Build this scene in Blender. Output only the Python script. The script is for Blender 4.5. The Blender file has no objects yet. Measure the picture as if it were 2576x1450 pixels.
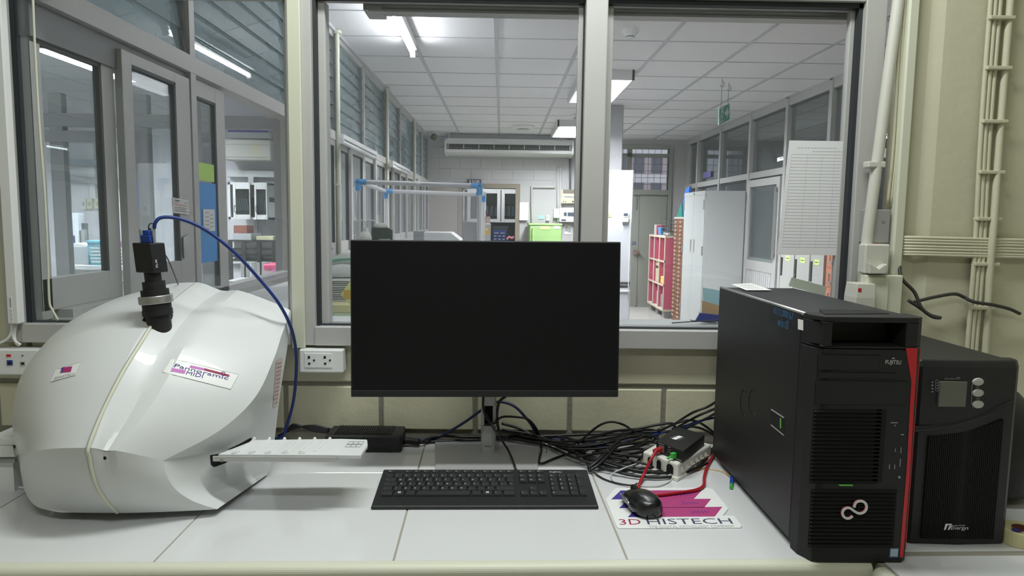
import bpy, math, random
from mathutils import Vector, Matrix
from mathutils.bvhtree import BVHTree
C = bpy.context.scene.collection
S = bpy.context.scene
random.seed(7)

# ------------------------------------------------------------------ camera, world, exposure
FPX, CX, CY = 1740.0, 1288.0, 725.0
CAM = Vector((0.0, -1.78, 1.385))
_y = Vector((1262 - CX, 550 - CY, FPX)).normalized()
_v3 = FPX * FPX / (175 - 0.0137 * 26)
_z = -Vector((-0.0137 * _v3, _v3, FPX)); _z = (_z - _y * _z.dot(_y)).normalized()
_x = _y.cross(_z)
ROT = Matrix((_x, _y, _z))                       # camera (right, down, forward) -> world
cd = bpy.data.cameras.new('camera'); cam = bpy.data.objects.new('camera', cd); C.objects.link(cam)
cd.sensor_width = 36.0; cd.lens = FPX / 2576 * 36.0; cd.clip_start = 0.02; cd.clip_end = 200
right, down, fwd = (ROT @ Vector(v) for v in ((1, 0, 0), (0, 1, 0), (0, 0, 1)))
m = Matrix((right, -down, -fwd)).transposed().to_4x4(); m.translation = CAM
cam.matrix_world = m
S.camera = cam
S.view_settings.view_transform = 'Standard'; S.view_settings.look = 'None'
S.view_settings.exposure = 0.0; S.view_settings.gamma = 1.0; S.view_settings.use_curve_mapping = False
w = bpy.data.worlds.new('sky'); S.world = w; w.use_nodes = True
w.node_tree.nodes['Background'].inputs[0].default_value = (0.86, 0.90, 1.0, 1)
w.node_tree.nodes['Background'].inputs[1].default_value = 0.9
S.cycles.use_denoising = True
S.cycles.max_bounces = 10; S.cycles.diffuse_bounces = 4; S.cycles.glossy_bounces = 4
S.cycles.transparent_max_bounces = 24; S.cycles.transmission_bounces = 6
S.cycles.sample_clamp_indirect = 6.0
S.cycles.caustics_reflective = False; S.cycles.caustics_refractive = False
FRONT_LAMP, BACK_TUBE, BACK_PANEL, SIDE_PANEL = 25.0, 62.0, 155.0, 130.0     # lamp strengths
FRONT_COL = (0.95, 1.0, 0.985); BACK_COL = (0.95, 0.96, 1.0)

# ------------------------------------------------------------------ sight-line helpers
def ray(px, py): return ROT @ Vector((px - CX, py - CY, FPX))
def Y(px, py, y):
    d = ray(px, py); return CAM + d * ((y - CAM.y) / d.y)
def Z(px, py, z):
    d = ray(px, py); return CAM + d * ((z - CAM.z) / d.z)
def X(px, py, x):
    d = ray(px, py); return CAM + d * ((x - CAM.x) / d.x)

# ------------------------------------------------------------------ materials
def lin(c):
    c = c / 255.0
    return c / 12.92 if c <= 0.04045 else ((c + 0.055) / 1.055) ** 2.4
def rgb(r, g, b): return (lin(r), lin(g), lin(b), 1)
def mat(name, col, rough=0.5, metal=0.0, noise=0.0, nscale=20.0, bump=0.0, bscale=200.0, spec=0.5, coat=0.0):
    m = bpy.data.materials.new(name); m.use_nodes = True
    nt = m.node_tree; b = nt.nodes['Principled BSDF']
    c = rgb(*col); b.inputs['Base Color'].default_value = c
    b.inputs['Roughness'].default_value = rough; b.inputs['Metallic'].default_value = metal
    b.inputs['Specular IOR Level'].default_value = spec; b.inputs['Coat Weight'].default_value = coat
    tc = None
    if noise or bump: tc = nt.nodes.new('ShaderNodeTexCoord')
    if noise:
        n = nt.nodes.new('ShaderNodeTexNoise'); n.inputs['Scale'].default_value = nscale; n.inputs['Detail'].default_value = 5
        nt.links.new(tc.outputs['Object'], n.inputs['Vector'])
        mx = nt.nodes.new('ShaderNodeMix'); mx.data_type = 'RGBA'
        mx.inputs[6].default_value = tuple(x * (1 - noise) for x in c[:3]) + (1,)
        mx.inputs[7].default_value = tuple(min(1, x * (1 + noise)) for x in c[:3]) + (1,)
        nt.links.new(n.outputs['Fac'], mx.inputs[0]); nt.links.new(mx.outputs[2], b.inputs['Base Color'])
    if bump:
        n2 = nt.nodes.new('ShaderNodeTexNoise'); n2.inputs['Scale'].default_value = bscale; n2.inputs['Detail'].default_value = 3
        nt.links.new(tc.outputs['Object'], n2.inputs['Vector'])
        bp = nt.nodes.new('ShaderNodeBump'); bp.inputs['Strength'].default_value = bump; bp.inputs['Distance'].default_value = 0.002
        nt.links.new(n2.outputs['Fac'], bp.inputs['Height']); nt.links.new(bp.outputs['Normal'], b.inputs['Normal'])
    return m
def glow(name, col, strength):
    m = bpy.data.materials.new(name); m.use_nodes = True; nt = m.node_tree
    nt.nodes.remove(nt.nodes['Principled BSDF'])
    e = nt.nodes.new('ShaderNodeEmission'); e.inputs[0].default_value = tuple(col) + (1,); e.inputs[1].default_value = strength
    nt.links.new(e.outputs[0], nt.nodes['Material Output'].inputs[0]); return m
def glass(name, tint=(0.93, 0.96, 0.95), dust=0.0, dustcol=(190, 200, 205), refl=1.0, rough=0.0):
    """thin pane: clear straight-through, fresnel reflection, an even film of dust"""
    m = bpy.data.materials.new(name); m.use_nodes = True; nt = m.node_tree
    nt.nodes.remove(nt.nodes['Principled BSDF'])
    t = nt.nodes.new('ShaderNodeBsdfTransparent'); t.inputs[0].default_value = tint + (1,)
    g = nt.nodes.new('ShaderNodeBsdfGlossy'); g.inputs['Roughness'].default_value = rough
    f = nt.nodes.new('ShaderNodeFresnel'); ge = nt.nodes.new('ShaderNodeNewGeometry')
    ri = nt.nodes.new('ShaderNodeMapRange'); ri.inputs[3].default_value = 1.5; ri.inputs[4].default_value = 1 / 1.5
    nt.links.new(ge.outputs['Backfacing'], ri.inputs[0]); nt.links.new(ri.outputs[0], f.inputs[0])
    mu = nt.nodes.new('ShaderNodeMath'); mu.operation = 'MULTIPLY'; mu.inputs[1].default_value = refl
    nt.links.new(f.outputs[0], mu.inputs[0])
    mx = nt.nodes.new('ShaderNodeMixShader'); nt.links.new(mu.outputs[0], mx.inputs[0])
    nt.links.new(t.outputs[0], mx.inputs[1]); nt.links.new(g.outputs[0], mx.inputs[2])
    out = mx
    if dust:
        d = nt.nodes.new('ShaderNodeBsdfDiffuse'); d.inputs[0].default_value = rgb(*dustcol)
        tr = nt.nodes.new('ShaderNodeBsdfTranslucent'); tr.inputs[0].default_value = rgb(*dustcol)
        a = nt.nodes.new('ShaderNodeMixShader'); a.inputs[0].default_value = 0.4
        nt.links.new(d.outputs[0], a.inputs[1]); nt.links.new(tr.outputs[0], a.inputs[2])
        tc = nt.nodes.new('ShaderNodeTexCoord'); n = nt.nodes.new('ShaderNodeTexNoise'); n.inputs['Scale'].default_value = 6
        nt.links.new(tc.outputs['Object'], n.inputs['Vector'])
        mr = nt.nodes.new('ShaderNodeMapRange'); mr.inputs[3].default_value = dust * 0.6; mr.inputs[4].default_value = dust * 1.4
        nt.links.new(n.outputs['Fac'], mr.inputs[0])
        m2 = nt.nodes.new('ShaderNodeMixShader'); nt.links.new(mr.outputs[0], m2.inputs[0])
        nt.links.new(mx.outputs[0], m2.inputs[1]); nt.links.new(a.outputs[0], m2.inputs[2]); out = m2
    nt.links.new(out.outputs[0], nt.nodes['Material Output'].inputs[0]); return m

BLK = mat('black_plastic', (24, 25, 28), 0.45, bump=0.15, bscale=900)
BLK_M = mat('matte_black', (22, 23, 24), 0.6)
BLK_G = mat('glossy_black', (14, 15, 17), 0.22)
RUB = mat('cable_black', (18, 18, 20), 0.42)
DARK = mat('recess_black', (7, 7, 8), 0.8)
ALU = mat('aluminium_frame', (186, 185, 182), 0.45, 0.12, noise=0.06, nscale=9)
ALU_D = mat('aluminium_track', (112, 113, 114), 0.5, 0.15)
STEEL = mat('brushed_steel', (185, 186, 186), 0.35, 0.85)
CHROME = mat('chrome', (215, 215, 215), 0.18, 1.0)
SILV = mat('silver_paint', (178, 179, 179), 0.38, 0.3, bump=0.1, bscale=1500)
GASK = mat('gasket', (44, 48, 52), 0.7)
WHT = mat('white_plastic', (226, 227, 225), 0.4)
OFFW = mat('offwhite_plastic', (200, 199, 188), 0.45)
WHT_P = mat('white_paint', (222, 222, 222), 0.55)
CREAM = mat('cream_plastic', (206, 207, 188), 0.45)
PAPER = mat('paper', (228, 228, 226), 0.85)
BEIGE = mat('beige_paint', (198, 195, 170), 0.6, noise=0.07, nscale=7, bump=0.35, bscale=60)
BLOCK = mat('painted_block', (204, 200, 174), 0.6, noise=0.07, nscale=6, bump=0.5, bscale=45)
MORT = mat('mortar', (136, 132, 120), 0.85, noise=0.2, nscale=40, bump=0.5, bscale=120)
GREY = mat('grey_paint', (150, 150, 148), 0.55)
GREYL = mat('light_grey_paint', (190, 190, 188), 0.55)
TILE = mat('white_tile', (214, 215, 216), 0.12, coat=0.3, bump=0.02, bscale=6)
GROUT = mat('grout', (150, 144, 132), 0.8)
SIDEW = mat('side_room_wall', (212, 209, 214), 0.7, noise=0.04, nscale=4)
ROOMW = mat('room_white', (182, 180, 180), 0.7, noise=0.04, nscale=4, bump=0.2, bscale=40)
CEIL = mat('ceiling_tile', (240, 239, 240), 0.8, bump=0.45, bscale=55)
GRID = mat('ceiling_tee', (178, 178, 182), 0.6)
FLOORM = mat('floor_tile', (200, 196, 192), 0.2, noise=0.15, nscale=30)
NAVY = mat('blue_cable', (24, 50, 120), 0.4)
NAVYD = mat('dark_blue_cable', (22, 32, 72), 0.45)
USBB = mat('usb_blue', (28, 66, 150), 0.45)
RED = mat('red_plastic', (196, 34, 40), 0.4)
REDC = mat('red_cable', (160, 28, 40), 0.35)
GRN = mat('green_led_plastic', (110, 190, 90), 0.4)
GREEN = mat('green_plastic', (66, 176, 74), 0.4)
YEL = mat('yellow_fibre', (226, 176, 84), 0.45)
LBL = mat('label_green', (208, 232, 140), 0.8)
PINK = mat('pink_board', (198, 92, 118), 0.55)
BROWN = mat('brown_drawer', (124, 82, 64), 0.5, noise=0.2, nscale=12)
WOODO = mat('orange_wood', (186, 116, 88), 0.5, noise=0.15, nscale=10)
CARD = mat('cardboard', (190, 152, 112), 0.8, noise=0.08, nscale=15)
SCAN = mat('scanner_white', (208, 210, 210), 0.36, coat=0.15)
INK = mat('print_dark', (60, 60, 90), 0.7)
INKG = mat('print_grey', (150, 150, 152), 0.7)
INKW = mat('print_white', (225, 226, 226), 0.6)
MAG = mat('print_magenta', (166, 50, 112), 0.6)
MAG2 = mat('print_pink', (196, 116, 190), 0.6)
PURP = mat('print_purple', (58, 40, 130), 0.6)
DRED = mat('print_crimson', (150, 24, 70), 0.6)
PVC = mat('pvc_white', (232, 232, 234), 0.35)
ELB = mat('pvc_blue', (84, 160, 222), 0.4)
SGREEN = mat('exit_green', (28, 140, 108), 0.5)
MINT = mat('green_fridge_paint', (146, 180, 116), 0.4)
GLASS = glass('window_glass', (0.93, 0.95, 0.95), dust=0.035)
GLASS_S = glass('sliding_glass', (0.88, 0.91, 0.91), dust=0.05)
LOUV = glass('louvre_glass', (0.72, 0.80, 0.81), dust=0.34, dustcol=(170, 186, 192), refl=1.6)
FILM = glass('clear_film', (0.90, 0.90, 0.90), dust=0.20, dustcol=(200, 200, 205))
ACRY = glass('dark_glass', (0.55, 0.58, 0.60), dust=0.02)

# ------------------------------------------------------------------ mesh builder
class MB:
    def __init__(s): s.v = []; s.f = []; s.mi = []; s.cur = 0
    def m(s, i): s.cur = i; return s
    def add(s, vs, fs):
        o = len(s.v); s.v += [Vector(v) for v in vs]
        for f in fs: s.f.append([o + i for i in f]); s.mi.append(s.cur)
        return s
    def hexa(s, p):                                                   # 8 corners: bottom ring 0-3, top ring 4-7
        return s.add(p, [(3, 2, 1, 0), (4, 5, 6, 7), (0, 1, 5, 4), (1, 2, 6, 5), (2, 3, 7, 6), (3, 0, 4, 7)])
    def box(s, x0, x1, y0, y1, z0, z1):
        x0, x1 = min(x0, x1), max(x0, x1); y0, y1 = min(y0, y1), max(y0, y1); z0, z1 = min(z0, z1), max(z0, z1)
        return s.hexa([(x0, y0, z0), (x1, y0, z0), (x1, y1, z0), (x0, y1, z0), (x0, y0, z1), (x1, y0, z1), (x1, y1, z1), (x0, y1, z1)])
    def rbox(s, x0, x1, y0, y1, z0, z1, r=0.003):                     # box with chamfered vertical and top edges
        x0, x1 = min(x0, x1), max(x0, x1); y0, y1 = min(y0, y1), max(y0, y1)
        def ring(i, z): return [(x0 + i, y0 + r, z), (x0 + r, y0 + i, z), (x1 - r, y0 + i, z), (x1 - i, y0 + r, z), (x1 - i, y1 - r, z), (x1 - r, y1 - i, z), (x0 + r, y1 - i, z), (x0 + i, y1 - r, z)]
        rings = [ring(r * .7, z0), ring(0, z0 + r), ring(0, z1 - r), ring(r * .7, z1)]
        return s.loft(rings, True)
    def loft(s, rings, cap=True, closed=True):
        n = len(rings[0]); vs = [p for r in rings for p in r]; fs = []
        for i in range(len(rings) - 1):
            for j in range(n if closed else n - 1):
                k = (j + 1) % n; fs.append((i * n + j, i * n + k, (i + 1) * n + k, (i + 1) * n + j))
        if cap: fs.append(tuple(range(n - 1, -1, -1))); fs.append(tuple((len(rings) - 1) * n + j for j in range(n)))
        return s.add(vs, fs)
    def grid(s, rows):
        n = len(rows[0]); vs = [p for r in rows for p in r]; fs = []
        for i in range(len(rows) - 1):
            for j in range(n - 1): fs.append((i * n + j, i * n + j + 1, (i + 1) * n + j + 1, (i + 1) * n + j))
        return s.add(vs, fs)
    def bar(s, a, b, wx, wy, up=(0, 0, 1)):                           # rectangular bar from a to b
        a, b = Vector(a), Vector(b); t = (b - a).normalized(); u = Vector(up)
        if abs(t.dot(u)) > .95: u = Vector((0, 1, 0))
        p = t.cross(u).normalized() * wx / 2; q = p.cross(t).normalized() * wy / 2
        return s.hexa([a - p - q, a + p - q, a + p + q, a - p + q, b - p - q, b + p - q, b + p + q, b - p + q])
    def cyl(s, a, b, r, n=16, r2=None):
        a, b = Vector(a), Vector(b); return s.lathe(a, b, [(0, r), (1, r if r2 is None else r2)], n)
    def lathe(s, a, b, prof, n=20):                                   # prof: (t along a->b, radius)
        a, b = Vector(a), Vector(b); t = (b - a).normalized()
        u = t.orthogonal().normalized(); v = t.cross(u)
        rings = [[a + (b - a) * k + (u * math.cos(2 * math.pi * j / n) + v * math.sin(2 * math.pi * j / n)) * r for j in range(n)] for k, r in prof]
        return s.loft(rings, True)
    def tube(s, pts, r, n=8, sub=6, smooth=True):
        P = [Vector(p) for p in pts]
        if smooth and len(P) > 2:
            Q = []
            for i in range(len(P) - 1):
                p0 = P[i - 1] if i else P[0] * 2 - P[1]; p1, p2 = P[i], P[i + 1]
                p3 = P[i + 2] if i + 2 < len(P) else P[-1] * 2 - P[-2]
                for k in range(sub):
                    t = k / sub
                    Q.append(0.5 * (2 * p1 + (p2 - p0) * t + (2 * p0 - 5 * p1 + 4 * p2 - p3) * t * t + (3 * p1 - p0 - 3 * p2 + p3) * t ** 3))
            Q.append(P[-1]); P = Q
        t0 = (P[1] - P[0]).normalized(); u = t0.orthogonal().normalized(); rings = []
        for i, p in enumerate(P):
            t = (P[min(i + 1, len(P) - 1)] - P[max(i - 1, 0)])
            t = t.normalized() if t.length > 1e-9 else t0
            u = (u - t * u.dot(t)); u = u.normalized() if u.length > 1e-6 else t.orthogonal().normalized()
            v = t.cross(u); t0 = t
            rings.append([p + (u * math.cos(2 * math.pi * j / n) + v * math.sin(2 * math.pi * j / n)) * r for j in range(n)])
        return s.loft(rings, True)
    def poly(s, pts, off):                                            # flat polygon extruded by vector off
        P = [Vector(p) for p in pts]; o = Vector(off); n = len(P)
        fs = [tuple(range(n - 1, -1, -1)), tuple(range(n, 2 * n))] + [(i, (i + 1) % n, n + (i + 1) % n, n + i) for i in range(n)]
        return s.add(P + [p + o for p in P], fs)
    def build(s, name, mats, parent=None, bevel=0.0, smooth=False, sub=0, seg=2):
        if not isinstance(mats, (list, tuple)): mats = [mats]
        vs = s.v
        if parent is not None:
            inv = wm(parent).inverted(); vs = [inv @ v for v in vs]; loc = None
        else:
            xs = [v.x for v in vs]; ys = [v.y for v in vs]; zs = [v.z for v in vs]
            loc = Vector(((min(xs) + max(xs)) / 2, (min(ys) + max(ys)) / 2, min(zs))); vs = [v - loc for v in vs]
        me = bpy.data.meshes.new(name); me.from_pydata([tuple(v) for v in vs], [], s.f)
        for mm in mats: me.materials.append(mm)
        me.polygons.foreach_set('material_index', s.mi)
        if smooth: me.polygons.foreach_set('use_smooth', [True] * len(me.polygons))
        import bmesh
        bm = bmesh.new(); bm.from_mesh(me); bmesh.ops.recalc_face_normals(bm, faces=bm.faces[:]); bm.to_mesh(me); bm.free()
        me.update()
        o = bpy.data.objects.new(name, me); C.objects.link(o)
        if parent is not None: o.parent = parent
        else: o.location = loc
        if bevel:
            b = o.modifiers.new('bevel', 'BEVEL'); b.width = bevel; b.segments = seg; b.limit_method = 'ANGLE'; b.angle_limit = math.radians(40); b.harden_normals = False
        if sub:
            d = o.modifiers.new('sub', 'SUBSURF'); d.levels = sub; d.render_levels = sub
        return o
def wm(o):
    l = Matrix.LocRotScale(o.location, o.rotation_euler, None)
    return wm(o.parent) @ l if o.parent else l
def tag(o, label=None, cat=None, group=None, kind=None):
    if label: o['label'] = label
    if cat: o['category'] = cat
    if group: o['group'] = group
    if kind: o['kind'] = kind
    return o
def thing(name, label, cat, loc=(0, 0, 0), rz=0.0, group=None):
    o = bpy.data.objects.new(name, None); C.objects.link(o); o.empty_display_size = 0.05
    o.location = loc; o.rotation_euler = (0, 0, rz); return tag(o, label, cat, group)
def struct(name, loc=(0, 0, 0)):
    o = bpy.data.objects.new(name, None); C.objects.link(o); o.empty_display_size = 0.05; o.location = loc
    o['kind'] = 'structure'; return o
def S1(o): o['kind'] = 'structure'; return o
def kids(o): return [c for c in o.children]
def dup(root, loc, label=None, rz=None):
    r = root.copy(); C.objects.link(r); r.location = loc
    if rz is not None: r.rotation_euler = (0, 0, rz)
    if label: r['label'] = label
    for ch in kids(root):
        c = ch.copy(); C.objects.link(c); c.parent = r
        for g in kids(ch):
            d = g.copy(); C.objects.link(d); d.parent = c
    return r
def text2d(s):
    """outline of a word as flat polygons: verts in a box 0..1 wide (x) and cap-height units (y)"""
    cu = bpy.data.curves.new('t', 'FONT'); cu.body = s; cu.size = 1.0; cu.resolution_u = 2
    o = bpy.data.objects.new('t', cu); C.objects.link(o)
    dg = bpy.context.evaluated_depsgraph_get(); me = bpy.data.meshes.new_from_object(o.evaluated_get(dg))
    vs = [(v.co.x, v.co.y) for v in me.vertices]; fs = [tuple(p.vertices) for p in me.polygons]
    bpy.data.objects.remove(o); bpy.data.curves.remove(cu); bpy.data.meshes.remove(me)
    if not vs: return [(0, 0)], []
    x0 = min(v[0] for v in vs); x1 = max(v[0] for v in vs); w_ = max(1e-6, x1 - x0)
    return [((a - x0) / w_, b / 0.7) for a, b in vs], fs
def text_width(s, h):
    """natural width of s at cap height h"""
    cu = bpy.data.curves.new('t', 'FONT'); cu.body = s; cu.size = h / 0.7; o = bpy.data.objects.new('t', cu); C.objects.link(o)
    bpy.context.view_layer.update(); wd = o.dimensions.x; bpy.data.objects.remove(o); bpy.data.curves.remove(cu); return wd
def put_text(mb, s, a, b, h, up, lift=(0, 0, 0)):
    """write s with its baseline from point a to point b, cap height h along direction up"""
    a, b, up, lift = Vector(a), Vector(b), Vector(up), Vector(lift)
    vs, fs = text2d(s)
    return mb.add([a + (b - a) * x + up * (h * y) + lift for x, y in vs], fs)
def face_rect(px0, py0, px1, py1, y):
    a, b = Y(px0, py0, y), Y(px1, py1, y); return a.x, b.x, min(a.z, b.z), max(a.z, b.z)
# ================================================================== THE SETTING
YF = 9.2; XL = -1.17; XR = 2.9; H = 2.65
b = MB(); b.box(-6, 7, -4, 12, -0.06, 0); S1(b.build('floor', FLOORM))
b = MB(); b.box(-2.3, 1.75, -3.8, -0.03, H, H + .06); S1(b.build('ceiling', WHT_P))
# ceiling of the laboratory behind the window, with its exposed tees
b = MB(); b.box(XL - .03, XR + .03, 0.04, YF, H, H + .06); S1(b.build('ceiling_laboratory', CEIL))
b = MB()
for i in range(7):
    x = -0.652 + i * 0.6
    if x < XR: b.box(x - .014, x + .014, .1, YF, H - .006, H + .002)
for i in range(16):
    y = .24 + i * .601
    b.box(XL, XR, y - .006, y + .006, H - .004, H + .002)
b.box(XL, XL + .03, .1, YF, H - .02, H); b.box(XR - .03, XR, .1, YF, H - .02, H); b.box(XL, XR, YF - .03, YF, H - .02, H)
S1(b.build('trim_1', GRID))
# front room walls out of sight
b = MB(); b.box(-2.3, 1.75, -3.86, -3.8, 0, H); S1(b.build('wall_back', BEIGE))
b = MB(); b.box(-2.36, -2.3, -3.8, 0, 0, H); S1(b.build('wall_left', BEIGE))
b = MB(); b.box(1.75, 1.81, -3.8, 0.04, 0, H); S1(b.build('wall_right', BEIGE))
# window wall: painted block below the sill, plain above the header
b = MB()
b.m(1).box(-2.3, 1.75, -0.004, .07, 0, 1.058)
b.m(0)
zs = [(.742, .818), (.830, .944), (.957, 1.056)]
for k, (z0, z1) in enumerate(zs):
    off = -.310 if k == 1 else (-.43 if k == 0 else -.22)
    n0 = int((-2.3 - off) / .2475) - 1
    for i in range(n0, n0 + 19):
        if k == 0 or (k == 2 and i % 2): continue
        x0 = off + i * .2475 + .006; x1 = x0 + .2475 * (2 if k == 2 else 1) - .012
        x0, x1 = max(x0, -2.29), min(x1, 1.74)
        if x1 - x0 > .03: b.rbox(x0, x1, -0.008, .03, z0, z1, .003)
b.m(2).box(-2.3, 1.75, -.02, .07, 1.975, H)
b.m(2).box(-2.3, -1.252, -.02, .07, 1.058, 1.975)
S1(b.build('wall_front', [BLOCK, MORT, BEIGE]))

# ---- front windows: frames of grey aluminium
def win(n, x0, x1, z0, z1, jl, jr, gl, gr, gy=.016):
    w_ = struct('window_%d' % n, ((x0 + x1) / 2, 0, z0))
    f = MB()
    f.box(x0, x0 + jl, -.03, .07, z0, z1); f.box(x1 - jr, x1, -.03, .07, z0, z1)
    f.box(x0 + jl, x1 - jr, -.025, .07, z1 - .03, z1)
    f.box(x0 + jl, x1 - jr, -.034, .07, z0, z0 + .048)
    fr = f.build('window_frame', ALU, w_, bevel=.002)
    a0, a1 = x0 + jl, x1 - jr
    g = MB()
    for (p, q) in ((a0, a0 + gl), (a1 - gr, a1)):
        g.box(p, q, -.012, .012, z0 + .048, z1 - .03)
    g.box(a0, a1, -.012, .012, z1 - .042, z1 - .03); g.box(a0, a1, -.006, .012, z0 + .046, z0 + .052)
    g.build('gasket', GASK, w_)
    i = MB()
    i.box(a0 + gl, a0 + gl + .018, .005, .05, z0 + .05, z1 - .042); i.box(a1 - gr - .012, a1 - gr, .005, .026, z0 + .05, z1 - .042)
    i.build('inner_frame', ALU, w_, bevel=.0015)
    p = MB(); p.box(a0 + gl, a1 - gr, gy, gy + .003, z0 + .05, z1 - .042)
    p.build('glass_pane', GLASS, w_)
    return w_
win(1, -1.252, -.506, 1.056, 1.96, .042, .028, .012, .004, -.012)
win(2, -.506, .206, 1.056, 1.96, .034, .003, .008, .004)
win(3, .250, .945, 1.056, 1.96, .004, .052, .002, .010)
b = MB(); b.box(.201, .255, -.034, .07, 1.10, 1.935); S1(b.build('trim_10', ALU, bevel=.003))
b = MB(); b.box(-1.24, .94, .07, .17, 1.07, 1.104); S1(b.build('window_sill', WHT_P, bevel=.003))
# header profile behind the glass
b = MB(); a = Y(932, 22, .11); zb = Y(1465, 41, .11).z; zt = Y(1465, 4, .11).z
b.rbox(a.x, .93, .08, .15, zb, zt + .02, .010); b.box(a.x - .012, a.x + .035, .074, .16, zb - .004, zt + .02); b.box(a.x, .93, .078, .11, zb - .006, zb)
S1(b.build('trim_2', ALU, smooth=False))

# ---- left partition of the laboratory (runs away from the camera)
POST = [0, .87, 2.12, 3.12, 4.10, 5.19, 6.18, 7.34, 8.36, 9.15]
b = MB(); b.box(XL - .06, XL, .09, YF, 0, 1.08); S1(b.build('wall_partition', ROOMW))
ZS, ZH, ZL = 1.128, 1.905, 1.967                                     # sill track, head, louvre bottom
def py_(px, py=400): return X(px, py, XL).y
b = MB()
for y in POST[1:]: b.box(XL - .05, XL + .02, y - .022, y + .022, 1.08, H)
b.box(XL - .055, XL + .0215, .0, YF, ZH, ZL)
b.box(XL - .052, XL + .01, .0, YF, H - .05, H)
b.box(XL - .06, XL + .025, .075, .87, 1.08, ZS); b.box(XL - .06, XL + .025, 2.12, YF, 1.08, ZS)
b.box(XL - .06, XL + .012, .87, 2.12, 1.0, 1.06)
S1(b.build('trim_3', ALU, bevel=.0015))
b = MB(); b.box(XL - .05, XL + .0, .0, .85, 1.82, ZH); S1(b.build('trim_4', ALU_D))
wn = 4
def pane(n, xa, y0, y1, z0, z1, st0, st1, rb=.075, rt=.04, mt=GLASS_S):
    w_ = struct('window_%d' % n, (xa, (y0 + y1) / 2, z0)); f = MB()
    f.box(xa - .012, xa + .012, y0, y0 + st0, z0, z1); f.box(xa - .012, xa + .012, y1 - st1, y1, z0, z1)
    f.box(xa - .012, xa + .012, y0 + st0, y1 - st1, z0, z0 + rb); f.box(xa - .012, xa + .012, y0 + st0, y1 - st1, z1 - rt, z1)
    f.build('sliding_frame', ALU, w_, bevel=.0015)
    k = MB(); k.box(xa - .006, xa + .0125, y1 - st1 - .012, y1 - st1, z0 + rb, z1 - rt); k.box(xa - .006, xa + .0125, y0 + st0, y1 - st1, z1 - rt - .01, z1 - rt); k.build('gasket', GASK, w_)
    g = MB(); g.box(xa - .002, xa + .002, y0 + st0, y1 - st1, z0 + rb, z1 - rt); g.build('glass_pane', mt, w_)
    return w_
pane(4, XL - .022, .005, py_(303), ZS, 1.86, .006, py_(303) - py_(272), rb=.085)
pane(5, XL + .004, py_(303), py_(473, 450), ZS, 1.88, py_(330) - py_(305), py_(473) - py_(438), rb=.09, rt=.035)
pane(6, XL - .012, .895, py_(568), 1.06, 1.895, .01, py_(568) - py_(546), rb=.03, rt=.06)
n = 7
for i in range(2, 9):
    y0, y1 = POST[i] + .03, POST[i + 1] - .03; ym = (y0 + y1) / 2
    pane(n, XL - .02, y0, ym + .03, ZS, ZH, .05, .05); n += 1
    pane(n, XL + .006, ym - .02, y1, ZS, ZH, .05, .05); n += 1
# louvres above
for i in range(0, 9):
    y0, y1 = (.01 if i == 0 else POST[i] + .022), POST[i + 1] - .022
    w_ = struct('window_%d' % n, (XL, (y0 + y1) / 2, ZL)); n += 1
    g = MB(); nb = 7; hz = (H - .05 - ZL) / nb
    for k in range(nb):
        z = ZL + k * hz
        p = [(XL - .004, y0 + .01, z), (XL - .004, y1 - .01, z), (XL - .018, y1 - .01, z + hz * 1.08), (XL - .018, y0 + .01, z + hz * 1.08)]
        g.poly(p, (.003, 0, .0005))
    g.build('louvre_blades', LOUV, w_)
    f = MB(); e = MB()
    for (ya, yb) in ((y0, y0 + .012), (y1 - .012, y1)): f.box(XL - .04, XL + .004, ya, yb, ZL, H - .05)
    for k in range(nb):
        z = ZL + k * hz
        f.bar((XL + .002, y1 - .02, z), (XL - .010, y1 - .02, z + hz * .9), .022, .004)
        f.box(XL - .006, XL - .001, y0 + .012, y1 - .012, z - .001, z + .001)
    f.build('louvre_frame', ALU_D, w_)
NWIN = n
# ---- far wall with doorway
D0, D1 = Y(1163, 500, YF).x, Y(1297, 500, YF).x; DT = Y(1250, 474, YF).z
G0, G1 = 1.80, 2.62
def far(x0, x1, z0, z1, b): b.box(x0, x1, YF, YF + .12, z0, z1)
b = MB(); far(XL - .06, D0, 0, H, b); far(D0, D1, DT, H, b); far(D1, G0, 0, H, b); far(G0, G1, 2.52, H, b); far(G1, XR + .06, 0, H, b)
z0 = 1.95
for k in range(4):
    zz = 1.99 + k * .165
    for i in range(6):
        x0 = XL + .02 + i * .33 + (.16 if k % 2 else 0)
        b.rbox(x0, x0 + .322, YF - .006, YF + .02, zz, zz + .158, .003)
S1(b.build('wall_far', ROOMW))
b = MB(); t = .07
b.box(D0 - t, D0, YF - .03, YF + .13, 0, DT + t); b.box(D1, D1 + t, YF - .03, YF + .13, 0, DT + t); b.box(D0, D1, YF - .03, YF + .13, DT, DT + t)
S1(b.build('trim_5', mat('door_frame_brown', (128, 118, 104), 0.6)))
# door leaf beside the opening
d = struct('door_1', (-.85, YF - .02, 0)); e = MB(); x0, x1 = Y(1078, 500, YF).x, D0 - .075
e.box(x0, x1, YF - .05, YF - .012, 0, DT); e.build('door_leaf', mat('door_taupe', (160, 150, 138), 0.6), d)
e = MB(); e.cyl((x1 - .07, YF - .09, 1.0), (x1 - .07, YF - .045, 1.0), .025); e.build('door_knob', CHROME, d)
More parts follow.
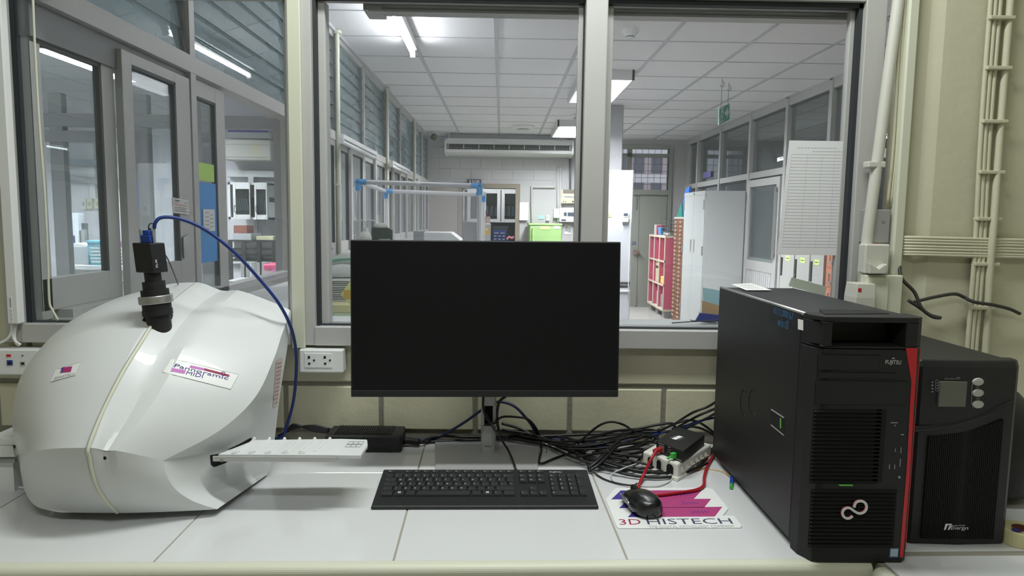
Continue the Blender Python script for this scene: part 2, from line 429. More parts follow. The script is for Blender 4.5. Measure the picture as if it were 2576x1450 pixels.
# steel double door with the barred window above
d = struct('door_2', ((G0 + G1) / 2, YF, 0)); LT = Y(1640, 481, YF).z
e = MB(); e.box(G0, 2.18, YF + .02, YF + .06, 0, LT - .06); e.box(2.185, G1, YF + .02, YF + .06, 0, LT - .06); e.build('door_leaf', mat('door_grey_green', (140, 142, 134), 0.5), d, bevel=.004)
e = MB(); e.box(G0 - .05, G0, YF - .02, YF + .08, 0, 2.55); e.box(G1, G1 + .06, YF - .02, YF + .08, 0, 2.55); e.box(G0, G1, YF - .02, YF + .08, LT - .06, LT + .02); e.box(G0, G1, YF - .02, YF + .08, 2.50, 2.56)
e.build('door_frame', mat('door_frame_grey', (132, 134, 128), 0.5), d, bevel=.004)
e = MB(); p = Y(1597, 635, YF); e.cyl((p.x, YF - .03, p.z), (p.x, YF + .02, p.z), .035); e.cyl((p.x + .05, YF - .05, p.z), (p.x + .05, YF + .02, p.z), .022); e.build('door_lock', CHROME, d)
e = MB(); e.box(2.12, 2.14, YF + .005, YF + .02, 1.55, LT - .08); e.box(2.16, 2.18, YF + .005, YF + .02, .03, .28); e.build('door_bolt', STEEL, d)
e = MB(); a = Y(1590, 612, YF + .015); e.box(a.x - .05, a.x + .06, YF + .012, YF + .019, a.z - .02, a.z + .02); e.build('push_sign', mat('sign_navy', (40, 56, 110), 0.5), d)
e = MB(); put_text(e, 'PUSH', (a.x - .04, YF + .0112, a.z - .01), (a.x + .05, YF + .0112, a.z - .01), .02, (0, 0, 1)); e.build('lettering', INKW, d)
w_ = struct('window_%d' % NWIN, ((G0 + G1) / 2, YF, LT)); NWIN += 1
e = MB(); mx = Y(1587, 400, YF).x
e.box(mx - .05, mx + .02, YF, YF + .06, LT, 2.50); e.box(G0, G1, YF, YF + .06, 2.38, 2.43)
e.build('window_frame', mat('window_grey', (120, 122, 116), 0.5), w_)
e = MB()
for i in range(1, 9): e.box(G0 + i * .1 - .003, G0 + i * .1 + .003, YF + .03, YF + .036, LT, 2.5)
for i in range(1, 6): e.box(G0, G1, YF + .03, YF + .036, LT + i * .105 - .003, LT + i * .105 + .003)
e.build('window_bars', mat('bar_grey', (96, 98, 104), 0.5), w_)
e = MB(); e.box(G0, G1, YF + .07, YF + .074, LT, 2.5); e.build('glass_pane', GLASS, w_)
# square column
b = MB(); b.rbox(1.07, 1.335, 6.0, 6.30, 0, H, .01); S1(b.build('trim_6', mat('column_grey', (160, 159, 160), .7)))
# ---- right partition
RP = [3.3, 4.38, 5.32, 6.36, 7.46, 8.52]
b = MB()
for y in RP: b.box(XR - .03, XR + .05, y - .03, y + .03, 0, H)
b.box(XR - .02, XR + .05, .1, YF, 2.56, H); b.box(XR - .02, XR + .05, .1, YF, 1.88, 1.95); b.box(XR - .02, XR + .05, .1, YF, .92, .98)
b.box(XR, XR + .05, .05, .12, 0, H); b.box(XR, XR + .05, YF - .15, YF, 0, H)
S1(b.build('trim_7', ALU, bevel=.003))
b = MB(); b.box(XR + .01, XR + .04, .1, YF, 0, .93)
for i in range(150): b.box(XR + .004, XR + .01, .12 + i * .06, .165 + i * .06, .02, .92)
S1(b.build('wall_partition_right', GREYL))
ys = [.12] + RP + [YF - .15]
for i in range(len(ys) - 1):
    w_ = struct('window_%d' % NWIN, (XR, (ys[i] + ys[i + 1]) / 2, .98)); NWIN += 1
    g = MB(); g.box(XR + .015, XR + .019, ys[i] + .03, ys[i + 1] - .03, 1.95, 2.56); g.box(XR + .015, XR + .019, ys[i] + .03, ys[i + 1] - .03, .98, 1.88)
    g.build('glass_pane', GLASS_S, w_)
    f = MB()
    for (za, zb) in ((1.95, 2.56), (.98, 1.88)):
        f.box(XR + .0, XR + .012, ys[i] + .03, ys[i + 1] - .03, zb - .02, zb); f.box(XR + .0, XR + .012, ys[i] + .03, ys[i] + .05, za, zb)
    f.build('gasket', GASK, w_)
d = struct('door_3', (XR, 5.85, 0)); e = MB()
e.box(XR - .045, XR - .005, 5.37, 5.45, 0, 1.86); e.box(XR - .045, XR - .005, 6.23, 6.31, 0, 1.86); e.box(XR - .045, XR - .005, 5.45, 6.23, 1.78, 1.86); e.box(XR - .045, XR - .005, 5.45, 6.23, .84, .95); e.box(XR - .045, XR - .005, 5.45, 6.23, 0, .1)
e.build('door_frame', ALU, d, bevel=.003)
e = MB(); e.box(XR - .03, XR - .015, 5.45, 6.23, .1, .84)
for k in range(13): e.box(XR - .036, XR - .03, 5.46 + k * .06, 5.505 + k * .06, .1, .84)
e.build('door_panel', GREYL, d)
e = MB(); e.box(XR - .026, XR - .022, 5.45, 6.23, .95, 1.78); e.build('glass_pane', GLASS_S, d)
e = MB(); e.box(XR - .075, XR - .05, 5.40, 5.42, 1.0, 1.75); e.box(XR - .06, XR - .045, 5.40, 5.42, 1.02, 1.05); e.box(XR - .06, XR - .045, 5.40, 5.42, 1.70, 1.73); e.build('door_handle', STEEL, d)
# ---- neighbouring rooms (seen through the glass)
b = MB(); b.box(-5.6, -5.5, 0, 5.0, 0, H); b.box(-5.5, XL - .06, 5.0, 5.1, 0, H); b.box(-5.5, -2.36, -.04, .0, 0, H)
S1(b.build('wall_side_room', SIDEW))
b = MB(); b.box(-5.6, XL - .06, -.04, 5.1, H, H + .06); S1(b.build('ceiling_side_room', WHT_P))
b = MB(); b.box(6.0, 6.1, 0, YF, 0, H); b.box(XR + .05, 6.1, 0.0, .04, 0, H); b.box(XR + .05, 6.1, YF, YF + .1, 0, H); b.box(1.81, XR + .05, -.02, .04, 0, H)
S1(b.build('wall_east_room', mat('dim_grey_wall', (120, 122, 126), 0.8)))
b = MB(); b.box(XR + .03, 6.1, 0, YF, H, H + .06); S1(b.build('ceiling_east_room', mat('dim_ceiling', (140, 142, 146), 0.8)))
b = MB(); b.box(D0 - 1.2, D0 - 1.1, YF + .12, 11.2, 0, H); b.box(1.5, 1.6, YF + .12, 11.2, 0, H); b.box(-1.9, 1.6, 11.2, 11.3, 0, H)
S1(b.build('wall_store_room', ROOMW))
b = MB(); b.box(-1.9, 1.6, YF + .1, 11.3, H, H + .06); S1(b.build('ceiling_store_room', WHT_P))
# glazed cross partition of the side room
YP = 2.2
def pv(px, py): return Y(px, py, YP)
b = MB()
xe = XL - .02
for (p0, p1) in ((690, 733), (503, 545), (338, 378), (132, 166)):
    b.box(pv(p0, 500).x, pv(p1, 500).x if p1 != 733 else xe, YP, YP + .05, 0, 2.05)
b.box(-5.5, xe, YP - .003, YP + .053, pv(640, 325).z, pv(640, 292).z); b.box(-5.5, xe, YP + .001, YP + .049, 1.0, pv(640, 714).z)
b.box(-5.5, pv(338, 500).x, YP - .006, YP + .05, pv(200, 358).z - .0, pv(200, 329).z)
b.box(-5.5, xe, YP + .002, YP + .048, 2.3, 2.36)
S1(b.build('trim_8', mat('partition_alu', (164, 165, 168), 0.5, 0.3), bevel=.002))
b = MB(); b.box(-5.5, xe, YP + .01, YP + .04, 0, 1.0); S1(b.build('wall_cross_partition', GREYL))
w_ = struct('window_%d' % NWIN, (-2.5, YP, 1.1)); NWIN += 1
g = MB(); g.box(-5.5, xe, YP + .022, YP + .026, 1.0, 2.62); g.build('glass_pane', GLASS_S, w_)
# inner door frames in the far side room
FW = 4.95
def fv(px, py): return Y(px, py, FW)
b = MB()
a0, a1 = fv(573, 437), fv(692, 437)
b.box(a0.x, a1.x, FW - .03, FW + .05, fv(640, 446).z, fv(640, 430).z)
b.box(fv(628, 500).x, fv(641, 500).x, FW - .03, FW + .04, 0, fv(640, 446).z)
b.box(fv(573, 500).x, fv(692, 500).x, FW - .012, FW + .04, fv(640, 664).z, fv(640, 656).z)
S1(b.build('trim_9', WHT_P))

# ================================================================== LAMPS
def tube_lamp(name, label, ax, bx, hood, group=None, k=1.0):
    t = thing(name, label, 'lamp', ((Vector(ax) + Vector(bx)) / 2)[:], group=group)
    a, c = Vector(ax), Vector(bx); up = Vector((0, 0, 1))
    m1 = MB(); m1.bar(a + up * .055 * k, c + up * .055 * k, .06 * k, .05 * k); m1.build('housing', WHT, t, bevel=.004)
    m2 = MB(); m2.cyl(a + (c - a) * .012, a + (c - a) * .988, .0135, 10); m2.build('fluorescent_tube', hood, t, smooth=True)
    for e in (a, c):
        d = (c - a).normalized() * .012; m3 = MB(); m3.bar(e - d + up * .012 * k, e + d + up * .012 * k, .036, .075 * k)
        m3.build('lamp_holder', WHT, t, bevel=.003)
    return t
TUBE = glow('tube_light', BACK_COL, BACK_TUBE); TUBE_OFF = mat('tube_unlit', (232, 234, 236), 0.25)
e = Y(1037, 100, 3.36)
tube_lamp('batten_light', 'lit bare fluorescent tube hanging under the ceiling behind the centre window', (-.655, 3.36, 2.555), (-.64, 2.14, 2.555), TUBE)
for k, (y0, nm) in enumerate(((2.9, 'unlit fluorescent tube on the louvred partition, nearer one above the plastic shield'), (5.0, 'unlit fluorescent tube on the louvred partition, farther one towards the far wall'))):
    tube_lamp('wall_batten', nm, (XL + .1, y0, 1.88), (XL + .1, y0 + 1.22, 1.88), TUBE_OFF, 'unlit tubes along the partition', .6)
PANEL = glow('panel_light', BACK_COL, BACK_PANEL)
def panel_lamp(label, x0, x1, y0, y1, z0, mt, group):
    t = thing('ceiling_light', label, 'lamp', ((x0 + x1) / 2, (y0 + y1) / 2, z0), group=group)
    h = MB(); h.box(x0, x1, y0, y0 + .02, z0, H); h.box(x0, x1, y1 - .02, y1, z0, H); h.box(x0, x0 + .02, y0, y1, z0, H); h.box(x1 - .02, x1, y0, y1, z0, H); h.box(x0 + .01, x1 - .01, y0 + .01, y1 - .01, H - .03, H - .01)
    h.build('housing', WHT_P, t)
    p = MB(); p.box(x0 + .02, x1 - .02, y0 + .02, y1 - .02, z0 + .034, z0 + .04); p.build('diffuser', mt, t)
    l = MB()
    for i in range(1, 12): yy = y0 + (y1 - y0) * i / 12; l.box(x0 + .02, x1 - .02, yy - .003, yy + .003, z0 + .002, z0 + .03)
    l.build('louvre', WHT_P, t); return t
panel_lamp('box ceiling light just right of the window mullion, nearest lit panel', .655, 1.11, 4.2, 5.4, 2.565, PANEL, 'lit box lights on the ceiling')
PANEL2 = glow('far_panel_light', BACK_COL, BACK_PANEL * .75)
panel_lamp('box ceiling light in front of the air conditioner, farther lit panel', .70, 1.16, 7.2, 8.4, 2.565, PANEL2, 'lit box lights on the ceiling')
tube_lamp('batten_light', 'added unseen bare tube above the right window, brightening the laboratory ceiling', (2.1, 2.0, 2.555), (2.1, .78, 2.555), TUBE)  # extra tube added out of view to brighten the ceiling
tube_lamp('batten_light', 'added unseen bare tube above the window mullion, brightening the laboratory ceiling', (.7, 2.0, 2.555), (.7, .78, 2.555), TUBE)  # second added tube, hidden by the header, also lifts the ceiling
SIDE = glow('side_panel_light', BACK_COL, SIDE_PANEL)
panel_lamp('louvred ceiling light seen through the second sliding pane', -3.12, -2.77, 2.9, 4.05, 2.45, SIDE, 'lit ceiling lights of the side room')
panel_lamp('added unseen louvred light deep at the left, brightening the side room', -4.5, -4.1, 2.5, 3.6, 2.45, SIDE, 'lit ceiling lights of the side room')  # added out of view at the left to light the side room
panel_lamp('added unseen louvred light before the cross partition, brightening the side room', -3.2, -2.8, .15, .85, 2.5, SIDE, 'lit ceiling lights of the side room')  # added above the view as more light for the side room
panel_lamp('ceiling light in the store room behind the doorway', -.5, .4, 9.8, 10.3, 2.565, glow('store_panel_light', BACK_COL, 45), 'lit ceiling light of the store room')
ETUBE = glow('east_tube_light', BACK_COL, 14)
for y0, xx in ((5.0, 4.3), (6.6, 4.3), (8.0, 4.3)):
    tube_lamp('east_batten', 'thin lit fluorescent tube seen through the right partition glass', (xx, y0, 2.35), (xx, y0 + 1.1, 2.35), ETUBE, 'lit tubes in the room to the right')
# front room lamps above the counter, out of the picture
def room_lamp(label, x, y, w_, k=1.0):
    t = thing('ceiling_lamp', label, 'lamp', (x, y, H - .07), group='ceiling lamps of the front room')
    h = MB(); h.box(x - w_ / 2, x + w_ / 2, y - .11, y + .11, H - .055, H - .001); h.build('housing', WHT, t)
    L = bpy.data.lights.new('lamp_tube', 'AREA'); L.shape = 'RECTANGLE'; L.size = w_ - .04; L.size_y = .16; L.energy = FRONT_LAMP * k; L.color = FRONT_COL
    o = bpy.data.objects.new('lamp_tube', L); C.objects.link(o); o.parent = t; o.location = (0, 0, .005)
room_lamp('long ceiling lamp over the counter of the front room', .1, -.5, 1.3)
room_lamp('long ceiling lamp above the camera in the front room', -.3, -1.75, 1.3, .5)
# ================================================================== COUNTER
CZ = 0.80; RZ = math.radians(1.26)
ct = thing('counter', 'white tiled counter with rounded cream edge along the window wall', 'counter', (0, -.647, 0), RZ)
def LB(o):                                                            # builder in local coordinates of a placed thing
    class K(MB):
        def build(s, name, mats, parent=None, **k):
            M = wm(o); s.v = [M @ v for v in s.v]; return MB.build(s, name, mats, parent or o, **k)
    return K()
b = LB(ct); b.m(1).box(-2.2, .66, .002, .62, CZ - .05, CZ - .0015); b.m(0)
xs = [-.581 + .403 * k for k in range(-4, 4)] + [.66]
for i in range(len(xs) - 1):
    x0, x1 = xs[i] + .0016, min(xs[i + 1], .66) - .0016
    if x1 - x0 < .01: continue
    b.rbox(x0, x1, .003, .4135, CZ - .02, CZ, .0012); 
    b.rbox(x0, x1, .4165, .625, CZ - .02, CZ, .0012)
b.rbox(.664, 1.70, .030, .625, CZ - .02, CZ, .0012)
b.m(1).box(.66, 1.70, .01, .62, CZ - .05, CZ - .0015)
b.build('tiled_top', [TILE, GROUT])
b = LB(ct)
pr = [(.004, -.0005)] + [(-.004 - .014 * math.sin(t), -.0145 + .014 * math.cos(t)) for t in [math.pi / 2 * i / 7 for i in range(8)]] + [(-.018, -.024), (.004, -.024)]
b.loft([[(x, p[0], CZ + p[1]) for p in pr] for x in (-2.2, .648)], True); b.build('edge_trim', CREAM)
b = LB(ct); b.m(1).box(-2.2, .64, .004, .03, .02, CZ - .024); b.m(0)
for i in range(len(xs) - 1):
    x0, x1 = xs[i] + .0016, min(xs[i + 1], .64) - .0016
    if x1 - x0 > .01: b.box(x0, x1, -.006, .004, CZ - .43, CZ - .027)
b.build('tiled_front', [TILE, GROUT])
c2 = thing('counter', 'return counter coming towards the camera at the lower right, white tiled', 'counter', (.66, -.647, 0), RZ)
b = LB(c2); b.m(1).box(.0, 1.04, -1.6, .026, CZ - .05, CZ - .0015); b.m(0)
for k in range(4): b.rbox(.012, 1.04, .026 - (k + 1) * .41 + .003, .026 - k * .41, CZ - .02, CZ, .0012)
b.build('tiled_top', [TILE, GROUT])
b = LB(c2); b.loft([[(p[0], y, CZ + p[1]) for p in pr] for y in (-1.6, -.012)], True); b.build('edge_trim', CREAM)
b = LB(c2); b.box(.006, .03, -1.6, .02, .02, CZ - .025); b.build('tiled_front', TILE)

# ================================================================== MONITOR
MY = -.215
mo = thing('monitor', 'large black flat monitor on a silver stand, screen off', 'monitor', (-.03, -.10, CZ))
def MP(px, py): return Y(px, py, MY)
q = [MP(889, 995), MP(1555, 999), MP(1565, 609), MP(877, 603)]
cen = (q[0] + q[1] + q[2] + q[3]) / 4
hw = ((q[1] - q[0]).length + (q[2] - q[3]).length) / 4; hh = ((q[3] - q[0]).length + (q[2] - q[1]).length) / 4
xa = ((q[1] - q[0]) + (q[2] - q[3])).normalized(); xa.y = 0.02; xa.normalize()
za = Vector((0, .045, 1)); za = (za - xa * za.dot(xa)).normalized(); ya = za.cross(xa)
def mp(x, y, z): return cen + xa * x + ya * y + za * z
def slab(b, x0, x1, y0, y1, z0, z1): return b.hexa([mp(*p) for p in ((x0, y0, z0), (x1, y0, z0), (x1, y1, z0), (x0, y1, z0), (x0, y0, z1), (x1, y0, z1), (x1, y1, z1), (x0, y1, z1))])
b = MB(); slab(b, -hw, hw, .0, .014, -hh, hh); b.build('panel_housing', BLK, mo, bevel=.0025)
b = MB(); slab(b, -hw + .004, hw - .004, -.0012, .001, -hh + .017, hh - .004); b.build('screen', mat('screen_black', (11, 12, 17), 0.33, spec=0.35), mo)
b = MB(); slab(b, -hw + .001, hw - .001, -.002, .004, -hh + .0, -hh + .0155); b.build('lower_bezel', BLK_M, mo, bevel=.001)
b = MB(); slab(b, -hw + .001, hw - .001, .014, .016, -hh + .001, hh - .001); slab(b, -hw * .62, hw * .62, .016, .045, -hh * .7, hh * .65); b.build('back_cover', SILV, mo, bevel=.003)
b = MB(); slab(b, hw - .014, hw - .008, -.0028, -.002, -hh + .005, -hh + .009); b.build('power_button', BLK, mo)
# stand: column with a cable slot, flat base
n0 = Z(1228, 1141, CZ + .004); nw = .0185; ny = n0.y
zt = cen.z - .02
prof = [(-nw, .006), (-nw * .8, .001), (-nw * .4, -.001), (nw * .4, -.001), (nw * .8, .001), (nw, .006), (nw, .032), (nw * .7, .037), (-nw * .7, .037), (-nw, .032)]
def colring(z): return [(n0.x + p[0], ny + p[1], z) for p in prof]
za_, zb_ = Y(1228, 1072, ny).z, Y(1228, 1022, ny).z
b = MB(); b.loft([colring(CZ + .005), colring(za_)], True); b.loft([colring(zb_), colring(zt)], True)
for sx in (-1, 1): b.box(n0.x + sx * nw, n0.x + sx * nw * .55, ny + .002, ny + .036, za_, zb_)
b.build('stand_column', SILV, mo, bevel=.0012)
b = MB(); b.box(n0.x - nw * .6, n0.x + nw * .6, ny + .026, ny + .034, za_, zb_); b.build('cable_slot', DARK, mo)
b = MB(); b.poly([Z(1094, 1118, CZ), Z(1357, 1110, CZ), Z(1352, 1200, CZ), Z(1095, 1200, CZ)], (0, 0, .006)); b.build('stand_base', SILV, mo, bevel=.002)
b = MB(); b.box(n0.x - .03, n0.x + .03, ny + .03, ny + .06, zt - .08, zt + .03); bb = mp(0, .03, 0); b.bar((n0.x, ny + .04, zt), bb, .05, .05); b.build('stand_head', SILV, mo, bevel=.004)
b = MB(); a = Vector((n0.x - .009, ny - .0016, Y(1228, 1125, ny).z)); put_text(b, 'DELL', a, a + Vector((.0175, 0, 0)), .0042, (0, 0, 1)); b.build('logo', INK, mo)

# ================================================================== KEYBOARD
kl, kr = Z(932, 1284, CZ), Z(1507, 1283, CZ); rz = math.atan2(kr.y - kl.y, kr.x - kl.x)
KW, KD = (kr - kl).length, .158
kb = thing('keyboard', 'full size black keyboard with white key legends in front of the monitor', 'keyboard', kl[:], rz)
b = LB(kb); hb = .026; hf = .007
b.hexa([(0, 0, 0), (KW, 0, 0), (KW, KD, 0), (0, KD, 0), (.001, 0.001, hf), (KW - .001, 0.001, hf), (KW - .003, KD, hb), (.003, KD, hb)])
b.build('case', BLK, bevel=.003)
def kz(y): return hf + (hb - hf) * y / KD
u = (KW - .028) / 22.6
x0k, y0k = .013, .036
rows = [
 (0, [(0, 1.5, ''), (1.5, 1.25, '#'), (2.75, 1.25, ''), (4, 6.2, ''), (10.2, 1.25, ''), (11.45, 1.25, '#'), (12.7, 1.1, '='), (13.8, 1.5, '-')]),
 (1, [(0, 1.3, '-')] + [(1.3 + i * 1.06, 1.06, c) for i, c in enumerate('\\ZXCVBNM,./')] + [(12.96, 2.34, '--')]),
 (2, [(0, 1.75, '--')] + [(1.75 + i * 1.06, 1.06, c) for i, c in enumerate("ASDFGHJKL;'\\")] + [(14.47, .83, '<')]),
 (3, [(0, 1.5, '-')] + [(1.5 + i * 1.06, 1.06, c) for i, c in enumerate('QWERTYUIOP[]')] + [(14.22, 1.08, '')]),
 (4, [(i * 1.06, 1.06, c) for i, c in enumerate('`1234567890-=')] + [(13.78, 1.52, '<--')])]
keys = [(x, r, w_, c) for r, row in rows for x, w_, c in row]
for x, c in ((0, 'Esc'), (2.1, 'F1'), (3.16, 'F2'), (4.22, 'F3'), (5.28, 'F4'), (6.9, 'F5'), (7.96, 'F6'), (9.02, 'F7'), (10.08, 'F8'), (11.4, 'F9'), (12.3, 'F10'), (13.3, 'F11'), (14.24, 'F12')): keys.append((x, 5.05, 1.04, c))
for i in range(3):
    keys.append((15.75 + i * 1.06, 5.05, 1.06, ('Prt', 'Scr', 'Brk')[i]))
    keys.append((15.75 + i * 1.06, 4, 1.06, ('Ins', 'Hm', 'PU')[i])); keys.append((15.75 + i * 1.06, 3, 1.06, ('Del', 'End', 'PD')[i])); keys.append((15.75 + i * 1.06, 0, 1.06, ('<', 'v', '>')[i]))
keys.append((16.81, 1, 1.06, '^'))
for r, cs in ((4, ('Nm', '/', '*', '-')), (3, '789'), (2, '456'), (1, '123')):
    for i, c in enumerate(cs): keys.append((19.3 + i * 1.06, r, 1.06, c))
keys += [(19.3, 0, 2.12, '0'), (21.42, 0, 1.06, '.'), (22.48 - .0, 2, .98, '+'), (22.48, 0, .98, '<-')]
lg = LB(kb); rh = (KD - y0k - .030) / 5.0
for x, r, w_, c in keys:
    big = c in ('+', '<-') and x > 22
    ya_ = y0k + r * rh + (.006 if r > 5 else 0); yb_ = ya_ + rh * (2 if big else (.66 if r > 5 else 1))
    xa_, xb_ = x0k + x * u * .958, x0k + (x + w_) * u * .958
    k = LB(kb); g = .0012; h_ = .0045 if r < 5 else .003; i = .0026
    za0, zb0 = kz(ya_), kz(yb_)
    k.hexa([(xa_ + g, ya_ + g, za0 - .001), (xb_ - g, ya_ + g, za0 - .001), (xb_ - g, yb_ - g, zb0 - .001), (xa_ + g, yb_ - g, zb0 - .001),
            (xa_ + i, ya_ + i, za0 + h_), (xb_ - i, ya_ + i, za0 + h_), (xb_ - i, yb_ - g, zb0 + h_ + .0006), (xa_ + i, yb_ - g, zb0 + h_ + .0006)])
    k.build('key', BLK_M)
    if c:
        if c == '#':
            for dx in (0, .003):
                for dy in (0, .003): lg.box((xa_ + xb_) / 2 - .003 + dx, (xa_ + xb_) / 2 - .0005 + dx, (ya_ + yb_) / 2 - .001 + dy, (ya_ + yb_) / 2 + .0015 + dy, za0 + h_, zb0 + h_ + .0002)
        else:
            hh_ = .0040 if len(c) == 1 else .0027; tw = text_width(c, hh_)
            ym_ = ya_ + (yb_ - ya_) * .45; p = Vector((xa_ + .0045, ym_, kz(ym_) + h_ + .0006))
            put_text(lg, c, p, p + Vector((tw, 0, 0)), hh_, (0, 1, (hb - hf) / KD))
p = Vector((KW - .088, KD - .017, kz(KD - .017) + .0007)); put_text(lg, 'FUJITSU', p, p + Vector((.027, 0, 0)), .0048, (0, 1, .12))
lg.build('key_legend', INKW)
for sx in (.06, KW - .06):
    k = LB(kb); k.box(sx - .012, sx + .012, KD - .02, KD - .004, -.0, .006); k.build('foot', BLK_M)

# ================================================================== MOUSE PAD AND MOUSE
def pc(x, y): return Z(1400 + x / 3.22, 900 + y / 3.22, CZ)
pad = thing('mouse_pad', 'white printed mouse pad with purple and pink stripes under the mouse', 'mouse pad', pc(900, 1250)[:])
b = MB(); b.poly([pc(*p) for p in ((505, 1392), (485, 1375), (400, 1165), (402, 1150), (470, 1072), (490, 1065), (1225, 1062), (1268, 1075), (1392, 1232), (1350, 1288), (1438, 1290), (1502, 1372), (1490, 1388))], (0, 0, .0025)); b.build('base', WHT, pad, bevel=.0008)
def padshape(name, mt, polys):
    b = MB()
    for P in polys: b.poly([Z(1400 + x / 3.22, 900 + y / 3.22, CZ + .0025) for x, y in P], (0, 0, .0003))
    b.build(name, mt, pad)
padshape('pink_stripe', MAG, [((555, 1150), (625, 1078), (1178, 1076), (1112, 1146)), ((620, 1220), (690, 1150), (1252, 1146), (1196, 1217)), ((690, 1293), (760, 1217), (1342, 1211), (1282, 1289))])
padshape('purple_stripe', PURP, [((444, 1150), (520, 1078), (620, 1078), (550, 1150)), ((508, 1221), (580, 1150), (685, 1150), (615, 1220)), ((578, 1294), (650, 1218), (755, 1217), (685, 1293))])
b = MB()
def pz(x, y): return Z(1400 + x / 3.22, 900 + y / 3.22, CZ + .0027)
up = (pz(560, 1310) - pz(575, 1355)); put_text(b, 'HISTECH', pz(740, 1352), pz(1432, 1346), up.length, up.normalized()); b.build('lettering', INK, pad)
b = MB(); put_text(b, '3D', pz(515, 1355), pz(690, 1352), up.length, up.normalized()); b.build('lettering', DRED, pad)
b = MB(); up2 = up * .42; put_text(b, 'THE DIGITAL PATHOLOGY COMPANY', pz(752, 1382), pz(1450, 1376), up2.length, up2.normalized()); b.build('small_lettering', INKG, pad)
b = MB()
for (cx, cy) in ((1030, 1110), (1080, 1180), (1160, 1250)): b.tube([pz(cx - 70 + i * 14, cy + (18 if i % 2 else -14) * (1 - i / 14)) for i in range(11)], .0006, 5, 3)
b.build('ink_scribble', mat('pen_blue', (60, 50, 140), .6), pad)

mo_c = Z(1613, 1268, CZ + .012); ang = math.radians(14)
ms = thing('mouse', 'black computer mouse resting on the printed pad', 'mouse', (mo_c.x, mo_c.y, CZ + .0028), ang)
L, W_ = .058, .034
def mprof(t): return (1 - abs(t) ** 2.6) ** .42 if abs(t) < 1 else 0
rings = []
for i in range(15):
    t = -1 + 2 * i / 14; tt = max(-.985, min(.985, t)); wd = W_ * mprof(tt) * (1 - .10 * math.exp(-((t - .25) / .3) ** 2)) * (1.0 - .06 * t)
    hh_ = .038 * (1 - abs((t + .25) / 1.28) ** 2.4) ** .7 if t < 1 else .01
    hh_ = max(hh_, .012)
    ring = []
    for j in range(17):
        a = math.pi * j / 16; cx_, sz = math.cos(a), math.sin(a)
        ring.append((wd * math.copysign(abs(cx_) ** .75, cx_), L * tt, hh_ * abs(sz) ** .62))
    rings.append(ring)
b = LB(ms); b.loft(rings, True); b.build('shell', mat('mouse_black', (24, 24, 27), .25, coat=.3), smooth=True, sub=1)
b = LB(ms)
for sx in (-1,): b.tube([(sx * .0325, -.012, .018), (sx * .0330, .008, .021), (sx * .0310, .028, .020), (sx * .026, .042, .016)], .0018, 8, 5)
b.build('side_strip', CHROME, smooth=True)
b = LB(ms); b.cyl((-.004, .034, .026), (.004, .034, .026), .0105, 18); b.build('scroll_wheel', DARK, smooth=False)
b = LB(ms); b.cyl((0, .053, .008), (0, .066, .008), .004, 10, .0028); b.build('cable_boot', BLK_M)
b = LB(ms); put_text(b, 'FUJITSU', (.010, .006, .0392), (.014, -.016, .0398), .005, Vector((1, .2, -.15)).normalized()); b.build('logo', INKG)

# ================================================================== PC TOWER
PX0, PX1, PYF, PYB = .5275, .7115, -.645, -.13
pt_ = Y(2050, 800, PYF).z + .002
pcT = thing('computer_tower', 'tall black workstation tower with red corner stripe and white ring logo', 'computer', ((PX0 + PX1) / 2, (PYF + PYB) / 2, CZ))
def FP(px, py, d=0): return Y(px, py, PYF + d)
b = MB(); b.box(PX0 + .001, PX1 - .003, PYF + .055, PYB, CZ + .012, pt_ - .002); b.build('chassis', BLK, pcT, bevel=.003)
b = MB(); b.box(PX0, PX0 + .004, PYF + .06, PYB + .002, CZ + .014, pt_ - .001); b.build('side_panel', BLK, pcT, bevel=.0015)
b = MB(); b.tube([(PX0 + .003, PYF + .05, pt_ - .0025), (PX0 + .003, PYB, pt_ - .0025)], .0035, 8, 1, False); b.build('edge_strip', STEEL, pcT, smooth=True)
for sx in (PX0 + .03, PX1 - .03):
    for sy in (PYF + .08, PYB - .05):
        k = MB(); k.cyl((sx, sy, CZ), (sx, sy, CZ + .013), .012); k.build('foot', BLK_M, pcT)
# front bezel in pieces round the recess
cut = FP(2050, 876).z; rx0, rx1, rz0, rz1 = FP(2068, 865).x, FP(2278, 865).x, FP(2170, 872).z, FP(2170, 812).z
def ring_(y, i, z): return None
b = MB(); yb = PYF + .055; ch = .016
def bez(b, z0, z1, y0=PYF):                                         # plan outline with chamfered left edge, extruded in height
    P = [(PX0, yb), (PX0 + .002, y0 + .030), (PX0 + ch, y0 + .003), (PX0 + .028, y0), (PX1 - .012, y0), (PX1, y0 + .010), (PX1, yb)]
    b.loft([[(x, y, z0) for x, y in P], [(x, y, z1) for x, y in P]], True)
def bezpart(x0, x1, z0, z1): b.box(x0, x1, PYF, yb, z0, z1)
bez(b, CZ + .0, cut - .0015); b.build('lower_bezel', BLK_M, pcT, bevel=.002)
b = MB()
bez(b, cut, rz0); bez(b, rz1, pt_)
P = [(PX0, yb), (PX0 + .002, PYF + .030), (PX0 + ch, PYF + .003), (PX0 + .028, PYF), (rx0, PYF), (rx0 + .006, yb)]
b.loft([[(x, y, rz0) for x, y in P], [(x, y, rz1) for x, y in P]], True)
P = [(rx1, PYF), (PX1 - .012, PYF), (PX1, PYF + .010), (PX1, yb), (rx1 - .006, yb)]
b.loft([[(x, y, rz0) for x, y in P], [(x, y, rz1) for x, y in P]], True)
b.box(rx0, rx1, yb - .004, yb, rz0, rz1); b.build('upper_bezel', BLK_M, pcT, bevel=.0018)
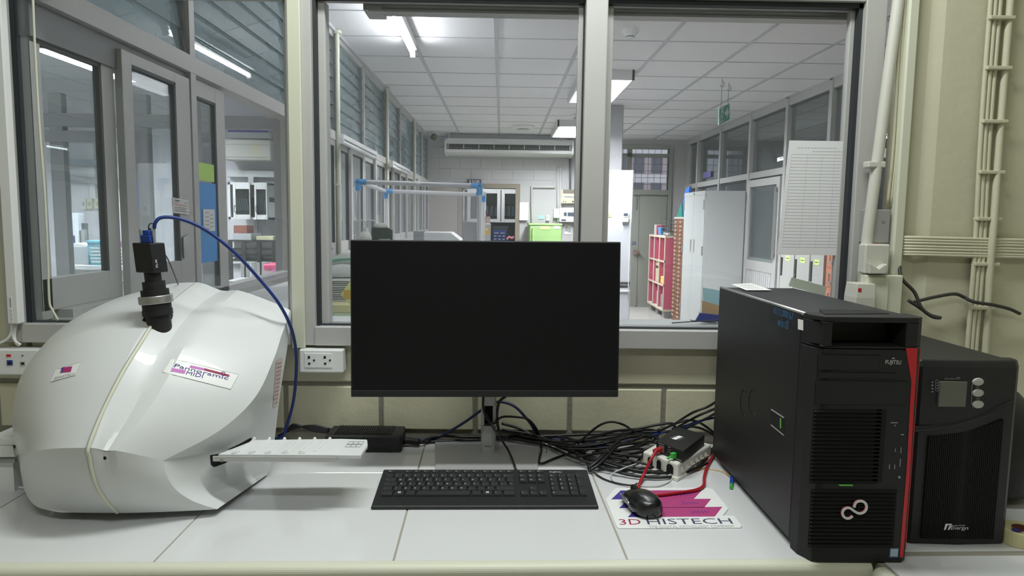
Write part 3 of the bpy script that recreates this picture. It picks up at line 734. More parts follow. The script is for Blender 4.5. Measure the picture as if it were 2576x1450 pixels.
b = MB(); a, c = Z(2078, 790, pt_ + .0004), Z(2222, 779, pt_ + .0004); b.poly([Z(2060, 779, pt_ + .0004), Z(2190, 781, pt_ + .0004), Z(2238, 790, pt_ + .0004), Z(2072, 791, pt_ + .0004)], (0, 0, .0006)); b.build('top_handle_slot', DARK, pcT)
def fpart(name, px0, py0, px1, py1, mt, dep=.0015, gap=.0012):
    x0, x1, z0, z1 = face_rect(px0, py0, px1, py1, PYF)
    b = MB(); b.m(1).box(x0 - gap, x1 + gap, PYF - .0003, PYF + .001, z0 - gap, z1 + gap); b.m(0).box(x0, x1, PYF - dep, PYF + .001, z0, z1)
    return b.build(name, [mt, DARK], pcT, bevel=.0004)
fpart('drive_cover', 2058, 893, 2210, 932, BLK_M); fpart('optical_drive', 2057, 937, 2250, 953, BLK_M); fpart('drive_cover', 2053, 958, 2276, 1019, BLK_M)
def slats(name, px0, py0, px1, py1, step):
    x0, x1, z0, z1 = face_rect(px0, py0, px1, py1, PYF); n_ = int(round((py1 - py0) / step)); b = MB()
    b.m(1).box(x0, x1, PYF - .0004, PYF + .001, z0, z1); b.m(0)
    for k in range(n_):
        za = z0 + (z1 - z0) * (k + .18) / n_; zb = z0 + (z1 - z0) * (k + .80) / n_
        b.poly([(x0 + .001, PYF, za), (x0 + .001, PYF - .0045, za + (zb - za) * .55), (x0 + .001, PYF - .001, zb)], (x1 - x0 - .002, 0, 0))
    b.build(name, [BLK_M, DARK], pcT)
slats('upper_grille', 2046, 1030, 2206, 1218, 10.0); slats('lower_grille', 2040, 1231, 2246, 1378, 9.6)
x0, x1, z0, z1 = face_rect(2206, 1030, 2218, 1215, PYF); b = MB(); b.box(x0, x1, PYF - .0004, PYF + .002, z0, z1); b.build('grille_channel', DARK, pcT)
b = MB()
for px, py, w_, h_ in ((2249, 1064, .012, .0016), (2251, 1071, .002, .002), (2270, 1094, .005, .002), (2266, 1133, .0012, .010), (2264, 1165, .0012, .014), (2252, 1133, .001, .006), (2237, 1175, .0014, .008), (2250, 1175, .0014, .008), (2262, 1201, .004, .004)):
    p = FP(px, py); b.box(p.x - w_ / 2, p.x + w_ / 2, PYF - .0007, PYF, p.z - h_ / 2, p.z + h_ / 2)
b.build('port_panel', INKG, pcT)
b = MB(); p = FP(2125, 1219); b.box(p.x - .0115, p.x + .0115, PYF - .0052, PYF, p.z - .0009, p.z + .0009); b.build('power_light', GRN, pcT)
# red stripe
b = MB(); S_ = [(2279, 876), (2308, 876), (2305, 940), (2300, 1010), (2290, 1180), (2272, 1402), (2263, 1403), (2281, 1180), (2290, 1010), (2293, 960)]
b.poly([Vector((min(Y(x, y, PYF - .0008).x, PX1 + .0006), PYF - .0008, Y(x, y, PYF).z)) for x, y in S_], (0, .0016, 0)); b.box(PX1 - .0004, PX1 + .0008, PYF + .010, PYF + .014, CZ + .02, cut - .002)
b.build('red_stripe', RED, pcT)
LP = [(1186, 962), (1168, 977), (1140, 982), (1114, 966), (1105, 936), (1118, 908), (1148, 896), (1175, 904), (1203, 925), (1238, 942), (1275, 934), (1298, 905), (1296, 868), (1272, 845), (1240, 842), (1212, 856), (1199, 892)]
def ring_logo(off, r): return [Y(1776 + x / 3.22 + off[0], 1000 + y / 3.22 + off[1], PYF - .0058 + off[2]) for x, y in LP]
b = MB(); b.tube(ring_logo((0, 0, 0), 0), .0023, 10, 5); b.build('ring_logo', INKW, pcT, smooth=True)
b = MB(); b.tube(ring_logo((-1.6, -1.2, .0016), 0), .0023, 8, 5); b.build('ring_logo_shadow', RED, pcT, smooth=True)
b = MB(); a = FP(2227, 916); c = FP(2266, 917); put_text(b, 'FUJITSU', a + Vector((0, -.0006, 0)), c + Vector((0, -.0006, 0)), .0068, (0, 0, 1)); b.tube([Vector((a.x + .0105, PYF - .0006, a.z + .0085)), Vector((a.x + .0125, PYF - .0006, a.z + .0108)), Vector((a.x + .015, PYF - .0006, a.z + .0085))], .0005, 5, 3); b.build('brand_lettering', INKW, pcT)
x0, x1, z0, z1 = face_rect(2238, 1379, 2259, 1403, PYF); b = MB(); b.box(x0, x1, PYF - .0008, PYF, z0, z1); st = b.build('badge', mat('badge_blue', (60, 98, 140), .4), pcT)
b = MB(); b.box(x0 + .0015, x1 - .0015, PYF - .0012, PYF - .0006, z0 + .002, z1 - .0015); b.build('badge_face', mat('badge_face', (170, 184, 196), .4), st)
# left side: handle, embossed mark, handwriting, sticker
def SP(px, py, d=0): return X(px, py, PX0 + d)
b = MB(); a = SP(1941, 1031); c = SP(1941, 1070); e = SP(1973, 1052); g = SP(1973, 1096)
b.poly([a, c, g, e], (-.0006, 0, 0)); hd = b.build('side_handle', DARK, pcT)
b = MB(); b.bar(a, e, .003, .002); b.bar(c, g, .003, .002); b.build('handle_rim', GREY, hd)
b = MB(); b.bar(SP(1964, 1053, -.001), SP(1964, 1078, -.001), .003, .002, (1, 0, 0)); b.build('handle_mark', GRN, hd)
b = MB()
for cx_, cy_, rx_, ry_ in ((1872, 1014, 9, 34), (1895, 1012, 11, 32)): b.tube([SP(cx_ + rx_ * math.cos(t), cy_ + ry_ * math.sin(t)) for t in [i * .5 for i in range(2, 12)]], .0007, 5, 3)
b.build('embossed_ring', BLK_G, pcT)
HB = mat('handwriting_blue', (58, 116, 160), .6)
b = MB(); a, c = SP(1946, 788, -.0006), SP(1995, 806, -.0006); put_text(b, '651312000167', a, c, .0125, (0, 0, 1))
a, c = SP(1956, 819, -.0006), SP(1983, 829, -.0006); put_text(b, 'พยาธิ', a, c, .0135, (0, 0, 1)); b.build('handwriting', HB, pcT)
b = MB(); a, c, e, g = SP(2008, 803), SP(2021, 806), SP(2021, 832), SP(2008, 829); b.poly([a, c, e, g], (-.0006, 0, 0)); b.build('sticker', PAPER, pcT)
b = MB(); b.poly([Z(*p, pt_) for p in ((1840, 716), (1889, 713), (1942, 731), (1877, 731))], (0, 0, .0006)); k = b.build('paper_label', PAPER, pcT)
b = MB()
for i in range(6):
    t = .12 + i * .14
    a = Z(1845, 716, pt_ + .0007).lerp(Z(1880, 730, pt_ + .0007), t); c = Z(1889, 714, pt_ + .0007).lerp(Z(1938, 731, pt_ + .0007), t); b.bar(a.lerp(c, .1), a.lerp(c, .85), .003, .0003)
b.build('label_print', INKG, k)

# ================================================================== UPS
UY0 = -.575; u0, u1 = Z(2297, 1374, CZ), Z(2527, 1364, CZ)
ux0, ux1 = .744, u1.x + .001; ut = Y(2400, 908, UY0).z
up_ = thing('power_backup_unit', 'black uninterruptible power supply with grey display right of the computer tower', 'power supply', ((ux0 + ux1) / 2, -.40, CZ))
b = MB(); b.box(ux0 + .004, ux1 - .004, UY0 + .03, -.17, CZ + .004, ut - .003); b.build('case', BLK, up_, bevel=.004)
b = MB()
P = [(ux0, UY0 + .032), (ux0 + .002, UY0 + .012), (ux0 + .014, UY0 + .002), ((ux0 + ux1) / 2, UY0 - .003), (ux1 - .014, UY0 + .002), (ux1 - .002, UY0 + .012), (ux1, UY0 + .032)]
b.loft([[(x, y, z) for x, y in P] for z in (CZ + .001, CZ + .2, ut - .012)] + [[(x, y + .006, ut) for x, y in P]], True); b.build('front_panel', BLK, up_, bevel=.003)
def UP(px, py, d=0): return Y(px, py, UY0 - .0035 + d)
b = MB(); x0, x1, z0, z1 = face_rect(2365, 960, 2428, 1024, UY0 - .0035); b.box(x0, x1, UY0 - .0045, UY0 + .004, z0, z1); b.build('display', mat('lcd_grey', (104, 106, 94), .35), up_, bevel=.0006)
for py in (961, 989, 1018):
    p = UP(2460, py); k = MB(); rr = [[(p.x + .0105 * s * math.cos(t), UY0 - d, p.z + .0072 * s * math.sin(t)) for t in [2 * math.pi * i / 18 for i in range(18)]] for s, d in ((1, -.004), (1, .0042), (.85, .006), (.4, .0066))]
    k.loft(rr, True); k.build('button', mat('button_grey', (178, 180, 172), .4) if py == 961 else bpy.data.materials['button_grey'], up_, smooth=False)
b = MB(); a, c = UP(2376, 956), UP(2415, 955); put_text(b, 'On-Line UPS', a, c, .0042, (0, 0, 1)); 
a, c = UP(2455, 977), UP(2464, 977); put_text(b, 'OFF', a, c, .003, (0, 0, 1)); a, c = UP(2455, 1006), UP(2464, 1006); put_text(b, 'ON', a, c, .003, (0, 0, 1))
for i in range(4):
    p = UP(2357, 960 + i * 7); b.tube([p + Vector((.0026 * math.cos(t), 0, .0026 * math.sin(t))) for t in [k * .7 for k in range(10)]], .0004, 4, 2)
    p = UP(2346, 962 + i * 8); b.box(p.x - .002, p.x + .001, UY0 - .0042, UY0 - .0034, p.z - .001, p.z + .001)
b.tube([UP(2447, 966), UP(2445, 970), UP(2444, 1015), UP(2447, 1019)], .0005, 4, 2); b.build('panel_print', INKG, up_)
b = MB(); gx0, gx1 = UP(2332, 1200).x, UP(2512, 1200).x
for k in range(38):
    x = gx0 + (gx1 - gx0) * k / 37; zt_ = UP(2330, 1100).z + (UP(2330, 1055).z - UP(2330, 1100).z) * (k / 37) ** 1.6; b.box(x - .0011, x + .0011, UY0 - .0035, UY0 + .004, CZ + .012, zt_)
b.build('vent_slots', DARK, up_)
b = MB()
zc = UP(2330, 1085).z; n_ = 14
ra = [[(ux0 + .004 + (gx1 + .012 - ux0) * i / n_, UY0 + d, zc + .05 * (i / n_) ** 1.7 + dz) for i in range(n_ + 1)] for d, dz in ((.0, -.0035), (-.005, 0), (-.004, .004), (.0, .008))]
b.grid(ra); b.build('front_lip', BLK, up_, smooth=True)
b = MB(); a, c = UP(2392, 1333, -.0008), UP(2436, 1333, -.0008); put_text(b, 'Energys', a, c, .0066, (0, 0, 1)); a, c = UP(2392, 1325, -.0008), UP(2428, 1324, -.0008); put_text(b, 'PRECISE POWER', a, c, .002, (0, 0, 1)); p = UP(2383, 1334, -.0008)
b.poly([p + Vector(v) for v in ((-.006, 0, 0), (-.003, 0, 0), (0, 0, .009), (.007, 0, .009), (.008, 0, .0115), (-.004, 0, .0115))], (0, .0006, 0)); b.poly([p + Vector(v) for v in ((.001, 0, 0), (.004, 0, 0), (.0065, 0, .008), (.0035, 0, .008))], (0, .0006, 0)); b.build('brand_lettering', INKW, up_)
for sx in (ux0 + .03, ux1 - .03):
    for sy in (UY0 + .05, -.22): k = MB(); k.cyl((sx, sy, CZ), (sx, sy, CZ + .006), .011); k.build('foot', BLK_M, up_)

# tape roll at the right edge, on the counter
p = Z(2562, 1372, CZ); r = .034; p = Vector((p.x + .012, p.y + .012, CZ))
tp = thing('tape_roll', 'cream roll of tape lying on the counter beside the black power unit', 'tape', p[:])
b = MB(); n_ = 32; rr = [[(p.x + q_ * math.cos(2 * math.pi * i / n_), p.y + q_ * math.sin(2 * math.pi * i / n_), CZ + z) for i in range(n_)] for q_, z in ((r * .45, .002), (r, .0005), (r, .026), (r * .96, .0275), (r * .45, .0265), (r * .45, .002))]
b.loft(rr, False); b.build('tape_winding', mat('tape_cream', (214, 208, 160), .45, coat=.2), tp, smooth=False)
b = MB(); rr = [[(p.x + q_ * math.cos(2 * math.pi * i / n_), p.y + q_ * math.sin(2 * math.pi * i / n_), CZ + z) for i in range(n_)] for q_, z in ((r * .40, .001), (r * .45, .001), (r * .45, .0285), (r * .40, .0285), (r * .40, .001))]
b.loft(rr, False); b.build('core', mat('tape_core', (120, 70, 50), .7), tp)
b = MB(); b.cyl((p.x - .018, p.y - .012, CZ + .0275), (p.x - .018, p.y - .012, CZ + .0295), .0075, 16); b.build('dark_spot', PURP, tp)
# ================================================================== SLIDE SCANNER
sc = thing('slide_scanner', 'large white curved slide scanner with black camera on top and slide tray out', 'scanner', (-.77, -.28, CZ))
def V(p): return Y(p[0], p[1], p[2])
# guide curves of the housing: seam (in one upright plane), left silhouette, right lobe edge, cheek rear edge
def crv(P, k=6):
    Q = []
    for i in range(len(P) - 1):
        p0 = P[i - 1] if i else P[0] * 2 - P[1]; p1, p2 = P[i], P[i + 1]; p3 = P[i + 2] if i + 2 < len(P) else P[-1] * 2 - P[-2]
        for j in range(k):
            t = j / k; Q.append(0.5 * (2 * p1 + (p2 - p0) * t + (2 * p0 - 5 * p1 + 4 * p2 - p3) * t * t + (3 * p1 - p0 - 3 * p2 + p3) * t ** 3))
    return Q + [P[-1].copy()]
SXP = -.727
seam = crv([Vector((SXP, y, z)) for y, z in ((-.568, .967), (-.522, 1.022), (-.467, 1.080), (-.402, 1.132), (-.322, 1.174), (-.226, 1.203), (-.114, 1.222))])
ledge = crv([V(p) for p in ((50, 1165, -.40), (31, 1072, -.385), (42, 975, -.345), (88, 893, -.29), (172, 812, -.225), (288, 753, -.14), (385, 727, -.07))])
redge = crv([V(p) for p in ((410, 1160, -.515), (552, 1084, -.440), (642, 1000, -.365), (688, 905, -.285), (707, 848, -.225), (722, 806, -.178), (729, 780, -.147))])
sseam = crv([Vector((SXP, y, z)) for y, z in ((-.568, .967), (-.561, .922), (-.548, .880), (-.529, .845), (-.502, .817))])
sleft = crv([V((50, 1165, -.40)), Z(53, 1195, CZ + .054), Z(64, 1240, CZ + .035), Z(92, 1275, CZ + .024), Z(150, 1290, CZ + .020)])
sright = crv([V((410, 1160, -.515)), V((421, 1200, -.514)), V((444, 1234, -.506)), V((487, 1262, -.492)), V((546, 1282, -.478))])
NS = 14
def span(a, b, p, bump=None):
    r = []
    for i in range(NS + 1):
        q = i / NS; v = a.lerp(b, q); k_ = q ** p; v = Vector((v.x, a.y + (b.y - a.y) * k_, a.z + (b.z - a.z) * k_))
        if bump: w_, am = bump; t = q / w_; h_ = (math.sin(math.pi * t) ** 2 if t < 1 else 0) * am; v.y += h_ * .75; v.z -= h_ * .66
        r.append(v)
    return r
n_v = len(seam); n_s = len(sseam)
coverL = [span(seam[i], ledge[i], 2.3) for i in range(n_v)]
coverR = [span(seam[i], redge[i], 1.55, (.36 + .10 * i / n_v, .009 + .014 * (i / n_v) ** 2)) for i in range(n_v)]
skirtL = [span(sseam[i], sleft[i], 2.3) for i in range(n_s)]
skirtR = [span(sseam[i], sright[i], 1.6, (.36, .012 * (1 - i / n_s))) for i in range(n_s)]
BK = -.035; bz = CZ + .024
M_ = MB(); M_.grid(coverL); M_.grid(coverR); M_.grid(skirtL); M_.grid(skirtR)
topline = list(reversed(coverL[-1])) + coverR[-1][1:]
botline = list(reversed(skirtL[-1])) + skirtR[-1][1:]
nt_ = len(topline)
tx1, bx1 = Y(726, 786, BK).x, Y(668, 1190, BK).x; tx0 = topline[0].x
top_b = [Vector((tx0 + (tx1 - tx0) * (p.x - tx0) / (topline[-1].x - tx0), BK, p.z - .024)) for p in topline]; bot_b = [Vector((-.95 + (bx1 + .95) * i / (nt_ - 1), BK, bz)) for i in range(nt_)]
M_.grid([topline, [a.lerp(c, .5) for a, c in zip(topline, top_b)], top_b]); M_.grid([top_b, bot_b])
M_.grid([botline, [Vector((p.x * .9 + -.75 * .1, p.y + .05, bz)) for p in botline], bot_b])
left = list(reversed(sleft)) + ledge[1:]; right = list(reversed(sright)) + redge[1:]; nr = len(left)
lb = [bot_b[0].lerp(top_b[0], i / (nr - 1)) for i in range(nr)]
M_.grid([[a, Vector((a.x * .80 + c.x * .20 - .010, a.y * .75 + c.y * .25, a.z * .75 + c.z * .25)), Vector((a.x * .5 + c.x * .5 - .012, a.y * .5 + c.y * .5, a.z * .5 + c.z * .5)), c] for a, c in zip(left, lb)])
re_ = crv([V(p) for p in ((672, 1195, -.27), (675, 1186, -.27), (680, 1172, -.268), (686, 1140, -.262), (693, 1090, -.25), (701, 1020, -.235), (711, 950, -.212), (722, 880, -.180), (729, 830, -.160), (732, 785, -.143))], 6)
re_ = [re_[0]] + [re_[int(round(i * (len(re_) - 1) / (nr - 1)))] for i in range(1, nr - 1)] + [re_[-1]]
M_.grid([[a.lerp(c, t) for t in (0, .15, .35, .55, .78, 1)] for a, c in zip(right, re_)])
rb = [Vector((Y(CX + FPX * (ROT.transposed() @ (c - CAM)).x / (ROT.transposed() @ (c - CAM)).z - 6, 900, BK).x, BK, bot_b[-1].z + (top_b[-1].z - bot_b[-1].z) * i / (nr - 1))) for i, c in enumerate(re_)]
rb[0] = bot_b[-1]; rb[-1] = top_b[-1]
M_.grid([[c, d_] for c, d_ in zip(re_, rb)])
M_.add([right[0], re_[0], bot_b[-1]], [(0, 1, 2)])
shell = M_.build('body_shell', SCAN, sc, smooth=True)
import bmesh
bm = bmesh.new(); bm.from_mesh(shell.data); bmesh.ops.remove_doubles(bm, verts=bm.verts[:], dist=.0004); bmesh.ops.recalc_face_normals(bm, faces=bm.faces[:])
for e_ in bm.edges: e_.smooth = not (len(e_.link_faces) == 2 and e_.calc_face_angle(0) > math.radians(17))
bm.to_mesh(shell.data); bm.free()
inv = wm(shell)
bvh = BVHTree.FromPolygons([inv @ v.co for v in shell.data.vertices], [tuple(p.vertices) for p in shell.data.polygons])
def on(px, py, lift=.0006):                                         # point of the housing's surface on a sight line
    d = ray(px, py).normalized(); h = bvh.ray_cast(CAM, d)
    if h[0] is None: return Y(px, py, -.3)
    nn = h[1] if h[1].dot(d) < 0 else -h[1]
    return h[0] + nn * lift
def bil(q, u, v): return (q[0][0] * (1 - u) * (1 - v) + q[1][0] * u * (1 - v) + q[2][0] * u * v + q[3][0] * (1 - u) * v, q[0][1] * (1 - u) * (1 - v) + q[1][1] * u * (1 - v) + q[2][1] * u * v + q[3][1] * (1 - u) * v)
def patch(b, q, lift=.0006, k=8):
    b.grid([[on(*bil(q, i / k, j / k), lift) for i in range(k + 1)] for j in range(k + 1)])
def wrap_text(b, s, q, lift=.0014):                                 # q: lower-left, lower-right, upper-right, upper-left (cap box)
    vs, fs = text2d(s); b.add([on(*bil(q, x, y), lift) for x, y in vs], fs)
# seam strip
b = MB(); b.tube([on(x, y, .0015) for x, y in ((383, 818), (352, 868), (305, 945), (258, 1040), (224, 1126), (226, 1150), (235, 1195), (252, 1236), (275, 1268), (296, 1288))], .0034, 8, 6); b.build('seam_strip', CREAM, sc, smooth=True)
b = MB(); b.tube([on(x - 3.2, y - 1, .0006) for x, y in ((381, 820), (350, 868), (303, 945), (256, 1040), (221, 1128), (223, 1150), (232, 1195), (249, 1236), (272, 1268), (292, 1286))], .0011, 6, 6); b.build('seam_line', GREY, sc, smooth=True)
b = MB(); b.tube([on(x, y, .0) for x, y in ((425, 765), (460, 735), (490, 713))], .0010, 6, 6); b.build('seam_line', GREY, sc, smooth=True)
b = MB(); b.tube([on(263, 1153, .0006), on(263, 1153, -.004)], .0032, 12, 1, False); b.build('indicator_hole', DARK, sc)
# name plates
pl = [(409, 937), (580, 980), (600, 943), (432, 903)]
b = MB(); patch(b, pl, .0008); k = b.build('name_plate', WHT, sc, smooth=True)
b = MB(); b.tube([on(*bil(pl, u, v), .0008) for u, v in [(i / 6, 0) for i in range(6)] + [(1, i / 4) for i in range(4)] + [(1 - i / 6, 1) for i in range(6)] + [(0, 1 - i / 4) for i in range(5)]], .0005, 5, 1, False); b.build('plate_edge', GREYL, k)
b = MB(); patch(b, [(430, 935), (464, 941.5), (468, 933), (433, 927)], .0012); patch(b, [(476, 926), (512, 933), (515, 928), (479, 920)], .0012); b.build('pink_bar', MAG2, k)
b = MB(); patch(b, [(510, 932), (576, 949.5), (577, 944), (512, 927)], .0012); b.build('crimson_bar', DRED, k)
b = MB(); wrap_text(b, 'Pannoramic', [(437, 924), (573, 957), (575, 949), (442, 916)]); wrap_text(b, 'MIDI', [(467, 943), (509, 952), (512, 942.5), (471, 934.5)]); b.tube([on(561 + 5 * math.cos(t), 941 + 4.5 * math.sin(t), .0014) for t in [i * .6 for i in range(11)]], .0005, 5, 2); b.build('lettering', PURP, k)
pl = [(129, 961), (190, 945), (205, 912), (143, 930)]
b = MB(); patch(b, pl, .0008); k = b.build('maker_plate', WHT, sc, smooth=True)
b = MB(); b.tube([on(*bil(pl, u, v), .0008) for u, v in [(i / 6, 0) for i in range(6)] + [(1, i / 4) for i in range(4)] + [(1 - i / 6, 1) for i in range(6)] + [(0, 1 - i / 4) for i in range(5)]], .0005, 5, 1, False); b.build('plate_edge', GREYL, k)
b = MB()
for j in range(3): patch(b, [(157 + j * .8, 939 - j * 4.6), (178 + j * 1.2, 937 - j * 4.6), (181 + j * 1.2, 932 - j * 4.6), (160 + j * .8, 934.5 - j * 4.6)], .0012, 3)
b.build('magenta_mark', MAG, k)
b = MB()
for j in range(3): patch(b, [(151 + j * .8, 940 - j * 4.6), (157 + j * .8, 939 - j * 4.6), (161 + j * .8, 934 - j * 4.6), (157 + j * .8, 935 - j * 4.6)], .0012, 3)
b.build('purple_mark', PURP, k)
b = MB(); wrap_text(b, '3DHISTECH', [(136, 956), (188, 944), (190, 938.5), (139, 950)]); b.build('lettering', INKG, k)
b = MB(); patch(b, [(686, 1026), (698, 1020), (710, 900), (694, 908)], .0008); k = b.build('rating_plate', mat('plate_pinkish', (205, 190, 186), .6), sc)
b = MB()
for i in range(11): patch(b, [(688 + i * .7, 1018 - i * 10), (697 + i * 1.05, 1014 - i * 10), (697.5 + i * 1.05, 1010 - i * 10), (688.4 + i * .7, 1014 - i * 10)], .0012, 2)
b.build('plate_print', mat('plate_print_rose', (176, 140, 138), .7), k)
b = MB(); wrap_text(b, '651312000152', [(688, 860), (705, 826), (708, 818), (692, 852)]); wrap_text(b, 'พยาธิ', [(698, 862), (705, 846), (708, 838), (701, 854)]); b.build('handwriting', HB, sc)
# feet
for (x, y) in ((-.86, -.40), (-.64, -.40), (-.86, -.10), (-.62, -.10)):
    k = MB(); k.cyl((x, y, CZ), (x, y, CZ + .032), .022, 18); k.build('foot', BLK_M, sc)
# slot and tray
b = MB(); S0 = [(528, 1146), (560, 1141), (632, 1101), (634, 1112), (612, 1132), (566, 1166), (538, 1176), (530, 1170)]
b.add([on(x, y, .0008) for x, y in S0], [tuple(range(8))]); b.build('tray_slot', DARK, sc)
TZ = .912
f0, f1, k0, k1 = Z(548, 1147, TZ), Z(842, 1146, TZ), Z(640, 1106, TZ), Z(925, 1104, TZ)
fy, ky = (f0.y + f1.y) / 2, (k0.y + k1.y) / 2
b = MB(); xL, xR_ = f0.x - .01, f1.x + .004
b.box(xL, xR_, fy - .003, fy + .055, TZ - .012, TZ - .0085); b.box(xL, xR_, fy - .005, fy - .002, TZ - .0115, TZ - .001); b.build('tray_rail', mat('rail_metal', (205, 206, 206), .3, .35), sc, bevel=.0006)
b = MB(); p0, p1, p2, p3, p4, p5 = Z(548, 1143, TZ), Z(908, 1145, TZ), Z(925, 1120, TZ), Z(924, 1106, TZ), Z(860, 1104, TZ), Z(640, 1107, TZ)
b.poly([p0, p1, p2, p3, p4, p5], (0, 0, -.0085)); tr = b.build('slide_tray', mat('tray_white', (214, 216, 216), .3), sc, bevel=.002)
b = MB()
for i in range(6):
    x = 632 + i * 38; a = Z(x - 30, 1138, TZ); c = Z(x + 8, 1106, TZ); b.bar(a + Vector((0, 0, .001)), c + Vector((0, 0, .001)), .0028, .002); b.lathe(c, c + Vector((0, 0, .005)), [(0, .0035), (.6, .003), (1, .0008)], 8)
b.build('slide_divider', mat('tray_white_2', (224, 226, 226), .3), tr)
b = MB()
for i in range(5): a = Z(590 + i * 42, 1141, TZ - .001); b.cyl(a, a + Vector((0, 0, .0014)), .0075, 14)
b.build('finger_notch', GREYL, tr)
b = MB()
for j in range(2):
    for i in range(3):
        x, y = 868 + i * 13 + j * 5, 1125 - j * 6; b.tube([Z(*p, TZ + .0006) for p in ((x, y), (x + 12, y), (x + 17, y - 7), (x + 5, y - 7), (x, y))], .0005, 4, 1, False)
b.build('tray_mark', INKG, tr)
b = MB(); p = Y(557, 1160, fy - .006); b.cyl(p, p + Vector((0, .004, 0)), .003, 10); b.build('rail_screw', CHROME, sc)
# camera column
cy = on(398, 806, 0).y - .004; base = Y(400, 812, cy); topc = Y(383, 684, cy)
ax = (topc - base)
def at_(t): return base + ax * t
DD = (Vector((CAM.x, CAM.y)) - Vector((base.x, base.y))).length * .995
def rr_(px): return px * (1.78 + cy + .03) / FPX / 2
RG = [(358, 808), (362, 800), (372, 794), (386, 790), (405, 787), (422, 781), (432, 785), (435, 794), (433, 803), (426, 810), (412, 814), (390, 814), (372, 813)]
cxr, cyr = 396, 801
b = MB(); b.loft([[on(cxr + (x - cxr) * q, cyr + (y - cyr) * q, .0012) for x, y in RG] for q in (.05, .3, .55, .8, 1)], True); b.build('port_recess', DARK, sc)
b = MB(); b.lathe(base - ax * .35, topc, [(0, rr_(56)), (.26, rr_(56)), (.372, rr_(57)), (.373, rr_(69)), (.452, rr_(69)), (.453, rr_(66)), (.63, rr_(66)), (.632, rr_(64)), (.742, rr_(64)), (.743, rr_(52)), (.86, rr_(52)), (.861, rr_(38)), (1.0, rr_(38))], 32); k = b.build('camera_adapter', BLK_M, sc)
b = MB(); b.lathe(at_(.385), at_(.535), [(0, rr_(75)), (.08, rr_(78)), (.92, rr_(78)), (1, rr_(75))], 48); b.build('knurled_ring', STEEL, k)
cb = MB(); u_ = Vector((math.cos(-.28), math.sin(-.28), 0)); w2 = Vector((-u_.y, u_.x, 0)); up3 = ax.normalized()
c0 = topc + Vector((.0, 0, 0)); hw_ = rr_(53); hh2 = (Y(383, 611, cy) - Y(383, 684, cy)).length
cb.hexa([c0 + u_ * sx * hw_ + w2 * sy * hw_ * .9 + up3 * z for z in (-.001, hh2) for sx, sy in ((-1, -1), (1, -1), (1, 1), (-1, 1))])
cbo = cb.build('camera_body', BLK, sc, bevel=.002)
b = MB(); a = c0 + w2 * hw_ * -.35 + u_ * (hw_ + .0006) + up3 * hh2 * .17; put_text(b, 'FLIR', a, a + up3 * .017, .0052, (-w2).normalized() * 1.0); b.build('logo', INKW, cbo)
for i in range(4):
    k = MB(); a = c0 + u_ * (hw_ * (-.7 + 1.4 * (i % 2))) - w2 * hw_ * .905 + up3 * hh2 * (.1 + .8 * (i // 2)); k.cyl(a, a + w2 * .001, .0016, 8); k.build('screw', DARK, cbo)

# blue cable with plug
ctop = c0 + up3 * hh2
uc = thing('usb_cable', 'blue data cable arching from the black camera down behind the scanner', 'cable', ctop[:])
b = MB(); b.hexa([ctop + u_ * x + w2 * y + up3 * z for z in (0, .016) for x, y in ((-.012, -.008), (.012, -.008), (.012, .008), (-.012, .008))]); b.hexa([ctop + u_ * x + w2 * y + up3 * z for z in (.016, .026) for x, y in ((-.007, -.006), (.009, -.006), (.009, .006), (-.007, .006))])
pg = b.build('plug', USBB, uc, bevel=.0015)
for dx in (-.017, .015):
    k = MB(); k.cyl(ctop + u_ * dx - up3 * .0, ctop + u_ * dx + up3 * .028, .0024, 10); k.build('thumb_screw', STEEL, pg)
CP = [(388, 575, cy), (391, 560, cy), (405, 548, cy + .005), (437, 548, cy + .015), (480, 560, cy + .03), (530, 587, cy + .045), (590, 636, cy + .065), (650, 700, -.235), (700, 762, -.215), (731, 822, -.18), (744, 880, -.13), (745, 940, -.09), (738, 1010, -.06), (722, 1070, -.05), (708, 1100, -.05)]
b = MB(); b.tube([V(p) for p in CP] + [Vector((-.60, -.045, CZ + .01))], .0038, 10, 6); b.build('cord', NAVY, uc, smooth=True)
kc = thing('trigger_cable', 'thin black cable on the back of the scanner camera', 'cable', ctop[:])
b = MB(); b.tube([V(p) for p in ((376, 590, cy + .02), (374, 570, cy + .02), (380, 562, cy + .025), (388, 570, cy + .03), (384, 600, cy + .035), (400, 630, cy + .045), (418, 645, cy + .08), (432, 675, cy + .12), (448, 716, -.13))], .0014, 6, 5); b.build('cord', RUB, kc, smooth=True)
b = MB(); b.cyl(V((376, 596, cy + .02)), V((376, 574, cy + .02)), .003, 10); b.build('plug', BLK_M, kc)

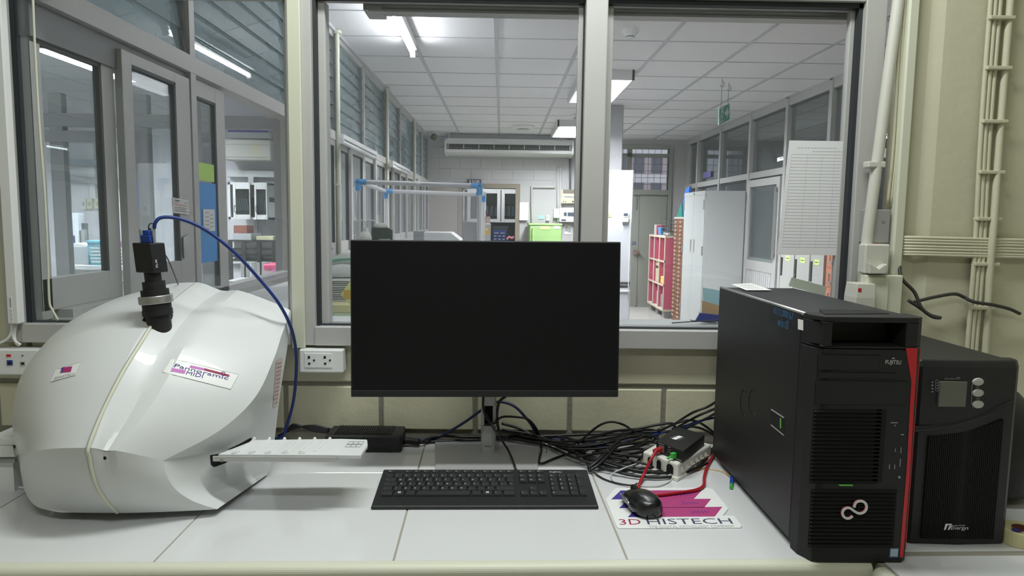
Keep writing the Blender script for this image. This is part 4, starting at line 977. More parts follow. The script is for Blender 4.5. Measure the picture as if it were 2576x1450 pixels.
# ================================================================== THINGS ON THE WINDOW WALL
def wbox(b, px0, py0, px1, py1, y0, y1, r=.003):
    a, c = Y(px0, py0, y0), Y(px1, py1, y0); b.rbox(a.x, c.x, y0, y1, c.z, a.z, r); return a.x, c.x, c.z, a.z
so = thing('socket_box', 'white wall box with double power socket left of the monitor', 'socket', (Y(808, 945, -.05).x, -.02, Y(808, 940, -.05).z))
b = MB(); sx0, sx1, sz0, sz1 = wbox(b, 752, 880, 863, 939, -.052, -.0125); b.build('box', WHT, so)
b = MB(); x0, x1, z0, z1 = face_rect(766, 889, 836, 926, -.052); b.box(x0, x1, -.0535, -.05, z0, z1); fp = b.build('face_plate', WHT, so, bevel=.0008)
for px in (778, 818):
    b = MB(); p = Y(px - 1, 899, -.054); b.poly([p + Vector(v) for v in ((-.0035, 0, -.003), (.0035, 0, -.003), (.002, 0, .003), (-.002, 0, .003))], (0, -.0005, 0)); p = Y(px, 915, -.054); b.poly([p + Vector(v) for v in ((-.0035, 0, .002), (.0035, 0, .002), (.002, 0, -.003), (-.002, 0, -.003))], (0, -.0005, 0)); p = Y(px + 12, 907, -.054); b.cyl(p, p + Vector((0, -.0006, 0)), .0026, 10); b.build('socket_hole', DARK, fp)
so = thing('data_socket_box', 'white wall box with blue and grey data ports at the left edge', 'socket', (-1.25, -.02, Y(50, 945, -.05).z))
b = MB(); a = Y(-60, 875, -.055); c = Y(112, 945, -.055); b.rbox(a.x, c.x, -.055, -.0125, c.z, Y(60, 880, -.055).z, .003); b.build('box', WHT, so)
for nm, px, py, w_, h_, mt in (('label_tab', 22, 895, .011, .006, RED), ('data_port', 25, 913, .014, .013, USBB), ('data_port', 58, 914, .013, .012, GREYL), ('slot', 57, 895, .005, .002, DARK)):
    b = MB(); p = Y(px, py, -.055); b.box(p.x - w_ / 2, p.x + w_ / 2, -.0565, -.054, p.z - h_ / 2, p.z + h_ / 2); k = b.build(nm, mt, so, bevel=.0005)
    if nm == 'data_port':
        b = MB(); b.box(p.x - w_ * .3, p.x + w_ * .3, -.0572, -.056, p.z - h_ * .3, p.z + h_ * .15); b.build('port_hole', DARK, k)
# vertical trunking
b = MB(); a = Y(750, 870, -.04); xt = Y(735, 870, -.04).x; xt2 = Y(767, 870, -.04).x; b.rbox(xt, xt2, -.040, -.0305, sz1 + .001, 2.6, .002)
tag(b.build('cable_trunking', CREAM), 'cream cable trunking running up from the double socket', 'trunking')
tk = thing('cable_trunking', 'white cable trunking with barcode label at the left edge', 'trunking', (-1.22, -.03, Y(40, 815, -.05).z))
b = MB(); a = Y(22, 815, -.05); c = Y(51, 815, -.05); b.rbox(a.x, c.x, -.055, -.031, a.z, 2.6, .003); b.build('cover', WHT, tk)
b = MB(); x0, x1, z0, z1 = face_rect(23, 747, 33, 812, -.055); b.box(x0, x1, -.0556, -.0548, z0, z1); k = b.build('barcode_label', PAPER, tk)
b = MB()
for i in range(14): zz = z1 - .004 - i * .0017; b.box(x0 + .0015, x1 - .002, -.0560, -.0555, zz, zz + (.0005 if i % 3 else .001))
for i in range(9): zz = z1 - .034 - i * .0035; b.box(x0 + .002, x1 - .0015 - (i % 3) * .001, -.0560, -.0555, zz, zz + .0009)
b.build('barcode', INK, k)
for i, (c, lab) in enumerate(((((30, 815), (28, 838), (15, 856), (-10, 866)), 'white cable bending left out of the trunking at the left edge'), (((34, 815), (32, 840), (38, 858), (52, 868)), 'white cable bending right over the data socket box'), (((41, 815), (37, 842), (40, 862), (48, 870)), 'white cable dropping straight onto the data socket box'))):
    b = MB(); b.tube([Y(x, y, -.044 + .003 * i) for x, y in c], .0033, 8, 6); tag(b.build('white_cable', WHT, smooth=True), lab, 'cable')
# thin painted wire along the window frame
b = MB(); b.tube([Y(x, y, -.034) for x, y in ((83, 0), (86, 80), (92, 200), (100, 330), (112, 480), (120, 640), (124, 755), (132, 780), (146, 806))], .0028, 6, 5); tag(b.build('painted_wire', CREAM, smooth=True), 'cream painted wire running down the left window frame', 'wire')
# ---- right of the window: pillar, pipes, boxes
PW = -.05
b = MB(); a = Y(2262, 300, PW); a2 = Y(2335, 300, PW)
b.loft([[(a.x, .0, z), (a.x, PW + .0, z), (a.x + .06, PW - .001, z), (a.x + .09, PW - .012, z), (1.75, PW - .020, z), (1.75, .0, z)] for z in (CZ + .002, H)], True); S1(b.build('wall_pillar', BEIGE))
b = MB(); b.tube([Y(2261, -5, -.055) + Vector((.05, 0, .66)), Y(2261, -5, -.055), Y(2205, 420, -.055), Y(2166, 722, -.055)], .0135, 14, 4)
cp = thing('conduit_pipe', 'white conduit pipe leaning beside the right window frame', 'pipe', Y(2166, 722, -.055)[:]); b.build('pipe', OFFW, cp, smooth=True)
p = Y(2200, 415, -.055); b = MB(); b.box(p.x - .022, p.x + .022, -.068, -.04, p.z - .008, p.z + .008); b.build('clip', OFFW, cp, bevel=.003)
# cream bundle of painted cables in the corner
for i, (x, r) in enumerate(((2262, .004), (2270, .0035), (2277, .004), (2284, .0032))):
    b = MB(); b.tube([Y(x + 8, -10, -.052 - .002 * i) + Vector((.0, 0, .66)), Y(x + 8, -10, -.052 - .002 * i), Y(x - 4, 180, -.052), Y(x - 16, 380, -.054), Y(x - 30, 520, -.052)], r, 7, 5)
    tag(b.build('painted_cable', BEIGE, smooth=True), 'cream painted cable beside the tall white trim right of the window', 'cable', 'painted cables right of the window')
b = MB(); a = Y(2292, 690, -.08); xt0, xt1 = Y(2236, 690, -.06).x, Y(2262, 690, -.06).x
b.rbox(xt0, xt1, -.072, -.04, Y(2250, 692, -.06).z, H - .02, .004); tag(b.build('cable_trunking', CREAM), 'tall cream trunking on the pillar edge right of the window', 'trunking')
b = MB(); wbox(b, 2182, 527, 2236, 612, -.062, -.03, .002); jb = thing('junction_box', 'grey flat junction box right of the window', 'box', Y(2210, 612, -.06)[:]); b.build('cover', GREY, jb)
p = Y(2222, 557, -.063); b = MB(); b.cyl(p, p + Vector((0, .003, 0)), .004, 12); b.build('screw', STEEL, jb)
hd = thing('wall_holder', 'white plastic holder with scooped cup on the wall right of the window', 'holder', Y(2205, 690, -.09)[:])
b = MB(); wbox(b, 2178, 614, 2236, 690, -.085, -.05, .004); b.build('body', OFFW, hd)
b = MB(); x0, x1, z0, z1 = face_rect(2178, 660, 2216, 688, -.085); b.poly([(x0, -.085, z0), (x1, -.085, z0), (x1 + .003, -.085, z1 - .002), (x1 - .006, -.085, z1 - .006), ((x0 + x1) / 2 + .002, -.085, z0 + .012), (x0 + .008, -.085, z1 - .006), (x0 - .002, -.085, z1)], (0, -.022, 0)); b.build('cup', OFFW, hd, bevel=.002)
cbx = thing('cable_box', 'cream plastic box below the white wall holder behind the computer tower', 'box', Y(2220, 800, -.09)[:])
b = MB(); wbox(b, 2180, 692, 2262, 860, -.092, -.05, .003); b.build('box', CREAM, cbx)
b = MB(); x0, x1, z0, z1 = face_rect(2183, 698, 2228, 800, -.092); b.box(x0, x1, -.096, -.09, z0, z1); b.build('cover', CREAM, cbx, bevel=.001)
sb = thing('adapter_box', 'small white box with red mark next to the cream box', 'box', Y(2180, 780, -.12)[:])
b = MB(); a = Y(2150, 800, -.12); c = Y(2205, 715, -.12); wz = Y(2180, 750, -.12).z; b.loft([[(a.x + i, -.12 + j, a.z), (c.x, -.12 + j, a.z), (c.x, -.06, a.z), (a.x + i, -.06, a.z)] if q == 0 else [(a.x + i, -.12 + j, zz), (c.x, -.12 + j, zz), (c.x, -.06, zz), (a.x + i, -.06, zz)] for q, i, j, zz in ((0, 0, 0, a.z), (1, 0, 0, wz), (1, .004, .004, c.z))], True); b.build('body', OFFW, sb, bevel=.002)
b = MB(); p = Y(2163, 731, -.1185)
for j in range(2):
    for i in range(2): b.box(p.x + i * .0042 - .004, p.x + i * .0042 - .0005, -.119, -.1165, p.z + j * .005 - .004, p.z + j * .005 + .0003)
b.build('red_mark', mat('mark_red', (190, 40, 60), .5), sb)
# horizontal and vertical painted conduits on the pillar
PYc = PW - .022
for i, py in enumerate((599, 606, 613, 621, 628, 636, 642)):
    b = MB(); b.tube([Y(2264, py - 2, PW - .006), Y(2300, py - 1, PYc - .004), Y(2420, py + 2, PYc - .010), Y(2640, py + 7, PYc - .010), Vector((1.745, PYc - .010, Y(2640, py + 7, PYc - .010).z))], .0042, 8, 4)
    tag(b.build('painted_cable', BEIGE, smooth=True), 'horizontal cream painted cable on the pillar right of the window', 'cable', 'horizontal painted cables on the pillar')
for i, dx in enumerate((-20, -9, 2)):
    b = MB(); b.tube([Y(2515 + dx * 1.1, -10, PYc - .004) + Vector((0, 0, .7)), Y(2515 + dx * 1.1, -10, PYc - .004), Y(2488 + dx, 330, PYc - .004), Y(2476 + dx, 560, PYc - .006), Y(2470 + dx, 660, PYc - .008), Y(2452 + dx, 890, PYc - .004), Y(2452 + dx, 890, PYc - .004) - Vector((0, 0, .20))], .0056, 8, 4)
    tag(b.build('painted_conduit', BEIGE, smooth=True), 'vertical cream painted conduit on the pillar, one of the slim three', 'pipe', 'slim vertical conduits on the pillar')
b = MB(); b.tube([Y(2543, -10, PYc - .006) + Vector((0, 0, .7)), Y(2543, -10, PYc - .006), Y(2516, 330, PYc - .006), Y(2500, 560, PYc - .016), Y(2490, 680, PYc - .014), Y(2478, 890, PYc - .006), Y(2478, 890, PYc - .006) - Vector((0, 0, .20))], .0085, 10, 4)
tag(b.build('painted_conduit', BEIGE, smooth=True), 'thickest vertical cream painted conduit on the pillar, rightmost', 'pipe')
for py, ox in ((40, 0), (167, -8), (302, -18), (430, -26), (548, -34), (662, -40), (772, -48)):
    b = MB(); a, c = Y(2512 + ox - 14, py + 3, PYc - .016), Y(2548 + ox + 8, py, PYc - .016); b.box(a.x - .006, c.x, PYc - .018, PYc, a.z - .0045, a.z + .0045); tag(b.build('conduit_clamp', BEIGE, bevel=.002), 'painted clamp holding the vertical conduits on the pillar', 'clamp', 'clamps of the vertical conduits')
WB = mat('worn_black_cable', (52, 50, 46), .6)
b = MB(); b.tube([V(p) for p in ((2262, 660, -.062), (2268, 700, -.085), (2300, 735, -.09), (2318, 775, -.10), (2345, 797, -.105), (2366, 800, -.105), (2340, 793, -.10), (2310, 772, -.095), (2285, 756, -.09))], .0042, 8, 6); tag(b.build('loose_cable', WB, smooth=True), 'worn black cable hanging in a loop on the pillar wall', 'cable')
b = MB(); b.tube([V(p) for p in ((2300, 760, -.092), (2350, 748, -.09), (2400, 740, -.088), (2425, 748, -.086), (2450, 760, -.098), (2500, 768, -.098), (2540, 778, -.092), (2566, 790, -.09))], .0042, 8, 6); tag(b.build('loose_cable', WB, smooth=True), 'worn black cable stretching right across the pillar behind the conduits', 'cable')
# notice sheet on the glass
ns = thing('notice_sheet', 'large white ruled sheet taped to the right window pane', 'sheet', Y(2040, 645, .0)[:])
q = [Y(1953, 641, .012), Y(2122, 643, .012), Y(2136, 356, .012), Y(1984, 354, .012)]
b = MB(); b.grid([[q[0].lerp(q[1], i / 8).lerp(q[3].lerp(q[2], i / 8), j / 8) + Vector((0, -.004, 0)) for i in range(9)] for j in range(9)])
nm = mat('notice_paper', (224, 224, 226), .8); b.build('paper', nm, ns, smooth=True)
b = MB()
def np_(u, v): return q[0].lerp(q[1], u).lerp(q[3].lerp(q[2], u), v) + Vector((0, -.00425, 0))
for j in range(30):
    v = .07 + j * .028; b.bar(np_(.06, v), np_(.92, v), .0006, .0002, (0, 1, 0))
for u in (.06, .32, .56, .76, .92): b.bar(np_(u, .07), np_(u, .88), .0006, .0003, (0, 1, 0))
for v, u0, u1_ in ((.94, .15, .8), (.91, .4, .9)): 
    for i in range(12): uu = u0 + (u1_ - u0) * i / 12; b.bar(np_(uu, v), np_(uu + (u1_ - u0) / 18, v), .0018, .0003, (0, 1, 0))
b.build('ruled_lines', mat('faint_ink', (196, 196, 200), .8), ns)
# ================================================================== CABLES AND SMALL ELECTRONICS ON THE COUNTER
def cz(px, py, h=.004):
    p = Z(px, py, CZ + h)
    return p if p.y < -.022 else Y(px, py, -.022)
# power brick with ribs
a, c, e, g = cz(828, 1142), cz(1008, 1140), cz(1008, 1098), cz(826, 1100)
pb = thing('power_adapter', 'black ribbed power brick lying behind the slide tray', 'power adapter', ((a + c) / 2)[:])
bx0, bx1 = Z(818, 1138, CZ).x, Z(1010, 1138, CZ).x; by0 = Z(1000, 1140, CZ).y; by1 = by0 + .085; bh = Y(1000, 1098, by0).z - CZ
b = MB(); b.rbox(bx0, bx1, by0, by1, CZ, CZ + bh, .004); b.build('case', BLK, pb)
b = MB()
for i in range(24):
    x = bx0 + .022 + i * (bx1 - bx0 - .05) / 23; b.box(x - .0014, x + .0014, by0 + .012, by1 - .004, CZ + bh - .001, CZ + bh + .0022); b.box(x - .0014, x + .0014, by0 - .0012, by0 + .001, CZ + bh * .62, CZ + bh - .003); b.box(x - .0014, x + .0014, by0 - .0012, by0 + .001, CZ + .002, CZ + bh * .3)
b.build('ribs', BLK_M, pb)
b = MB(); yy = by0 + .05; b.tube([(bx1, yy, CZ + .014), (bx1 + .015, yy, CZ + .014), (bx1 + .04, yy - .005, CZ + .012)], .009, 10, 3); b.build('plug', BLK_M, pb, smooth=True)
b = MB(); b.tube([(bx1 + .04, yy - .005, CZ + .012), cz(1100, 1098, .008), cz(1170, 1100, .007), cz(1260, 1098, .008), cz(1340, 1092, .01)], .0036, 8, 6); b.build('cord', RUB, pb, smooth=True)
def cable(name, pts, r, mt, label, group=None, cat='cable'):
    b = MB(); b.tube(pts, r, 8, 6); return tag(b.build(name, mt, smooth=True), label, cat, group)
def mix(*p): return [cz(x, y, h) if len(q) == 0 else Y(x, y, q[0]) for x, y, h, *q in p]
T = 'tangled black cables on the counter'
T1 = 'black cable in the tangle between the monitor stand and the white box'
def tang(pts, r=.0032, mt=RUB): return cable('tangled_cable', mix(*pts), r, mt, T1, T)
# behind the brick on the left
for i in range(4):
    cable('black_cable', mix((700 + i * 8, 1098 - i * 4, .008 + i * .004), (740, 1078 - i * 3, .02 + i * .005), (790, 1072 + i * 4, .018), (828, 1080 + i * 3, .014)), .0034, RUB, 'black cord running behind the power brick beside the scanner', 'cords behind the power brick')
# blue cable from the brick side up behind the monitor and down to the right
cable('blue_cable', mix((1020, 1106, .006), (1085, 1106, .006), (1120, 1092, .02), (1170, 1062, 0, -.045), (1206, 1036, 0, -.05), (1236, 1016, 0, -.05), (1262, 1012, 0, -.05), (1296, 1024, 0, -.055), (1330, 1060, 0, -.06), (1360, 1098, .012), (1420, 1108, .012), (1500, 1112, .014)), .0036, NAVYD, 'dark blue cable arching behind the monitor stand')
cable('black_cable', mix((1010, 1112, .006), (1090, 1112, .005), (1180, 1108, .006), (1300, 1102, .008), (1420, 1096, .01), (1560, 1090, .012), (1700, 1086, .014)), .0042, RUB, 'black cord lying straight along the wall foot behind the monitor stand')
# cords hanging from the monitor
cable('monitor_cable', mix((1216, 998, 0, -.125), (1216, 1030, 0, -.13), (1226, 1056, 0, -.125), (1242, 1066, 0, -.12), (1262, 1050, 0, -.10), (1300, 1050, 0, -.08), (1332, 1058, 0, -.075), (1356, 1092, .03), (1362, 1130, .006), (1358, 1166, .004), (1400, 1152, .004), (1470, 1128, .012)), .0028, RUB, 'thin black cord looping from the monitor through the stand slot and over the base edge')
cable('monitor_cable', mix((1222, 1040, 0, -.126), (1240, 1075, 0, -.145), (1262, 1108, 0, -.16), (1282, 1140, .014), (1298, 1181, .010)), .0026, RUB, 'black cord dropping from the stand slot down to the keyboard')
cable('monitor_cable', mix((1272, 998, 0, -.11), (1256, 1012, 0, -.11), (1250, 1045, 0, -.105), (1254, 1080, 0, -.10), (1262, 1100, .012), (1330, 1106, .010), (1420, 1112, .014)), .0036, RUB, 'thick black cord falling from the monitor right beside the stand')
# bundle to the right
tang([(1262, 1066, .05), (1310, 1080, .035), (1360, 1106, .02), (1420, 1130, .016), (1500, 1160, .018), (1560, 1178, .014), (1640, 1188, .010), (1720, 1176, .008), (1790, 1130, .010)], .0036)
tang([(1262, 1082, .03), (1330, 1092, .03), (1390, 1112, .02), (1450, 1144, .016), (1530, 1164, .02), (1610, 1186, .016), (1700, 1186, .012), (1780, 1140, .014)], .0032)
tang([(1280, 1102, .016), (1370, 1120, .014), (1440, 1150, .018), (1520, 1178, .012), (1600, 1198, .008), (1690, 1200, .006), (1760, 1172, .008), (1800, 1120, .012)], .0034)
tang([(1340, 1104, .012), (1410, 1100, .02), (1480, 1118, .026), (1540, 1132, .02), (1580, 1150, .014), (1550, 1168, .012), (1500, 1160, .016)])
tang([(1440, 1118, .02), (1500, 1100, .03), (1560, 1092, .034), (1620, 1082, .03), (1655, 1088, .024), (1640, 1112, .018), (1580, 1130, .024), (1490, 1140, .018)])
tang([(1470, 1136, .024), (1520, 1112, .036), (1590, 1100, .038), (1640, 1098, .03), (1660, 1108, .02)], .0036)
tang([(1420, 1130, .024), (1500, 1130, .03), (1580, 1118, .036), (1640, 1112, .026), (1650, 1124, .02), (1600, 1140, .024), (1520, 1142, .022)], .0034)
tang([(1450, 1150, .020), (1510, 1140, .028), (1570, 1132, .030), (1620, 1132, .022), (1604, 1160, .010), (1570, 1170, .008), (1530, 1160, .018)], .003)
tang([(1452, 1118, .026), (1500, 1076, 0, -.10), (1535, 1062, 0, -.095), (1570, 1070, 0, -.095), (1600, 1090, .034), (1640, 1104, .02)], .0030)
tang([(1410, 1112, .022), (1470, 1106, .032), (1540, 1086, .040), (1600, 1080, .034), (1650, 1070, .03), (1690, 1066, .028), (1700, 1080, .016)], .0036)
tang([(1480, 1186, .006), (1506, 1170, .018), (1530, 1146, .028), (1552, 1124, .036), (1590, 1110, .036)], .0042)
tang([(1478, 1180, .008), (1500, 1164, .02), (1524, 1142, .030), (1545, 1120, .038), (1570, 1100, .038)], .0042)
tang([(1467, 1150, .014), (1456, 1142, .018), (1472, 1130, .022), (1500, 1128, .024), (1516, 1140, .022), (1500, 1158, .016), (1474, 1158, .012), (1465, 1148, .014)], .0026)
tang([(1560, 1186, .008), (1600, 1182, .008), (1660, 1172, .012), (1690, 1160, .016)], .0030)
tang([(1520, 1150, .024), (1560, 1154, .02), (1600, 1162, .014), (1660, 1176, .010), (1730, 1184, .008), (1780, 1166, .010)], .0030)
tang([(1380, 1116, .024), (1440, 1124, .030), (1500, 1120, .036), (1556, 1108, .040), (1610, 1094, .036)], .0034)
tang([(1300, 1096, .02), (1380, 1110, .022), (1460, 1124, .026), (1540, 1140, .026), (1610, 1150, .018), (1650, 1140, .02)], .0034)
tang([(1330, 1100, .014), (1420, 1122, .012), (1490, 1150, .012), (1560, 1172, .010), (1620, 1178, .010), (1690, 1170, .012)], .0036)
tang([(1430, 1126, .028), (1490, 1118, .034), (1556, 1120, .034), (1600, 1106, .036), (1640, 1092, .03), (1660, 1080, .03)], .0036)
tang([(1440, 1140, .018), (1500, 1154, .02), (1556, 1148, .022), (1606, 1138, .022), (1640, 1128, .022)], .0034)
tang([(1460, 1110, .03), (1530, 1104, .036), (1590, 1092, .036), (1630, 1100, .028), (1600, 1122, .03), (1540, 1134, .028), (1480, 1128, .026)], .0034)
tang([(1490, 1120, .03), (1540, 1112, .036), (1600, 1116, .032), (1630, 1110, .028)], .004)
tang([(1500, 1172, .012), (1560, 1176, .010), (1620, 1190, .008), (1700, 1180, .010)], .0036)
cable('dark_blue_cable', mix((1440, 1130, .02), (1520, 1124, .03), (1580, 1110, .032), (1640, 1096, .03), (1700, 1080, .03), (1760, 1060, 0, -.07), (1803, 1050, 0, -.07)), .0030, NAVY, 'blue cable weaving through the black tangle to the tower')
# cords rising to the back of the tower
for i, P in enumerate([((1690, 1072, .02), (1740, 1040, 0, -.07), (1780, 1024, 0, -.08), (1806, 1008, 0, -.09)), ((1700, 1078, .02), (1750, 1050, 0, -.07), (1786, 1034, 0, -.08), (1808, 1026, 0, -.09)), ((1720, 1082, .02), (1764, 1060, 0, -.07), (1790, 1046, 0, -.08), (1808, 1036, 0, -.09)), ((1650, 1090, .02), (1700, 1066, 0, -.07), (1736, 1058, 0, -.07), (1764, 1066, .03), (1800, 1092, .016)), ((1690, 1080, .018), (1740, 1074, .028), (1776, 1084, .02), (1806, 1104, .012))]):
    cable('tower_cable', mix(*P), .0032, RUB, 'black cord rising behind the small network boxes to the tower', 'cords going to the back of the tower')
# white ceramic-like connection box
def wbase(): pass
WZ = CZ + .005
q0, q1, q2, q3 = Z(1616, 1158, CZ + .02), Z(1716, 1188, CZ + .02), Z(1800, 1128, CZ + .02), Z(1700, 1102, CZ + .02)
wb = thing('connection_box', 'white plastic fibre box with side louvres under the small black device', 'box', ((q0 + q2) / 2)[:])
t_ = [Z(1617, 1136, CZ + .040), Z(1706, 1168, CZ + .040), Z(1790, 1118, CZ + .040), Z(1694, 1092, CZ + .040)]
bt = [Vector((p.x, p.y, CZ + .006)) for p in t_]
b = MB(); b.hexa(bt + [p for p in t_]); b.build('cover', mat('box_white', (218, 218, 208), .5), wb, bevel=.004)
cen_ = (bt[0] + bt[2]) / 2
b = MB(); b.hexa([cen_ + (p - cen_) * 1.05 + Vector((0, 0, -.006)) for p in bt] + [cen_ + (p - cen_) * 1.05 + Vector((0, 0, .003)) for p in bt]); b.build('base', bpy.data.materials['box_white'], wb, bevel=.002)
fd = (bt[1] - bt[0]); sd_ = (bt[2] - bt[1]); fn = Vector((fd.y, -fd.x, 0)).normalized(); sn = Vector((sd_.y, -sd_.x, 0)).normalized()
b = MB()
for u0, u1_ in ((.16, .30), (.42, .54), (.70, .88)):
    a = bt[0] + fd * u0 + fn * .0008; c = bt[0] + fd * u1_ + fn * .0008; b.poly([a + Vector((0, 0, .006)), c + Vector((0, 0, .006)), c + Vector((0, 0, .022)), c.lerp(a, .25) + Vector((0, 0, .027)), c.lerp(a, .75) + Vector((0, 0, .027)), a + Vector((0, 0, .022))], fn * .0006)
b.build('cable_port', DARK, wb)
b = MB()
for i in range(6):
    a = bt[1] + sd_ * (.10 + i * .14) + sn * .0006; b.bar(a + Vector((0, 0, .012)), a + Vector((0, 0, .022)), .002, .006, sn); b.bar(a + Vector((0, 0, .012)), a + sd_ * .09 + Vector((0, 0, .012)), .004, .002)
b.build('louvre', bpy.data.materials['box_white'], wb)
# black media converter on it
MZ0 = CZ + .041; MZ1 = MZ0 + .027
mtp = [Z(1651, 1109, MZ1), Z(1719, 1136, MZ1), Z(1773, 1094, MZ1), Z(1704, 1073, MZ1)]
mbt = [Vector((p.x, p.y, MZ0)) for p in mtp]
mc = thing('media_converter', 'small black metal network box with green plug on the white box', 'network box', ((mbt[0] + mbt[2]) / 2)[:])
b = MB(); b.hexa(mbt + mtp); b.build('case', BLK, mc, bevel=.0015)
b = MB(); a = mtp[0].lerp(mtp[1], .42).lerp(mtp[3].lerp(mtp[2], .42), .45); ud = (mtp[1] - mtp[0]).normalized(); vd = (mtp[3] - mtp[0]).normalized(); dgn = (ud * .2 + vd).normalized(); pn = Vector((dgn.y, -dgn.x, 0))
b.poly([a - dgn * .016 - pn * .006, a + dgn * .016 - pn * .006, a + dgn * .016 + pn * .006, a - dgn * .016 + pn * .006], (0, 0, .0005)); b.build('white_label', PAPER, mc)
b = MB()
for k in (-1, 1):
    for i in range(5): p = a + pn * .011 * k + dgn * (-.014 + i * .006); b.bar(p, p + dgn * .004, .0016, .0003)
b.build('label_print', INKG, mc)
mf = (mbt[1] - mbt[0]); mn = Vector((mf.y, -mf.x, 0)).normalized()
b = MB(); a = mbt[0] + mf * .22 + mn * .0005; b.bar(a + Vector((0, 0, .006)), a + Vector((0, 0, .020)), .016, .002, mn); b.build('network_port', STEEL, mc)
b = MB()
for u in (.46, .50, .54):
    for zz in (.012, .017): a = mbt[0] + mf * u + mn * .0004; b.bar(a + Vector((0, 0, zz)), a + Vector((0, 0, zz + .0014)), .0014, .001, mn)
for u, w_ in ((.2, .02), (.5, .008), (.86, .018)): a = mbt[0] + mf * u + mn * .0005 + Vector((0, 0, .0235 if u < .8 else .0035)); b.bar(a - mf.normalized() * w_ / 2, a + mf.normalized() * w_ / 2, .0004, .0014, (0, 0, 1))
b.build('indicator_print', INKG, mc)
b = MB(); a = mbt[0] + mf * .72; b.bar(a + mn * .0 + Vector((0, 0, .011)), a + mn * .012 + Vector((0, 0, .011)), .010, .012); b.bar(a + mn * .010 - mf * .03 + Vector((0, 0, .008)), a + mn * .020 - mf * .06 + Vector((0, 0, .004)), .005, .004); b.build('green_plug', GREEN, mc, bevel=.001)
# red network cable
pr0 = mbt[0] + mf * .20 + Vector((0, 0, .012))
rc = thing('network_cable', 'red network cable from the small black box down behind the mouse', 'cable', pr0[:])
b = MB(); b.bar(pr0 + mn * .001, pr0 + mn * .022 + Vector((0, 0, -.004)), .012, .010); b.build('plug', REDC, rc, bevel=.0015)
b = MB(); b.tube([pr0 + mn * .020 + Vector((0, 0, -.004)), Z(1652, 1134, CZ + .060), Z(1640, 1152, CZ + .050), Z(1628, 1176, CZ + .030), Z(1618, 1198, CZ + .012), Z(1609, 1218, CZ + .006), Z(1605, 1236, CZ + .0065)], .0036, 10, 6); b.build('cord', REDC, rc, smooth=True)
cable('network_cable', [Z(1798, 1080, CZ + .03), Z(1801, 1120, CZ + .012), Z(1794, 1146, CZ + .007), Z(1780, 1172, CZ + .006), Z(1772, 1200, CZ + .006), Z(1770, 1222, CZ + .0065), Z(1752, 1233, CZ + .0065), Z(1710, 1240, CZ + .0065), Z(1660, 1246, CZ + .0065), Z(1630, 1246, CZ + .0065)], .0036, REDC, 'red network cable curving from behind the tower across the mouse pad')
# yellow fibre with blue connector
yc = thing('fibre_cable', 'thin yellow fibre with blue and green connector beside the tower', 'cable', cz(1838, 1215, .004)[:])
b = MB(); b.tube([Z(1628, 1150, CZ + .018), Z(1616, 1160, CZ + .008), Z(1620, 1176, CZ + .003), Z(1640, 1190, CZ + .002), Z(1680, 1194, CZ + .002), Z(1730, 1184, CZ + .002), Z(1780, 1181, CZ + .002), Z(1815, 1186, CZ + .003), Z(1836, 1198, CZ + .005), Z(1840, 1204, CZ + .006)], .0010, 6, 6); b.build('cord', YEL, yc, smooth=True)
b = MB(); b.bar(cz(1841, 1203, .006), cz(1840, 1220, .005), .008, .009); k = b.build('connector', USBB, yc, bevel=.001)
b = MB(); b.cyl(cz(1840, 1218, .005), cz(1839, 1228, .0045), .0038, 10); b.build('green_tip', GREEN, k)
# mouse and keyboard cords, white strap
cable('mouse_cable', mix((1604, 1216, .012), (1590, 1222, .006), (1550, 1216, .003), (1520, 1206, .003), (1500, 1194, .004), (1488, 1184, .010), (1470, 1160, .016)), .0019, RUB, 'thin black mouse cord passing behind the keyboard corner')
cable('white_strap', mix((1716, 1152, .042), (1706, 1172, .03), (1694, 1200, .003), (1680, 1214, .003), (1650, 1224, .003), (1600, 1222, .003), (1550, 1214, .003), (1538, 1202, .004), (1540, 1192, .006), (1566, 1180, .02), (1600, 1168, .018)), .0016, FILM if False else GREYL, 'pale cable tie looping in front of the black tangle')
cable('twist_tie', mix((1374, 1140, .016), (1378, 1124, .03), (1392, 1116, .034), (1398, 1126, .02), (1384, 1130, .014)), .0009, mat('tie_green', (40, 66, 48), .5), 'thin green twist tie around the black bundle near the monitor base')
cable('twist_tie', mix((1526, 1126, .04), (1530, 1134, .05), (1536, 1150, .03), (1536, 1162, .010), (1540, 1138, .02)), .0009, bpy.data.materials['tie_green'], 'thin green twist tie in the middle of the black tangle')
# things at the left edge behind the scanner
lt = thing('white_tray', 'white lab tray with grey edge at the left edge beside the scanner', 'tray', Z(5, 1165, CZ + .05)[:])
b = MB(); b.hexa([Z(-70, 1152, CZ + .075), Z(38, 1152, CZ + .075), Z(30, 1112, CZ + .075), Z(-70, 1112, CZ + .075), Z(-70, 1150, CZ + .082), Z(38, 1150, CZ + .082), Z(30, 1110, CZ + .082), Z(-70, 1110, CZ + .082)]); b.build('top', WHT, lt, bevel=.001)
ff = Z(38, 1158, CZ + .072); b = MB(); b.box(ff.x - .12, ff.x, ff.y - .001, ff.y + .006, CZ + .066, CZ + .076); b.build('front_edge', GREY, lt)
b = MB(); b.box(ff.x - .12, ff.x - .012, ff.y + .01, ff.y + .10, CZ, CZ + .074); b.build('body', WHT, lt)
b = MB(); b.box(ff.x - .10, ff.x - .02, ff.y + .06, ff.y + .15, CZ + .082, CZ + .10); b.build('block', WHT, lt, bevel=.003)
